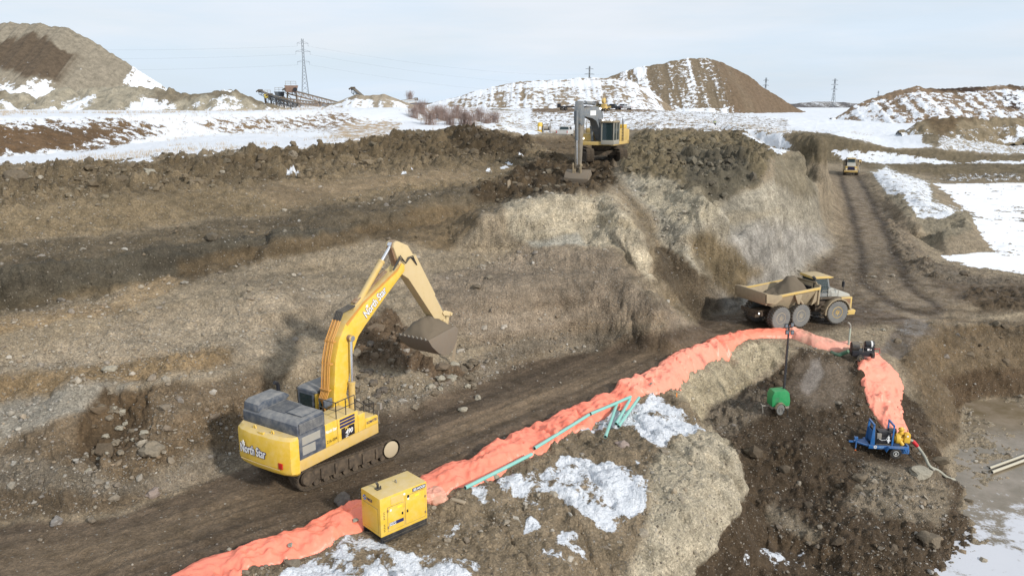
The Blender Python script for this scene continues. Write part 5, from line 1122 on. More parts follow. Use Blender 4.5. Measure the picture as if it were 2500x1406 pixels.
# ------------------------------------------------------------------ light tower
def light_tower():
    q = W(1893, 1012, -2.15); x, y = q.x + .35, q.y + .6
    T = thing('light_tower', 'green mobile light tower trailer with tall black mast in the muddy basin', 'light tower', (x, y, HH(x, y)), radians(8)); T.scale = (.80, .80, 1.09)
    m = MB(); m.prism([(-.74, .45), (-.78, 1.05), (-.62, 1.34), (.42, 1.38), (.60, 1.22), (.72, .75), (.68, .45)], -.46, .46); B = m.build('canopy', GREEN, T, .035)
    louvre(B, -.52, -.18, -.452, .66, 1.02, 5, BLK2, BLK2, depth=-.015); m = MB(); m.box(.0, .35, -.458, -.45, .80, .86); m.build('decal', WHITE, B)
    m = MB(); m.box(-.02, -.01, -.455, -.45, .5, 1.2); m.box(.42, .43, -.455, -.45, .5, 1.2); m.build('panel_joint', BLK2, B)
    m = MB(); m.box(-.7, .7, -.38, .38, .30, .42); m.tube([(-.6, 0, .38), (-1.35, 0, .42)], .04, 8); m.tube([(-1.3, 0, .42), (-1.30, -.15, .0)], .03, 8); m.tube([(-1.3, 0, .42), (-1.45, .05, .55)], .03, 8); m.build('trailer_frame', STEEL, T)
    for s in (-1, 1): wheel(T, (-.15, s * .62, .33), .33, .20, STEEL, s, 0 or 18, tyre=TYRE)
    for s in (-1, 1):
        m = MB(); a = [(-.15 + .42 * cos(radians(k)), .33 + .42 * sin(radians(k))) for k in (10, 40, 70, 110, 140, 170)]
        m.prism(a + [(xx * .98, zz - .03) for xx, zz in a[::-1]], min(s * .52, s * .74), max(s * .52, s * .74)); m.build('mudguard', TAN, T)
    m = MB()
    for k, (r, z0, z1) in enumerate(((.075, .45, 2.7), (.062, 2.6, 3.9), (.048, 3.8, 5.0))): m.box(.40 - r, .40 + r, .10 - r, .10 + r, z0, z1)
    m.build('mast', BLK2, T)
    m = MB(); pts = [(.40 + .09 + .03 * cos(k * .9), .10 + .03 * sin(k * .9), 1.4 + k * .035) for k in range(100)]; m.tube(pts, .012, 4); m.build('coiled_cable', BLK2, T)
    m = MB(); m.box(.10, .70, .06, .14, 4.98, 5.05); m.build('lamp_bar', BLK2, T)
    for px_, pz_ in ((.15, 5.1), (.62, 5.15), (.25, 4.72), (.68, 4.7)):
        m = MB(); m.box(px_ - .13, px_ + .13, .0, .09, pz_ - .12, pz_ + .12, Matrix.Translation((0, 0, 0))); lm = m.build('lamp_head', BLK2, T, .015)
        m = MB(); m.box(px_ - .10, px_ + .10, -.012, -.002, pz_ - .09, pz_ + .09); m.build('lamp_glass', paint_mat('lamp_glass', (.16, .17, .19), 0, 0, .15), lm)
    for s in (-1, 1):
        m = MB(); m.tube([(.3, s * .4, .36), (.3, s * 1.0, .34)], .035, 6); m.tube([(.3, s * 1.0, .4), (.3, s * 1.0, .0)], .03, 6); m.box(.22, .38, s * 1.0 - .08, s * 1.0 + .08, -.01, .02); m.build('outrigger', BLACK, T)
light_tower()

# ------------------------------------------------------------------ blue pump trailer
def blue_pump():
    q = W(2180, 1132, -4.6)
    x, y = q.x, q.y + .75; rz_ = radians(-7)
    T = thing('pump_trailer', 'blue pump trailer with black engine and yellow pump at the end of the orange sheeting', 'pump trailer', (x, y, HH(x, y) + .02), rz_)
    # +x toward the yellow pump (right of the picture); drawbar to -x
    m = MB(); m.box(-1.35, .95, -.62, -.50, .48, .68); m.box(-1.35, .95, .50, .62, .48, .68); m.box(-1.35, -1.25, -.6, .6, .50, .66); m.box(.85, .95, -.6, .6, .3, .75); m.plan([(-1.3, -.58), (-1.3, .58), (-2.0, .06), (-2.0, -.06)], .56, .64)
    m.tube([(-1.3, -.5, .6), (-2.05, -.04, .66)], .05, 6); m.tube([(-1.3, .5, .6), (-2.05, .04, .66)], .05, 6); m.box(-2.35, -1.95, -.05, .05, .58, .68); m.box(.30, 1.0, -.60, .60, .24, .50); F_ = m.build('trailer_frame', BLUE, T, .01)
    m = MB(); m.tube([(-1.95, -.12, .25), (-1.95, -.12, 1.0)], .045, 8); m.box(-2.08, -1.88, -.2, -.04, .85, .98); m.build('jack', BLUE, T)
    m = MB(); m.tube([(-1.95, -.12, -.02), (-1.95, -.12, .28)], .04, 8); m.build('jack_leg', STEEL, T); m = MB(); m.box(-2.0, -1.90, -.18, -.06, -.02, .16); m.build('jack_foot', paint_mat('orange_tape', (.8, .15, .03), 0, .1, .5), T)
    for s in (-1, 1):
        wheel(T, (.15, s * .78, .33), .33, .20, WHITE, s, 18, tyre=BLACK)
        m = MB(); ar = [(-.42, .45), (-.28, .70), (.58, .70), (.76, .38)]
        m.prism(ar + [(xx, zz - .035) for xx, zz in ar[::-1]], min(s * .64, s * .92), max(s * .64, s * .92)); m.build('mudguard', BLUE, T)
    # engine
    m = MB(); m.box(-.95, .05, -.35, .35, .70, 1.15); m.box(-.75, .0, -.28, .28, 1.15, 1.45); m.box(-1.05, -.95, -.45, .45, .75, 1.55); EN = m.build('engine', BLK2, T, .03)
    m = MB(); m.lathe([(.05, -.25), (.16, -.22), (.16, .22), (.05, .25)], 14, 'x', (.12, .05, 1.42)); m.build('air_filter', BLK2, EN)
    m = MB(); m.box(-.88, -.62, -.44, -.30, 1.05, 1.38); m.build('control_box', STEEL, EN, .015)
    m = MB(); m.tube([(-.75, -.42, 1.05), (-.6, -.46, .98), (-.35, -.46, 1.02), (-.2, -.42, 1.3)], .015, 6); m.build('cable', WHITE, EN)
    m = MB(); m.box(-.22, -.14, -.40, -.32, .8, 1.2); m.box(-.28, -.08, -.42, -.32, .92, 1.0); m.build('fuel_filter', WHITE, EN)
    m = MB(); m.box(-.9, .1, -.45, .45, .50, .70); m.build('fuel_tank', BLACK, T, .02)
    # lifting frames
    for xx, wd in ((-1.12, .26), (.02, .10)):
        m = MB()
        for s in (-1, 1): m.prism([(xx - wd / 2, .68), (xx + wd / 2, .68), (xx + .05, 1.95), (xx - .03, 1.95)], s * .46 - .03, s * .46 + .03)
        m.box(xx - .04, xx + .06, -.49, .49, 1.88, 1.98)
        if wd > .2: m.box(xx - .03, xx - .01, -.44, .44, .75, 1.5)
        m.build('lifting_frame', BLUE, T, .006)
    # yellow pump
    m = MB(); m.lathe([(.05, -.16), (.30, -.12), (.33, 0), (.30, .12), (.05, .16)], 20, 'x', (.42, -.05, .98)); m.tube([(.42, -.05, .95), (.60, -.15, .80), (.72, -.2, .62)], .13, 12); m.lathe([(.20, -.04), (.20, .04)], 16, 'x', (.25, -.05, .98)); m.build('pump_casing', HUBY, T)
    m = MB(); m.box(.78, 1.12, -.24, .14, .78, 1.34); m.lathe([(.14, 1.34), (.14, 1.38), (.08, 1.40)], 14, 'z', (.95, -.05, 0)); m.tube([(.5, -.05, .95), (.85, -.05, .95)], .14, 12); m.build('priming_tank', HUBY, T, .04)
    m = MB(); m.tube([(.60, .0, 1.10), (.66, .05, 1.45), (.64, .15, 1.62)], .13, 12); m.lathe([(.19, 1.28), (.19, 1.33)], 14, 'z', (.64, .03, 0)); m.lathe([(.19, 1.50), (.19, 1.55)], 14, 'z', (.66, .06, 0)); m.build('discharge_elbow', HUBY, T)
    m = MB(); m.lathe([(.03, -.30), (.06, -.32)], 10, 'y', (.92, 0, 1.25)); m.build('gauge', WHITE, T)
    Ms = frame((-.98, -.625, .60), (1, 0, 0), (0, 0, 1)); n = 18; bd = MB(Ms)
    bd.add([(r * cos(2 * pi * k / n), r * sin(2 * pi * k / n), .004) for k in range(n) for r in (.055, .10)], [(2 * k, 2 * k + 1, (2 * k + 3) % (2 * n), (2 * k + 2) % (2 * n)) for k in range(n)]); bd.add([(.03, -.03, .004), (-.03, -.01, .004), (0, .04, .004)], [(0, 1, 2)]); bd.build('badge', WHITE, T)
    lettering('NCS', .09, frame((-.66, -.625, .60), (1, 0, 0), (0, 0, 1)), paint_mat('pale_decal', (.3, .5, .7), 0, .05, .4), T, .002, .003, .1, width=.3)
    # suction coupling and hose: separate thing lying down to the puddle
    Mw = Matrix.Translation((x, y, HH(x, y) + .02)) @ Matrix.Rotation(rz_, 4, 'Z')
    s0 = Mw @ Vector((1.12, -.05, .9))
    pts = [s0, Mw @ Vector((1.35, -.06, .84))]
    hs = [W(2228, 1088, -3.7), W(2245, 1096, -3.9), W(2258, 1115, -4.2), W(2270, 1138, -4.6), W(2290, 1155, -5.1), W(2312, 1166, -5.6), W(2330, 1172, -5.85)]
    hp = pts + hs[1:]
    for i in range(4, len(hp)): hp[i].z = max(hp[i].z, HH(hp[i].x, hp[i].y) + .10)
    sm = catmull(hp, 8)
    H_ = thing('suction_hose', 'grey suction hose with red coupling running from the blue trailer to the puddle', 'hose', tuple(s0))
    inv = Matrix.Translation(-s0)
    m = MB(inv); m.tube(sm, .085, 12, rs=[.085 + .006 * (i % 2) for i in range(len(sm))]); m.build('hose_body', paint_mat('grey_hose', (.33, .33, .27), .2, .2, .6), H_)
    m = MB(inv); m.tube(sm[7:14], .115, 14); m.build('coupling', REDM, H_)
def catmull(P_, n):
    out = []; Pq = [P_[0]] + list(P_) + [P_[-1]]
    for i in range(1, len(Pq) - 2):
        a, b, c, d = Pq[i - 1], Pq[i], Pq[i + 1], Pq[i + 2]
        for k in range(n):
            t = k / n; out.append(.5 * ((2 * b) + (c - a) * t + (2 * a - 5 * b + 4 * c - d) * t * t + (3 * b - a - 3 * c + d) * t ** 3))
    out.append(P_[-1].copy()); return out
blue_pump()

# ------------------------------------------------------------------ small black pump on the rim
def black_pump():
    q = W(2108, 884, -.9); x, y = q.x, q.y + .4
    T = thing('small_pump', 'small black wheeled pump on the rim between two runs of orange sheeting', 'pump', (x, y, HH(x, y)), radians(-6))
    m = MB(); m.box(-.75, .75, -.38, .38, .35, .75); m.box(-.7, .7, -.05, .05, .25, .35); B = m.build('tank', BLK2, T, .04)
    m = MB(); m.lathe([(.05, -.3), (.30, -.26), (.32, .1), (.25, .25), (.05, .28)], 18, 'x', (-.48, 0, .98)); m.build('pump_head', BLACK, T)
    m = MB(); m.lathe([(.05, -.34), (.24, -.30), (.25, .28), (.05, .34)], 18, 'x', (.48, .05, 1.12)); m.box(.1, .75, -.3, .3, .72, 1.0); m.build('engine', BLK2, T, .02)
    m = MB(); m.lathe([(.255, .05), (.255, .16)], 18, 'x', (.48, .05, 1.12)); m.build('label_band', WHITE, T)
    m = MB(); m.box(.22, .36, -.40, -.38, .80, .94); m.box(.42, .50, -.40, -.38, .82, .90); m.build('label', WHITE, T)
    for s in (-1, 1): wheel(T, (-.22, s * .48, .24), .24, .14, HUBT, s, 16, tyre=BLACK)
    m = MB(); m.tube([(.7, -.3, .9), (1.05, -.32, .95), (1.1, -.3, .62), (.85, -.3, .5)], .02, 6); m.tube([(.78, .3, .2), (.85, .2, .8)], .03, 6); m.build('handle', REDM, T)
    m = MB(); m.tube([(-.05, -.1, .3), (-.05, -.4, .7), (-.02, -.3, 1.15)], .012, 5); m.build('cable', STEEL, T)
    m = MB(); m.tube([(.62, -.42, .3), (.62, -.42, .62)], .13, 12); m.build('battery_box', BLACK, T)
    # green hose leading to the left
    gp = [W(2072, 857, -.2), W(2058, 862, -.45), W(2045, 866, -.62), W(2030, 860, -.62)]
    m = MB(); sm = catmull(gp, 6); m.tube(sm, .14, 12); tag(m.build('green_hose', paint_mat('green_hose', (.06, .16, .10), .3, .2, .6)), 'short dark green hose on the mud leading into the small black pump', 'hose')
    # standpipe
    q = W(2085, 862, -.5); st_ = thing('standpipe', 'upright green and white pipe with a hooked top behind the small black pump', 'pipe', (q.x, q.y + 1.0, HH(q.x, q.y + 1.0)))
    m = MB(); m.tube([(0, 0, -.1), (0, 0, 1.75)], .075, 12); m.build('pipe', paint_mat('pale_pipe', (.42, .46, .38), .1, .25, .5), st_)
    m = MB(); m.tube([(0, 0, 1.7), (-.02, 0, 1.9), (-.12, 0, 2.05), (-.22, 0, 2.10)], .08, 12); m.build('elbow', STEEL, st_)
black_pump()

# ------------------------------------------------------------------ helpers on the finished ground
def grid_at(A, x, y):
    """sample a per-vertex field of the fan grid"""
    A = A.reshape(NR, NC) if A.ndim == 1 else A
    u = np.clip((x / y + .86) / 1.72 * (NC - 1), 0, NC - 1.001); i = u.astype(int); u = u - i
    j = np.clip(np.searchsorted(ys, y) - 1, 0, NR - 2); v = (y - ys[j]) / (ys[j + 1] - ys[j])
    return (A[j, i] * (1 - u) + A[j, i + 1] * u) * (1 - v) + (A[j + 1, i] * (1 - u) + A[j + 1, i + 1] * u) * v
def mesh_np(name, v, f, mat, cols=None, smooth=False):
    """f: array (n,3) or (n,4)"""
    k = f.shape[1]; me = bpy.data.meshes.new(name); me.vertices.add(len(v)); me.loops.add(f.size); me.polygons.add(len(f))
    me.vertices.foreach_set('co', np.asarray(v, np.float32).ravel()); me.loops.foreach_set('vertex_index', np.asarray(f, np.int32).ravel())
    me.polygons.foreach_set('loop_start', np.arange(0, f.size, k, dtype=np.int32)); me.update(calc_edges=True)
    me.polygons.foreach_set('use_smooth', np.full(len(f), smooth))
    if cols is not None:
        a = me.attributes.new('col', 'FLOAT_COLOR', 'POINT'); a.data.foreach_set('color', np.concatenate([cols, np.ones((len(cols), 1))], 1).astype(np.float32).ravel())
    me.materials.append(mat); o = bpy.data.objects.new(name, me); scene.collection.objects.link(o); return o
def stone_material():
    m, t, b = newmat('stone'); P = nd(t, 'ShaderNodeTexCoord').outputs['Object']
    c = nd(t, 'ShaderNodeAttribute', attribute_name='col').outputs['Color']
    n = nd(t, 'ShaderNodeTexNoise', {'Vector': P, 'Scale': 7.0, 'Detail': 6.0, 'Roughness': .7}).outputs[0]
    g = mrange(t, n, .3, .7, .68, 1.3)
    t.links.new(mixc(t, 1.0, c, nd(t, 'ShaderNodeCombineColor', {0: g, 1: g, 2: g}).outputs[0], 'MULTIPLY'), b.inputs['Base Color'])
    b.inputs['Roughness'].default_value = .9; b.inputs['Specular IOR Level'].default_value = .25
    t.links.new(nd(t, 'ShaderNodeBump', {'Height': n, 'Strength': .5, 'Distance': .08}).outputs[0], b.inputs['Normal']); return m
M_STONE = stone_material()
def ico(sub, seed, flat=.8, rough=.22):
    bm = bmesh.new(); bmesh.ops.create_icosphere(bm, subdivisions=sub, radius=1.0)
    rnd = random.Random(seed)
    planes = [(Vector((rnd.gauss(0, 1), rnd.gauss(0, 1), rnd.gauss(0, 1))).normalized(), rnd.uniform(.55, .9)) for _ in range(9)]
    for v in bm.verts:
        for n, d in planes:
            k = v.co.dot(n) - d
            if k > 0: v.co -= n * k * .85
        v.co += v.co.normalized() * rough * (mnoise.fractal(v.co * 1.6 + Vector((seed, 0, 0)), 1, 2, 3)); v.co.z *= flat
    V_ = np.array([v.co[:] for v in bm.verts]); F_ = np.array([[v.index for v in f.verts] for f in bm.faces]); bm.free(); return V_, F_
rng = np.random.default_rng(7)
def scatter(name, n, y0, y1, accept, smin, smax, power, tones, label, cat, mat=M_STONE, local=0.0, flat=.75, sink=.25, tr=.83):
    t = rng.uniform(-tr, tr, n * 4); y = np.sqrt(rng.uniform(y0 ** 2, y1 ** 2, n * 4)); x = t * y
    p = accept(x, y); k = rng.random(n * 4) < p; x = x[k][:n]; y = y[k][:n]; N_ = len(x)
    s = smin * (1 - rng.random(N_) * (1 - (smin / smax) ** power)) ** (-1 / power)
    z = grid_at(V[:, 2], x, y)
    base = [ico(1, q, flat) for q in range(8)]
    nv = len(base[0][0]); vv = np.zeros((N_, nv, 3)); w = rng.integers(0, 8, N_)
    B = np.array([b_[0] for b_ in base])[w]
    a = rng.uniform(0, 2 * pi, N_); tl = rng.normal(0, .4, N_)
    sx = s * rng.uniform(.8, 1.4, N_); sy = s * rng.uniform(.7, 1.1, N_); sz = s * rng.uniform(.6, 1.1, N_)
    X_ = B[:, :, 0] * sx[:, None]; Y_ = B[:, :, 1] * sy[:, None]; Z_ = B[:, :, 2] * sz[:, None]
    Y2 = Y_ * np.cos(tl)[:, None] - Z_ * np.sin(tl)[:, None]; Z2 = Y_ * np.sin(tl)[:, None] + Z_ * np.cos(tl)[:, None]
    vv[:, :, 0] = x[:, None] + X_ * np.cos(a)[:, None] - Y2 * np.sin(a)[:, None]; vv[:, :, 1] = y[:, None] + X_ * np.sin(a)[:, None] + Y2 * np.cos(a)[:, None]
    vv[:, :, 2] = z[:, None] + Z2 + (s * sink)[:, None]
    tn = np.array(tones)[rng.integers(0, len(tones), N_)] * rng.uniform(.75, 1.2, (N_, 1))
    if local: 
        lc = np.stack([grid_at(col[:, q].copy(), x, y) for q in range(3)], 1); tn = tn * (1 - local) + lc * local * rng.uniform(.8, 1.25, (N_, 1))
    F_ = base[0][1][None] + (np.arange(N_) * nv)[:, None, None]
    o = mesh_np(name, vv.reshape(-1, 3), F_.reshape(-1, 3), mat, np.repeat(tn, nv, 0)); tag(o, label, cat, kind='stuff'); return o
def at_keep(x, y):
    k = np.ones_like(x)
    for kx, ky, kr in KEEP: k = k * (np.hypot(x - kx, y - ky) > kr * .9)
    return k
T_STONE = [(.30,.27,.22),(.36,.33,.28),(.22,.19,.15),(.18,.15,.12),(.42,.40,.36),(.28,.21,.14),(.24,.22,.20)]
TOE = [W(*q) for q in BL[0][:14]]
def acc_peb(x, y):
    snw = grid_at(snow, x, y); rd_ = grid_at(roadmask, x, y)
    cl = np.clip(.5 + 1.5 * fbm2(x * .22, y * .22, 301, 3), .08, 1.6)
    dt, _, _ = linedist(x, y, TOE); cl = cl * .62 + 1.1 * np.exp(-dt / 1.6)
    return np.clip(grid_at(peb, x, y) ** 1.5 * cl * (snw < .4) * (1 - .93 * rd_) * at_keep(x, y) * np.clip(48 / y, 0, 1) ** 1.2, 0, 1)
scatter('loose_cobbles', 56000, 21, 88, acc_peb, .04, .33, 2.6, T_STONE, 'loose cobbles and pebbles scattered over the gravel slopes and basin', 'cobbles', local=.42)
def acc_rub(x, y):
    return np.clip((grid_at(rub, x, y) - .35) * 1.5, 0, 1) * (grid_at(snow, x, y) < .35) * at_keep(x, y) * (1 - grid_at(roadmask, x, y)) * np.clip(60 / y, 0, 1)
scatter('earth_clods', 9000, 24, 150, acc_rub, .10, .75, 1.9, [(.13,.105,.075),(.16,.13,.095),(.10,.08,.058),(.20,.175,.13)], 'broken clods of brown earth heaped along the excavated berm and basin', 'earth clods', local=.6, flat=.8)

# ------------------------------------------------------------------ single boulders that stand out
stone_src = []
for q in range(6):
    v_, f_ = ico(3, 40 + q, .78, .30); stone_src.append((v_, f_))
def boulder(px, py, z, r, label, tone, name='boulder', group=None, cat='boulder', seed=0, flat=1.0):
    p = W(px, py, z); zz = HH(p.x, p.y); p = W(px, py, zz); zz = HH(p.x, p.y)
    v_, f_ = stone_src[seed % 6]; o = mesh_np(name, v_ * np.array([r, r * .82, r * .78 * flat]), f_, M_STONE, np.tile(np.array(tone), (len(v_), 1)), True)
    o.data.set_sharp_from_angle(angle=radians(28))
    o.location = (p.x, p.y + r * .4, zz + r * .28); o.rotation_euler = (0.1 * (seed % 3), .12 * (seed % 4 - 1), seed * 1.3); tag(o, label, cat, group); return o
G1 = (.30,.27,.21); G2 = (.145,.115,.08); G3 = (.20,.165,.12)
for i, a in enumerate([
 (2250,1165,-4.9,.72,'pale grey boulder right of the blue pump trailer, beside the suction hose',G1),
 (275,1045,2.2,.42,'rounded brown boulder in the middle of the hollowed spoil pile',G3),(365,1108,1.2,.62,'flat brown boulder on the near flank of the hollowed spoil pile',G3),
 (370,1215,.2,.36,'pinkish boulder at the foot of the left spoil pile by the haul road',(.24,.19,.16)),(130,1240,.1,.34,'grey boulder among pale cobbles at the left edge of the road',(.22,.20,.18)),
 (275,985,3,.38,'grey stone perched on the back rim of the hollowed spoil pile',G1),(1140,940,.4,.50,'large dark clod lying below the raised bucket by the road',G2),(1100,930,.4,.42,'pale broken boulder at the foot of the slope under the raised bucket',G1),
 (1195,560,6.6,.30,'brown boulder on the upper bench left of the cream cliff',G3),(1163,572,6.4,.34,'brown clod beside a stake on the upper bench',G2),
 (2192,838,-.8,.36,'dark clod of mud standing in the puddle at upper right',G2),(2155,815,-.5,.22,'flat pale stone lying in the mud near the upper puddle',G1),
 (2105,1172,-4.7,.46,'dark brown rounded clod left of the blue trailer wheel',G2),(2270,1330,-5.4,.75,'dark flat-topped clod at the lower right corner of the basin',G2),
 (1520,1092,-.2,.38,'reddish grey boulder on the headland below the loose teal pipes',(.27,.21,.18)),(365,455,10.5,.75,'large tan boulder high on the left spoil berm',G1),(715,432,10.4,.7,'snow-dusted clod at mid height of the spoil berm',G3),
 (30,435,10.6,.95,'dark angular clod at the far left end of the berm crest',G2),(835,1230,.05,.42,'dark grey rock on the road edge left of the yellow pump set',(.13,.115,.10)),
 (903,900,.9,.40,'brown boulder half buried behind the raised boom',G3),(880,860,1.6,.36,'dark wet boulder behind the boom cylinder',G2),(2368,1228,-5.9,.3,'small mud lump standing on the icy puddle',G2),
 ]): boulder(*a, seed=i)
for i in range(46):
    px = random.gauss(1115, 42); py = random.gauss(915, 22)
    boulder(px, py, .6, random.uniform(.14, .36), 'broken clod in the loose heap at the slope foot below the raised bucket', random.choice([G1, G2, G3, (.17,.14,.11)]), 'clod', 'clods heaped below the raised bucket', 'clod', i)
for i in range(30):
    px = random.gauss(895, 22); py = random.gauss(850, 32)
    boulder(px, py, 1.8, random.uniform(.14, .36), 'dark clod in the heap on the slope just right of the raised boom', random.choice([G2, G3, (.12,.10,.08)]), 'clod', 'dark clods behind the boom', 'clod', i)
for i in range(34):
    px = random.gauss(275, 40); py = random.gauss(1030, 32)
    boulder(px, py, 2, random.uniform(.10, .26), 'brown stone lying inside the hollow of the left spoil pile', random.choice([G3, G2, G1]), 'stone', 'stones in the hollowed spoil pile', 'stone', i)

# ------------------------------------------------------------------ frozen pond, puddles
def flat_sheet(name, pts, z, mat, kind='structure', st=None):
    m = MB(); m.v = [Vector((p[0], p[1], z)) for p in pts]; m.f = [list(range(len(pts)))]; m.sm = [False]
    me = bpy.data.meshes.new(name); me.from_pydata([tuple(v) for v in m.v], [], m.f); me.materials.append(mat); o = bpy.data.objects.new(name, me); scene.collection.objects.link(o); o['kind'] = kind; return o
m, t, b = newmat('snow_covered_ice'); P = nd(t, 'ShaderNodeTexCoord').outputs['Object']
n1 = nd(t, 'ShaderNodeTexNoise', {'Vector': P, 'Scale': .35, 'Detail': 7.0, 'Roughness': .6}).outputs[0]
t.links.new(mixc(t, mrange(t, n1, .60, .75, 0, .5), (.80,.81,.84), (.45,.44,.42)), b.inputs['Base Color']); b.inputs['Roughness'].default_value = .8
t.links.new(nd(t, 'ShaderNodeBump', {'Height': n1, 'Strength': .4, 'Distance': .3}).outputs[0], b.inputs['Normal']); M_ICE = m
flat_sheet('pond_ice', [W(2200, 610, -1.05)[:], W(2300, 660, -1.05)[:], W(2500, 700, -1.05)[:], W(2900, 720, -1.05)[:], W(2900, 452, -1.05)[:], W(2500, 447, -1.05)[:], W(2260, 440, -1.05)[:]], -1.02, M_ICE)
m, t, b = newmat('puddle_water'); P = nd(t, 'ShaderNodeTexCoord').outputs['Object']
n1 = nd(t, 'ShaderNodeTexNoise', {'Vector': P, 'Scale': .55, 'Detail': 8.0, 'Roughness': .68}).outputs[0]
n2 = nd(t, 'ShaderNodeTexNoise', {'Vector': P, 'Scale': 2.6, 'Detail': 6.0, 'Roughness': .7}).outputs[0]
gx = nd(t, 'ShaderNodeSeparateXYZ', {0: P})
# ice takes over toward the near (south) side of the puddle
pos = mrange(t, gx.outputs[1], 37, 45.5, .16, -.26)
ice = mrange(t, math_(t, 'ADD', math_(t, 'ADD', pos, n1), math_(t, 'MULTIPLY', math_(t, 'SUBTRACT', n2, .5), .6)), .48, .60, 0, .85)
c = mixc(t, mrange(t, n1, .4, .62, 0, 1), (.15,.115,.068), (.24,.19,.135))
c = mixc(t, ice, c, (.60,.61,.65)); t.links.new(c, b.inputs['Base Color']); t.links.new(mrange(t, ice, 0, 1, .16, .6), b.inputs['Roughness'])
t.links.new(nd(t, 'ShaderNodeBump', {'Height': n2, 'Strength': .15, 'Distance': .05}).outputs[0], b.inputs['Normal']); M_PUD = m
flat_sheet('puddle', [(17, 26, 0), (60, 26, 0), (75, 62, 0), (40, 62, 0), (24, 52, 0)], -5.93, M_PUD)
def blob(name, cx, cy, rx, ry, z, mat, seed, label=None, n=40):
    pts = []
    for k in range(n):
        a = 2 * pi * k / n; r = 1 + .45 * mnoise.noise(Vector((cos(a) * 1.6 + seed, sin(a) * 1.6, seed))) + .18 * mnoise.noise(Vector((cos(a) * 5 + seed, sin(a) * 5, seed)))
        pts.append((cx + rx * r * cos(a), cy + ry * r * sin(a)))
    return flat_sheet(name, pts, z, mat)

# ------------------------------------------------------------------ hills and stockpiles
M_HILL = ground_material('hill_soil', .5)
def hill(name, sil, Yd, zb, paintf, slope=33, noise_a=1.0, step=None, back=1.0, rubble=0.0, seed=0, snowf=None, flute=0.0):
    S = [DD(px, py, Yd) for px, py in sil]; xs = np.array([s.x for s in S]); zs_ = np.array([s.z for s in S]); o = np.argsort(xs); xs = xs[o]; zs_ = zs_[o]
    hm = max(zs_) - zb; dep = hm / tan(radians(slope)) * 1.15; stp = step or max((xs[-1] - xs[0]) / 420, .3)
    gx = np.arange(xs[0] - 2, xs[-1] + 2, stp); gy = np.arange(-dep, dep * back, stp * 1.2); GX, GY = np.meshgrid(gx, gy); x = GX.ravel(); y = GY.ravel()
    tz = np.interp(x, xs, zs_) - zb; tn_ = tan(radians(slope))
    # distance-limited cone sweep: the crest drops away on both sides
    crest_y = 0 * x
    h = tz - np.abs(y - crest_y) * tn_ * (1 + .12 * fbm2(x * .03, y * .03, seed, 2))
    r_ = np.clip(tz * .05, 0, 2); h = np.where(h > tz - r_, tz - r_ * .5 - (np.abs(y) * tn_) ** 2 / (4 * r_ + 1e-3) * .5, h) if False else h
    fl = .6 * fbm2((x + y * .05) * .16 / max(Yd / 330, .6), y * .012, seed + 5, 4) + .5 * fbm2((x - y * .04) * .42 * 500 / max(Yd, 250), y * .02, seed + 6, 3)
    h = h + noise_a * (fbm2(x * .08, y * .08, seed + 9, 5) * 1.1) * np.clip(tz / 4, 0, 1) + flute * fl * np.clip(tz / 6, 0, 1)
    if rubble:
        a1_, r1_ = clods(x / 2.6, y / 2.6, seed + 30, .75); a2_, _ = clods(x / 1.1, y / 1.1, seed + 40, .8); h = h + rubble * (a1_ * 2.4 + a2_ * .9) * np.clip(tz / 1.5, 0, 1)
    z = zb + np.maximum(h, -3 + 0 * h)
    rel = np.clip(h / np.maximum(tz, 1), 0, 1); c_, s_ = paintf(x, y, h, tz, rel, fl)
    ny_, nx_ = GX.shape; I = np.arange(nx_ * ny_).reshape(ny_, nx_); F_ = np.stack([I[:-1, :-1], I[:-1, 1:], I[1:, 1:], I[1:, :-1]], -1).reshape(-1, 4)
    keepf = (h[F_] > -2.5).any(axis=1); F_ = F_[keepf]
    ob = mesh_np(name, np.stack([x, y + Yd, z], 1), F_, M_HILL, c_, True)
    a = ob.data.attributes.new('masks', 'FLOAT_VECTOR', 'POINT'); a.data.foreach_set('vector', np.stack([0 * x, s_, 0 * x], 1).astype(np.float32).ravel()); ob['kind'] = 'structure'
    return ob
def mixcols(a, b_, m): return np.array(a)[None] * (1 - m[:, None]) + np.array(b_)[None] * m[:, None]
def pA(x, y, h, tz, rel, fl):
    dark = sstep(-.02, .22, fbm2(x * .035, y * .05, 3, 4) + .45 * fl + .22 - np.abs(rel - .55) * 1.3) * (1 - sstep(DD(200, 100, 330).x, DD(262, 100, 330).x, x + 14 * fl))
    c = mixcols(lin(126, 117, 101), lin(84, 71, 56), dark); s = .70 - .75 * sstep(.22, .46, rel + .12 * fl + .08 * dark) + .35 * np.exp(-((rel - .50 - .2 * fl) / .10) ** 2) * (x < DD(260, 100, 330).x) + .75 * sstep(DD(285, 100, 330).x, DD(350, 100, 330).x, x + 8 * fl)
    return c, s
hill('stockpile', [(-260,150),(-150,85),(-60,62),(0,55),(30,53),(60,58),(100,60),(130,68),(170,70),(215,95),(250,118),(300,148),(350,182),(400,212),(430,228)], 330, 14.5, pA, 32, .5, flute=1.0, seed=3)
def pB(x, y, h, tz, rel, fl):
    xr = (x - DD(1500, 200, 600).x) / (DD(1930, 200, 600).x - DD(1500, 200, 600).x)
    side = sstep(.46, .70, xr + .18 * fl); c = mixcols(lin(112, 98, 78), lin(104, 86, 66), side)
    return c, (.50 + .60 * fl + .25 * (rel < .12)) * (1 - side) + (.12 + .3 * fl) * side
hill('hill', [(1380,232),(1440,206),(1490,187),(1540,172),(1600,157),(1640,148),(1690,142),(1740,144),(1780,157),(1830,190),(1880,224),(1930,256),(1960,272)], 600, 9, pB, 31, 1.2, flute=1.2, seed=8)
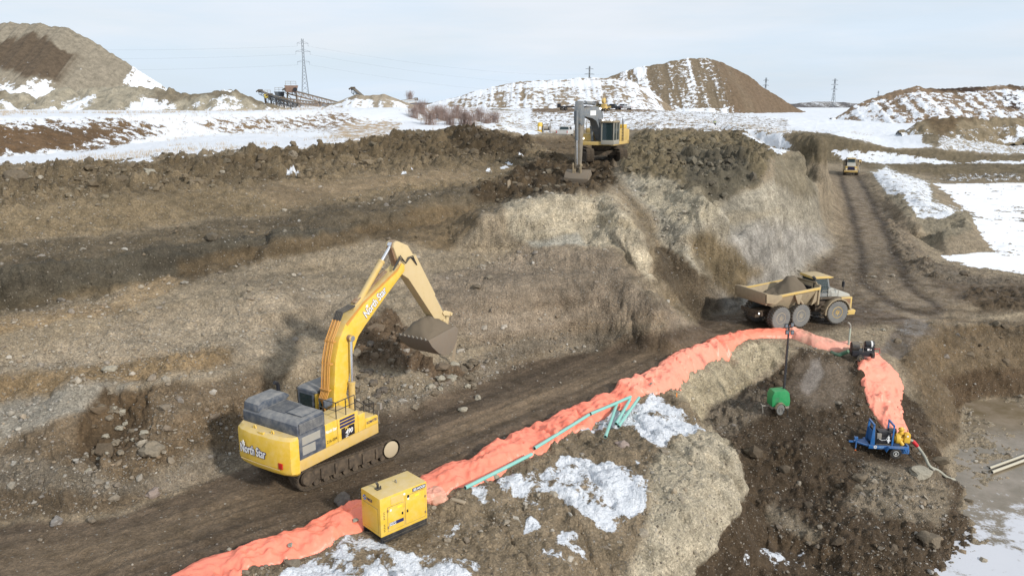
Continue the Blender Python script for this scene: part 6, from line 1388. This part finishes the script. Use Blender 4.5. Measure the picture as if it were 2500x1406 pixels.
def pC(x, y, h, tz, rel, fl): return mixcols(lin(128, 112, 90), lin(110, 92, 70), sstep(0, .4, fl)), .56 + .42 * fl + .16 * (rel > .8) * (rel < .95) - .2 * sstep(DD(1560, 200, 420).x, DD(1640, 200, 420).x, x)
hill('hill', [(1040,256),(1100,240),(1200,212),(1290,197),(1360,195),(1450,192),(1500,190),(1545,198),(1580,216),(1620,246),(1660,276)], 420, 9.5, pC, 19, .8, flute=.8, seed=14)
def pD(x, y, h, tz, rel, fl): return mixcols(lin(120, 100, 78), lin(60, 46, 36), sstep(.1, .35, fbm2(x * .04, y * .06, 77, 3))), .60 + .36 * fl - .25 * (rel > .86)
hill('hill', [(2040,288),(2080,262),(2110,248),(2150,233),(2200,218),(2230,213),(2300,216),(2380,210),(2450,207),(2520,212),(2650,214),(2800,230),(2950,262)], 330, 9.5, pD, 24, .8, flute=.8, seed=21, rubble=.25)
def pE(x, y, h, tz, rel, fl): return mixcols(lin(84, 80, 80), lin(110, 104, 98), sstep(-.2, .3, fl)), .42 + .3 * fl
hill('hill', [(1850,262),(1930,254),(1990,249),(2060,250),(2110,256),(2160,262)], 1500, 8, pE, 8, .5, flute=1.5, seed=25)
hill('hill', [(-400,262),(200,254),(600,252),(1000,250),(1200,252),(1500,256),(2400,251),(3000,254)], 2600, 4, pE, 6, .5, flute=1.5, seed=29, step=14)
def pF(x, y, h, tz, rel, fl): return mixcols(lin(140, 132, 114), lin(112, 102, 84), sstep(-.1, .3, fbm2(x * .2, y * .2, 9, 3))), .47 + .5 * fbm2(x * .14, y * .14, 19, 3) - .35 * sstep(.45, .9, rel)
hill('berm', [(-220,240),(-100,232),(0,230),(50,226),(90,240),(140,217),(200,226),(250,214),(310,210),(360,217),(420,224),(470,230),(560,217),(600,232),(640,250),(690,264)], 165, 14.8, pF, 26, .4, .28, rubble=.5, seed=33)
def pG(x, y, h, tz, rel, fl): return mixcols(lin(142, 130, 112), lin(128, 116, 96), sstep(-.1, .3, fl)), .62 + .45 * fl - .3 * (rel > .8)
hill('snow_mound', [(770,268),(800,258),(840,242),(870,233),(900,236),(940,230),(965,240),(990,250),(1030,262),(1060,270)], 188, 14.6, pG, 30, .5, .3, flute=.5, seed=37)
hill('berm', [(1150,285),(1180,272),(1210,266),(1250,270),(1285,284),(1310,296)], 260, 10.2, pF, 30, .4, .35, rubble=.3, seed=39)
def pH(x, y, h, tz, rel, fl): return mixcols(lin(122, 108, 84), lin(92, 76, 54), sstep(-.1, .3, fbm2(x * .12, y * .12, 59, 3))), .40 + .45 * fbm2(x * .12, y * .12, 69, 3) - .25 * sstep(.6, .9, rel)
hill('bank', [(2210,322),(2240,300),(2280,290),(2340,287),(2400,292),(2500,290),(2650,286),(2800,290)], 238, 6.5, pH, 34, .8, .5, rubble=.35, seed=43, flute=.8)

# ------------------------------------------------------------------ orange sheeting draped over the pipeline
def sheet_material(name, rgb, dirt):
    m, t, b = newmat(name); P = nd(t, 'ShaderNodeTexCoord').outputs['Object']
    n = nd(t, 'ShaderNodeTexNoise', {'Vector': P, 'Scale': 1.2, 'Detail': 8.0, 'Roughness': .68}).outputs[0]
    n2 = nd(t, 'ShaderNodeTexNoise', {'Vector': P, 'Scale': 9.0, 'Detail': 4.0, 'Roughness': .7}).outputs[0]
    c = mixc(t, mrange(t, n, .58 - dirt * .3, .80 - dirt * .2, 0, min(.9, .35 + dirt)), rgb, (.42, .30, .20))
    g = mrange(t, n2, .3, .7, .94, 1.05); c = mixc(t, 1.0, c, nd(t, 'ShaderNodeCombineColor', {0: g, 1: g, 2: g}).outputs[0], 'MULTIPLY')
    t.links.new(c, b.inputs['Base Color']); b.inputs['Roughness'].default_value = .42; b.inputs['Specular IOR Level'].default_value = .4
    w = nd(t, 'ShaderNodeTexNoise', {'Vector': P, 'Scale': 2.2, 'Detail': 3.0, 'Roughness': .5, 'Distortion': .8}).outputs[0]
    cr = math_(t, 'ABSOLUTE', math_(t, 'SUBTRACT', w, .5))
    t.links.new(nd(t, 'ShaderNodeBump', {'Height': math_(t, 'MULTIPLY', cr, -1), 'Strength': .5, 'Distance': .10}).outputs[0], b.inputs['Normal'])
    return m
OR1 = sheet_material('orange_sheeting', (.90, .245, .155), .0); OR2 = sheet_material('faded_sheeting', (.88, .29, .195), .25); OR3 = sheet_material('dirty_sheeting', (.76, .33, .24), .5)
def ridged(x, y, s, n=3): 
    r = 0; a = 1; tt = 0
    for i in range(n): r = r + a * (1 - 2 * np.abs(vnoise2(x * 2 ** i, y * 2 ** i, s + i))) ** 3; tt += a; a *= .5
    return r / tt
def sheeting(label, pts, hump, mat, seed, wr=.12, lump=.10):
    """pts: (px, py, z, width) along the run"""
    C_ = [W(p[0], p[1], p[2]) for p in pts]; sm = catmull([Vector((c.x, c.y, p[3])) for c, p in zip(C_, pts)], 26)
    S = np.array([[v.x, v.y, v.z] for v in sm]); d = np.hypot(np.diff(S[:, 0]), np.diff(S[:, 1])); al = np.concatenate([[0], np.cumsum(d)]); n = max(int(al[-1] / .055), 4)
    a = np.linspace(0, al[-1], n); cx = np.interp(a, al, S[:, 0]); cy = np.interp(a, al, S[:, 1]); w = np.interp(a, al, S[:, 2])
    tx_ = np.gradient(cx); ty_ = np.gradient(cy); l = np.hypot(tx_, ty_); nx_, ny_ = -ty_ / l, tx_ / l
    K = 42; vq = np.linspace(-1, 1, K); A_, V_ = np.meshgrid(a, vq, indexing='ij'); wv = w[:, None] * .5
    ed = 1 + .34 * fbm2(A_ * .7, np.sign(V_) * 5, seed, 4); lat = V_ * wv * ed + .12 * fbm2(A_ * .5, V_ * 0 + 3, seed + 2, 3)
    X_ = cx[:, None] + nx_[:, None] * lat; Y_ = cy[:, None] + ny_[:, None] * lat
    g = grid_at(V[:, 2], X_.ravel(), Y_.ravel()).reshape(X_.shape); g = g * .5 + .5 * g.mean(axis=1, keepdims=True) if False else g
    pr = (1 - np.abs(V_) ** 3.2); prof = hump * pr * (1 + .35 * fbm2(A_ * .45, V_ * .6, seed + 4, 3))
    lw = V_ * wv; q1 = .35 * fbm2(A_ * .5, lw * .8, seed + 3, 2); fold = 0
    for k_, (an, fr, am) in enumerate(((.35, .75, 1.0), (1.05, 1.15, .8), (-.6, 1.0, .8), (1.45, .6, .9), (-1.2, 1.9, .45), (.1, 2.4, .35), (.8, 3.1, .22))):
        ph = (A_ * cos(an) + lw * sin(an) + q1) * fr + k_ * .37 + .3 * fbm2(A_ * .4, lw * .4, seed + 20 + k_, 2); tri_ = np.abs(2 * (ph - np.floor(ph + .5))); tri_ = .35 * tri_ + .65 * np.clip((tri_ - .62) / .38, 0, 1)
        fold = fold + am * tri_ * np.clip(.25 + 1.6 * fbm2(A_ * .45 + k_ * 3, lw * .5, seed + 30 + k_, 2), 0, 1)
    fold = wr * fold * 1.05 + lump * .3 * fbm2(A_ * .5, lw * .5, seed + 9, 2)
    Z_ = g + .05 + prof + (fold - wr * .5) * np.clip(1.3 - np.abs(V_), .25, 1); Z_ = np.maximum(Z_, g + .025); Z_[:, 0] = g[:, 0] - .05; Z_[:, -1] = g[:, -1] - .05; Z_[0] = g[0] - .02; Z_[-1] = g[-1] - .02
    I = np.arange(n * K).reshape(n, K); F_ = np.stack([I[:-1, :-1], I[1:, :-1], I[1:, 1:], I[:-1, 1:]], -1).reshape(-1, 4)
    o = mesh_np('orange_sheeting', np.stack([X_, Y_, Z_], -1).reshape(-1, 3), F_, mat, None, True); tag(o, label, 'plastic sheeting', 'orange sheeting laid along the pipeline')
    return o
sheeting('widest near run of orange sheeting entering at the bottom, left of the yellow pump set', [(330,1500,0,2.3),(560,1388,0,2.2),(740,1320,0,1.9),(850,1265,0,1.9),(930,1225,0,1.6)], .26, OR1, 10)
sheeting('long orange sheeting from the yellow pump set to the loose teal pipes, pipes on top', [(985,1215,0,1.5),(1060,1190,0,1.9),(1200,1130,0,2.2),(1330,1065,0,2.3),(1440,1010,0,2.1),(1550,955,0,1.8)], .30, OR1, 20, .10)
sheeting('rumpled orange sheeting above the snow patches, where the run bends upslope', [(1530,962,0,1.6),(1590,932,0,2.4),(1640,900,0,2.0),(1690,868,0,1.8),(1760,842,0,1.7)], .36, OR2, 30, .18)
sheeting('orange sheeting on the basin rim in front of the gravel-laden truck wheels', [(1745,848,0,1.6),(1800,826,0,1.5),(1860,816,-.05,1.5),(1935,815,-.1,1.6)], .42, OR1, 40, .13)
sheeting('mud-stained pale orange sheeting sloping down right of the mast top', [(1925,812,-.1,1.5),(1975,832,-.3,1.6),(2030,848,-.5,1.5),(2090,852,-.6,1.4)], .40, OR3, 50, .12)
sheeting('broad orange sheeting falling from the small black pump to the blue trailer', [(2128,868,-.9,1.1),(2150,905,-1.5,2.6),(2150,950,-2.1,2.9),(2165,1000,-2.9,2.7),(2180,1045,-3.6,1.9),(2195,1080,-4.1,.8)], .28, OR2, 60, .16, .2)
# crumpled heap beside the pump set
q = W(1062, 1212); vv, ff = ico(5, 77, .8, .2); px_ = vv[:, 0] * 2.3; py_ = vv[:, 1] * 2.3
rr = 1 + .30 * ridged(px_ + vv[:, 2], py_ - vv[:, 2] * .6, 90, 3) + .25 * fbm3(vv[:, 0] * 1.5, vv[:, 1] * 1.5, vv[:, 2] * 1.5, 91, 3)
vv = vv * rr[:, None] * np.array([.78, .70, .52]); o = mesh_np('orange_sheeting', vv, ff, OR3, None, True); o.location = (q.x - .05, q.y - .1, HH(q.x, q.y) + .12); tag(o, 'crumpled heap of dusty orange sheeting against the right end of the yellow pump set', 'plastic sheeting', 'orange sheeting laid along the pipeline')
for i, (px, py, r, lb) in enumerate([(868,1290,.13,'grey stone weighing down the sheeting left of the pump set'),(710,1352,.12,'small grey stone on the near orange sheeting'),(560,1360,.10,'flat stone on the far left part of the orange sheeting'),(1590,955,.14,'pale stone on the rumpled sheeting at the bend'),(1615,935,.12,'second pale stone higher up the rumpled sheeting')]):
    b_ = boulder(px, py, .3, r, lb, (.27,.25,.2), 'stone', None, 'stone', i); b_.location.z += .28
m = MB(); M_ = Matrix.Translation(W(1118, 1224, .12)) @ Matrix.Rotation(radians(-28), 4, 'Z'); m.box(-.35, .35, -.10, .10, 0, .07, M_); tag(m.build('wooden_board', WOOD, None, .006), 'short weathered board at the end of the crumpled orange sheeting', 'board')

# ------------------------------------------------------------------ teal pipes
def pipe(p0, p1, z0, z1, label, r=.085, mat=TEALP, group='teal pipes by the sheeting'):
    a = W(p0[0], p0[1], z0); b_ = W(p1[0], p1[1], z1); T_ = thing('pipe', label, 'pipe', tuple(a), 0, group); d = b_ - a
    dn = d.normalized(); u = dn.cross(Vector((0, 0, 1))).normalized(); w = u.cross(dn); n = 16
    def ring(c, r_): return [c + (u * cos(2 * pi * k / n) + w * sin(2 * pi * k / n)) * r_ for k in range(n)]
    m = MB(); m.loft([ring(dn * .02, r * .86), ring(Vector(), r * .86), ring(Vector(), r), ring(dn * .22, r), ring(d * .5 + Vector((0, 0, -.01)), r), ring(d, r)], True); m.build('pipe_wall', mat, T_)
    m = MB(); m.loft([ring(dn * .004, r * .84), ring(dn * .012, r * .84)], True); m.build('pipe_mouth', BLK2, T_)
    m = MB(); m.loft([ring(dn * -.0 + dn * .25, r * 1.0), ring(dn * .26, r * 1.06), ring(dn * .0, r * 1.06), ring(dn * -.01, r * .95)], False); m.build('pipe_collar', mat, T_); return T_
pipe((1136,1190),(1298,1108),.52,.52,'teal pipe lying on the sheeting, nearest the yellow pump set')
pipe((1305,1094),(1438,1012),.52,.50,'middle teal pipe lying along the orange sheeting')
pipe((1442,1010),(1540,968),.50,.62,'farthest teal pipe on the sheeting, end tucked toward the bend')
pipe((1478,1066),(1506,985),.16,.42,'leftmost of three loose teal pipes lying on the snow')
pipe((1504,1034),(1538,975),.20,.48,'middle one of three loose teal pipes slanting off the sheeting')
pipe((1510,1040),(1560,970),.14,.40,'rightmost of three loose teal pipes slanting off the sheeting')
PW = paint_mat('cream_pipe', (.50,.46,.36), .1, .15, .5)
pipe((2422,1152),(2530,1112),-5.8,-5.8,'upper of two cream pipes lying on the puddle at right',.09,PW,'cream pipes on the puddle'); pipe((2416,1142),(2530,1100),-5.8,-5.8,'lower of two cream pipes lying on the puddle at right',.08,PW,'cream pipes on the puddle')
def stake(px, py, z, h, label, mat, w=.05, tilt=0.0):
    p = W(px, py, z); z = HH(p.x, p.y); p = W(px, py, z); m = MB(Matrix.Translation((p.x, p.y, HH(p.x, p.y))) @ Matrix.Rotation(tilt, 4, 'Y')); m.box(-w, w, -.02, .02, -.2, h); m.prism([(-w, h), (w, h), (0, h + w)], -.02, .02); tag(m.build('stake', mat), label, 'stake')
stake(1243, 478, 8.8, .62, 'short pale wooden stake on the upper bench edge', WOOD, .14)
stake(1652, 968, -.3, .32, 'small orange-topped survey stake at the edge of the headland snow', paint_mat('orange_tip', (.8,.25,.03), 0, .1, .5), .03)
stake(1104, 853, 1.2, 1.4, 'tall weathered plank leaning on the slope behind the bucket', WOOD, .09, .15)

# ------------------------------------------------------------------ pylons and wires
PYL = paint_mat('galvanised_steel', (.20,.215,.23), 0, 0, .6)
def pylon(px, ybase, ytop, Yd, label, r=.2, arms=((.60, .11), (.78, .13), (.92, .10)), detail=True):
    a = DD(px, ybase, Yd); H_ = DD(px, ytop, Yd).z - a.z; T_ = thing('power_pylon', label, 'power pylon', tuple(a), radians(20), 'power pylons on the horizon')
    m = MB(); wb, wt = H_ * .062, H_ * .016
    def hw(u): return wb + (wt - wb) * min(u / .62, 1) if u < .62 else wt
    lv = [0, .1, .19, .27, .34, .40, .46, .51, .56, .60, .66, .72, .78, .84, .9, 1.0] if detail else [0, .2, .38, .5, .6, .78, 1.0]
    for sx in (-1, 1):
        for sy in (-1, 1): m.tube([(sx * hw(u), sy * hw(u), u * H_) for u in lv], r, 4)
    for k in range(len(lv) - 1):
        a_, b_ = lv[k], lv[k + 1]; ha, hb = hw(a_), hw(b_)
        for s in (-1, 1):
            m.tube([(-ha, s * ha, a_ * H_), (hb, s * hb, b_ * H_)], r * .55, 4); m.tube([(ha, s * ha, a_ * H_), (-hb, s * hb, b_ * H_)], r * .55, 4)
            m.tube([(s * ha, -ha, a_ * H_), (s * hb, hb, b_ * H_)], r * .55, 4); m.tube([(s * ha, ha, a_ * H_), (s * hb, -hb, b_ * H_)], r * .55, 4)
    m.build('lattice_tower', PYL, T_)
    for u, w in arms:
        for s in (-1, 1):
            m = MB(); m.tube([(s * wt, 0, u * H_), (s * w * H_, 0, u * H_)], r * .9, 4); m.tube([(s * wt, 0, (u + .035) * H_), (s * w * H_, 0, u * H_)], r * .6, 4)
            if detail: m.tube([(s * w * H_ * .95, 0, u * H_), (s * w * H_ * .95, 0, (u - .05) * H_)], r * .7, 4)
            m.build('crossarm', PYL, T_)
    return T_, a, H_
_, pa1, ph1 = pylon(746, 236, 95, 640, 'tallest lattice power pylon, behind the crushing plant', .125)
pylon(1438, 232, 162, 1250, 'power pylon rising behind the low snowy hill', .30, ((.55, .16), (.72, .20), (.9, .16)), False)
pylon(1866, 258, 190, 1300, 'power pylon half hidden by the right flank of the big mound', .30, ((.55, .12), (.72, .14), (.9, .12)), False)
_, pa2, ph2 = pylon(2033, 262, 192, 1350, 'power pylon standing in the open gap right of the big mound', .30, ((.62, .14), (.78, .16), (.93, .13)), False)
pylon(2141, 262, 222, 2400, 'tiny distant pylon left of the right-hand snowy hill', .4, ((.7, .14), (.9, .12)), False)
def wire(a, b_, sag, r, label):
    m = MB(); o0 = Vector(a); pts = [Vector(a).lerp(Vector(b_), k / 24) - o0 - Vector((0, 0, sag * 4 * (k / 24) * (1 - k / 24))) for k in range(25)]; m.tube(pts, r, 4); o = m.build('power_line', PYL); o.location = o0; tag(o, label, 'power line', 'power lines across the sky')
for i, (u, w) in enumerate(((.55, .10), (.73, .12), (.87, .09))):
    wire((pa1.x + w * ph1, 640, pa1.z + u * ph1), (DD(1600, 240, 1250).x, 1250, 40 + 14 * i), 14, .03, ('lowest', 'middle', 'highest')[i] + ' power line running right from the tallest pylon')
    wire((pa1.x - w * ph1, 640, pa1.z + u * ph1), (-520, 420, pa1.z + u * ph1 * .9), 7, .03, ('lowest', 'middle', 'highest')[i] + ' power line running left from the tallest pylon')

# ------------------------------------------------------------------ crushing plant: conveyors on the plateau
def conveyor(p_lo, p_hi, Yd, h, mat, label, head=True, legs=True, dy=6.0):
    a = DD(p_lo[0], p_lo[1], Yd); b_ = DD(p_hi[0], p_hi[1], Yd + dy); T_ = thing('conveyor', label, 'conveyor', tuple(a), 0, 'conveyors of the crushing plant'); d = b_ - a; L_ = d.length; dn = d / L_; sd_ = Vector((-dn.y, dn.x, 0)).normalized(); up = Vector((0, 0, 1))
    m = MB(); n = max(int(L_ / h * .8), 3)
    for s in (-1, 1):
        o_s = sd_ * s * .55; m.tube([o_s, o_s + d], .09, 4); m.tube([o_s - up * h, o_s + d - up * h], .09, 4)
        for k in range(n + 1): q = d * (k / n); m.tube([o_s + q, o_s + q - up * h], .06, 4)
        for k in range(n): m.tube([o_s + d * (k / n) - up * h, o_s + d * ((k + 1) / n)], .05, 4)
    m.build('truss', mat, T_)
    m = MB(); m.add([sd_ * s * .5 + q + up * z for q in (Vector(), d) for s in (-1, 1) for z in (.02, .16)], [(0,1,3,2),(4,6,7,5),(0,4,5,1),(2,3,7,6),(0,2,6,4),(1,5,7,3)]); m.build('belt', BLACK, T_)
    if head:
        m = MB(Matrix.Translation(d)); m.box(-.5, .5, -.6, .6, -.5, .35); m.tube([(-.4, -.6, .1), (-1.0, -.6, -.3)], .2, 8); m.build('head_drum', MUDM, T_, .08)
    if legs:
        m = MB()
        for u in (.35, .75):
            q = d * u
            for s in (-1, 1): m.tube([q + sd_ * s * .6 - up * h, q + sd_ * s * 1.2 - up * (q.z + h + 1.5) + Vector((.8 * s, 0, 0))], .09, 4)
        m.build('support_leg', mat, T_)
    return T_
DKB = paint_mat('dark_conveyor_paint', (.06,.075,.09), .1, .2, .6); TNC = paint_mat('tan_conveyor_paint', (.33,.24,.17), .1, .2, .6)
conveyor((822,250),(700,218),205,1.1,TNC,'tan lattice conveyor descending right from the crusher'); conveyor((728,255),(660,232),200,1.2,DKB,'dark blue-grey conveyor in front of the crusher')
conveyor((690,248),(636,222),212,.9,DKB,'dark conveyor with raised head at the left end of the plant'); conveyor((900,248),(862,216),206,1.1,DKB,'short steep dark conveyor poking above the snow mound')
conveyor((955,250),(1016,242),240,.9,paint_mat('white_conveyor_paint', (.6,.58,.55), .1, .1, .6),'low white conveyor with red tip right of the snow mound',True,False); conveyor((780,252),(690,240),198,.8,TNC,'low rusty conveyor crossing under the tan one')
def plant_box(px, py, Yd, w, h, mat, label, cat='crusher'):
    a = DD(px, py, Yd); T_ = thing('crusher', label, cat, tuple(a), radians(10))
    m = MB(); m.prism([(-w / 2, 0), (w / 2, 0), (w / 2 * 1.1, h * .6), (w / 2 * 1.3, h), (-w / 2 * 1.3, h), (-w / 2 * 1.1, h * .6)], -1, 1); m.build('hopper', mat, T_, .05)
    m = MB()
    for s in (-1, 1):
        for q in (-1, 1): m.tube([(s * w * .4, q * .8, 0), (s * w * .5, q * .9, -3.5)], .12, 5)
    m.tube([(-w * .45, -.9, -.2), (w * .5, -.9, -3.3)], .07, 4); m.build('support_frame', MUDM, T_)
    railing(T_, [(-w / 2, -1.05, h), (0, -1.05, h), (w / 2, -1.05, h)], 1.0, STEEL, .05)
    m = MB(); m.lathe([(.5, -.3), (.5, .3)], 14, 'y', (w * .4, -1.3, h * .4)); m.build('flywheel', BLK2, T_)
plant_box(712, 226, 208, 2.6, 1.7, paint_mat('rust_brown_hopper', (.20,.12,.09), .1, .3, .7), 'brown crusher box standing at the top of the tan conveyor'); plant_box(683, 236, 210, 2.0, 1.2, DKB, 'dark screening box on a frame left of the brown crusher', 'screen'); plant_box(655, 240, 214, 1.6, 1.0, paint_mat('yellow_screen', (.5,.38,.06), .1, .3, .7), 'small yellow and grey screen at the left end of the plant', 'screen')

# ------------------------------------------------------------------ parked vehicles far away
def pickup(px, py, z, rz, mat, label, scale=1.0, cap=False):
    p = W(px, py, z); T_ = thing('pickup_truck', label, 'pickup truck', (p.x, p.y, HH(p.x, p.y) if p.y < 400 else z), rz, 'vehicles parked on the snow'); T_.scale = (scale,) * 3
    m = MB(); m.loft([[(-2.9, -.95, .5), (-2.9, .95, .5), (-2.9, .97, 1.15), (-2.9, -.97, 1.15)], [(1.4, -.98, .45), (1.4, .98, .45), (1.4, .98, 1.18), (1.4, -.98, 1.18)], [(2.6, -.94, .5), (2.6, .94, .5), (2.6, .90, 1.02), (2.6, -.90, 1.02)], [(2.85, -.85, .55), (2.85, .85, .55), (2.85, .82, .9), (2.85, -.82, .9)]], smooth=False); B_ = m.build('body', mat, T_, .05)
    m = MB(); m.loft([[(-.95, -.90, 1.15), (-.95, .90, 1.15), (-.80, .74, 1.80), (-.80, -.74, 1.80)], [(1.45, -.90, 1.15), (1.45, .90, 1.15), (.75, .74, 1.82), (.75, -.74, 1.82)]], smooth=False); cb = m.build('cabin', mat, T_, .04)
    m = MB(); m.loft([[(-.97, -.78, 1.25), (-.97, .78, 1.25), (-.85, .68, 1.70), (-.85, -.68, 1.70)], [(-.94, -.78, 1.25), (-.94, .78, 1.25), (-.82, .68, 1.70), (-.82, -.68, 1.70)]], smooth=False); m.build('rear_window', GLASS, cb)
    for s in (-1, 1): m = MB(); m.prism([(-.75, 1.22), (1.15, 1.22), (.65, 1.70), (-.68, 1.70)], s * .86 - .03, s * .86 + .01); m.build('side_window', BLK2, cb)
    m = MB(); m.box(-2.75, -1.0, -.8, .8, .8, 1.16); m.build('load_bed', BLACK, B_)
    m = MB(); m.box(-2.93, -2.90, -.8, .8, .62, 1.10); m.build('tailgate', mat, B_)
    for s in (-1, 1):
        m = MB(); m.box(-2.94, -2.90, s * .88 - .06, s * .88 + .06, .75, 1.1); m.build('tail_light', TAIL, B_)
    m = MB(); m.box(-3.0, -2.9, -.9, .9, .42, .60); m.build('bumper', STEEL, B_)
    for x_ in (-1.9, 1.85):
        for s in (-1, 1): wheel(T_, (x_, s * .82, .38), .38, .26, STEEL, s, 12, tyre=BLACK)
    return T_
pickup(1380, 335, 10.5, radians(75), paint_mat('silver_white_paint', (.55,.55,.54), .2, .15, .4), 'muddy white pickup parked behind the upper excavator, tailgate toward us', 1.12)
for px, col_, lb in ((1468, (.35,.28,.1), 'small tan pickup at the left of the far parked row'), (1497, (.03,.035,.045), 'black pickup in the far parked row below the hill'), (1522, (.55,.56,.58), 'light pickup at the right end of the far parked row')):
    o = pickup(px, 254, 13.0, radians(150), paint_mat('far_vehicle_paint', col_, .1, .05, .4), lb, 1.15); a = DD(px, 255, 285); o.location = (a.x, a.y, HH(a.x, a.y))
T_ = thing('loader', 'yellow machine with a round raised drum on the far snow right of the grey boom', 'loader', tuple(Vector((DD(1474, 270, 244).x, 244, HH(DD(1474, 270, 244).x, 244)))), radians(60)); T_.scale = (.8, .8, .75)
m = MB(); m.box(-1.6, 1.6, -1.1, 1.1, 1.0, 1.9); m.box(-.4, .8, -.9, .9, 1.9, 2.9); m.build('body', YELD, T_, .05); m = MB(); m.lathe([(.9, -.5), (1.15, -.4), (1.15, .4), (.9, .5)], 22, 'y', (-.2, 0, 4.2)); m.tube([(-.2, 0, 4.2), (.5, 0, 1.5)], .25, 8); m.build('drum', YELD, T_)
for x_ in (-1.3, 1.3):
    for s in (-1, 1): wheel(T_, (x_, s * 1.1, .65), .65, .45, HUBY, s, 14, tyre=BLACK)
T_ = thing('flatbed_trailer', 'long dark flatbed trailer parked on the far track behind the raised arm', 'trailer', tuple(Vector((DD(1402, 262, 262).x, 262, HH(DD(1402, 262, 262).x, 262)))), radians(3))
m = MB(); m.box(-5.5, 5.5, -1.2, 1.2, .9, 1.4); m.box(-5.5, -4.5, -1.2, 1.2, 1.4, 2.2); m.build('deck', BLK2, T_, .04)
for x_ in (-4, -2.8, 3.2, 4.4):
    for s in (-1, 1): wheel(T_, (x_, s * 1.1, .5), .5, .3, STEEL, s, 10, tyre=BLACK)
p = W(1318, 350, 10.6); zz = HH(p.x, p.y)
T_ = thing('fuel_tank', 'upright yellow tank standing beside a grey cable reel left of the upper excavator', 'tank', (p.x, p.y, zz)); m = MB(); m.lathe([(.35, 0), (.38, .1), (.38, 1.7), (.30, 1.9)], 16, 'z'); m.build('shell', YEL, T_); m = MB(); m.box(-.2, .2, -.42, -.36, .8, 1.3); m.build('label_plate', WHITE, T_)
p = W(1334, 350, 10.6); T_ = thing('cable_reel', 'grey reel on two posts right of the yellow tank', 'reel', (p.x, p.y, zz)); m = MB(); m.lathe([(.6, -.5), (.6, -.45), (.3, -.44), (.3, .44), (.6, .45), (.6, .5)], 18, 'x', (0, 0, 1.0)); m.build('drum', STEEL, T_)
for s in (-1, 1): m = MB(); m.box(s * .62 - .05, s * .62 + .05, -.1, .1, 0, 1.9); m.build('post', STEEL, T_)
p = W(1296, 348, 10.6); T_ = thing('pallet_stack', 'low stack of pale timber left of the yellow tank', 'timber stack', (p.x, p.y, HH(p.x, p.y)))
for k in range(5): m = MB(); m.box(-1.0, 1.0, -.5, .5, .05 + k * .16, .17 + k * .16); m.build('board', WOOD, T_)

# ------------------------------------------------------------------ leafless shrubs, dry grass
TWIG = paint_mat('reddish_twigs', (.27,.195,.165), 0, 0, .9)
def shrub_mesh(seed):
    rnd = random.Random(seed); m = MB()
    for k in range(150):
        a = rnd.uniform(0, 2 * pi); l = rnd.uniform(1.2, 2.8); sp = rnd.uniform(.1, .75); b0 = Vector((rnd.gauss(0, .55), rnd.gauss(0, .45), 0)); tip = b0 + Vector((cos(a) * sp * l * .6, sin(a) * sp * l * .6, l)); mid_ = b0.lerp(tip, .55) + Vector((rnd.gauss(0, .06), rnd.gauss(0, .06), 0))
        m.tube([b0, mid_, tip], .02, 3, rs=[.017, .012, .006])
        for q in range(3):
            s0 = mid_.lerp(tip, rnd.uniform(0, .6)); m.tube([s0, s0 + Vector((rnd.gauss(0, .3), rnd.gauss(0, .3), rnd.uniform(.3, .7)))], .01, 3, rs=[.010, .005])
    return m
proto = None
for i, px in enumerate((1012, 1030, 1050, 1068, 1083, 1098, 1115, 1132, 1150, 1170, 1190, 1205)):
    y_ = 168 + 10 * sin(i * 2.3); a = DD(px, 316, y_); z_ = HH(a.x, a.y)
    if i < 3: src = shrub_mesh(60 + i).build('shrub', TWIG); protos = (protos + [src]) if i else [src]; o = src
    else: o = protos[i % 3].copy(); scene.collection.objects.link(o)
    o.location = (a.x, a.y, z_ - .1); o.rotation_euler = (0, 0, i * 1.1); k = .95 + .3 * ((i * 7) % 5) / 5; o.scale = (k, k, k * 1.15)
    tag(o, 'leafless reddish shrub in the thicket behind the spoil berm', 'shrub', 'leafless shrubs behind the berm')
a = DD(1001, 246, 420); o = protos[0].copy(); scene.collection.objects.link(o); o.location = a; o.scale = (1.5, 1.5, 1.9); tag(o, 'lone bare tree on the skyline above the low white conveyor', 'tree'); o.name = 'bare_tree'
n = 5200; t_ = rng.uniform(-.7, .45, n * 3); y_ = rng.uniform(70, 250, n * 3); x_ = t_ * y_; ok = (grid_at(snow, x_, y_) > .4) & (fbm2(x_ * .07, y_ * .07, 401, 3) > .0 - .12 * rng.random(n * 3)); x_ = x_[ok][:n]; y_ = y_[ok][:n]; n = len(x_); z_ = grid_at(V[:, 2], x_, y_)
K = 7; aa = rng.uniform(0, 2 * pi, (n, K)); hh = rng.uniform(.2, .55, (n, K)); ox = rng.normal(0, .16, (n, K)); oy = rng.normal(0, .16, (n, K)); le = rng.normal(0, .16, (n, K, 2))
bx = x_[:, None] + ox; by = y_[:, None] + oy; wd = .018
vv = np.zeros((n, K, 3, 3)); vv[:, :, 0] = np.stack([bx - wd * np.cos(aa), by - wd * np.sin(aa), z_[:, None] + 0 * bx - .03], -1); vv[:, :, 1] = np.stack([bx + wd * np.cos(aa), by + wd * np.sin(aa), z_[:, None] + 0 * bx - .03], -1); vv[:, :, 2] = np.stack([bx + le[..., 0], by + le[..., 1], z_[:, None] + hh], -1)
DRYG = paint_mat('dry_grass', (.42,.32,.20), 0, 0, .9)
tag(mesh_np('dry_grass', vv.reshape(-1, 3), np.arange(n * K * 3).reshape(-1, 3), DRYG), 'sparse dry tan grass poking through the snow of the left field', 'dry grass', kind='stuff')
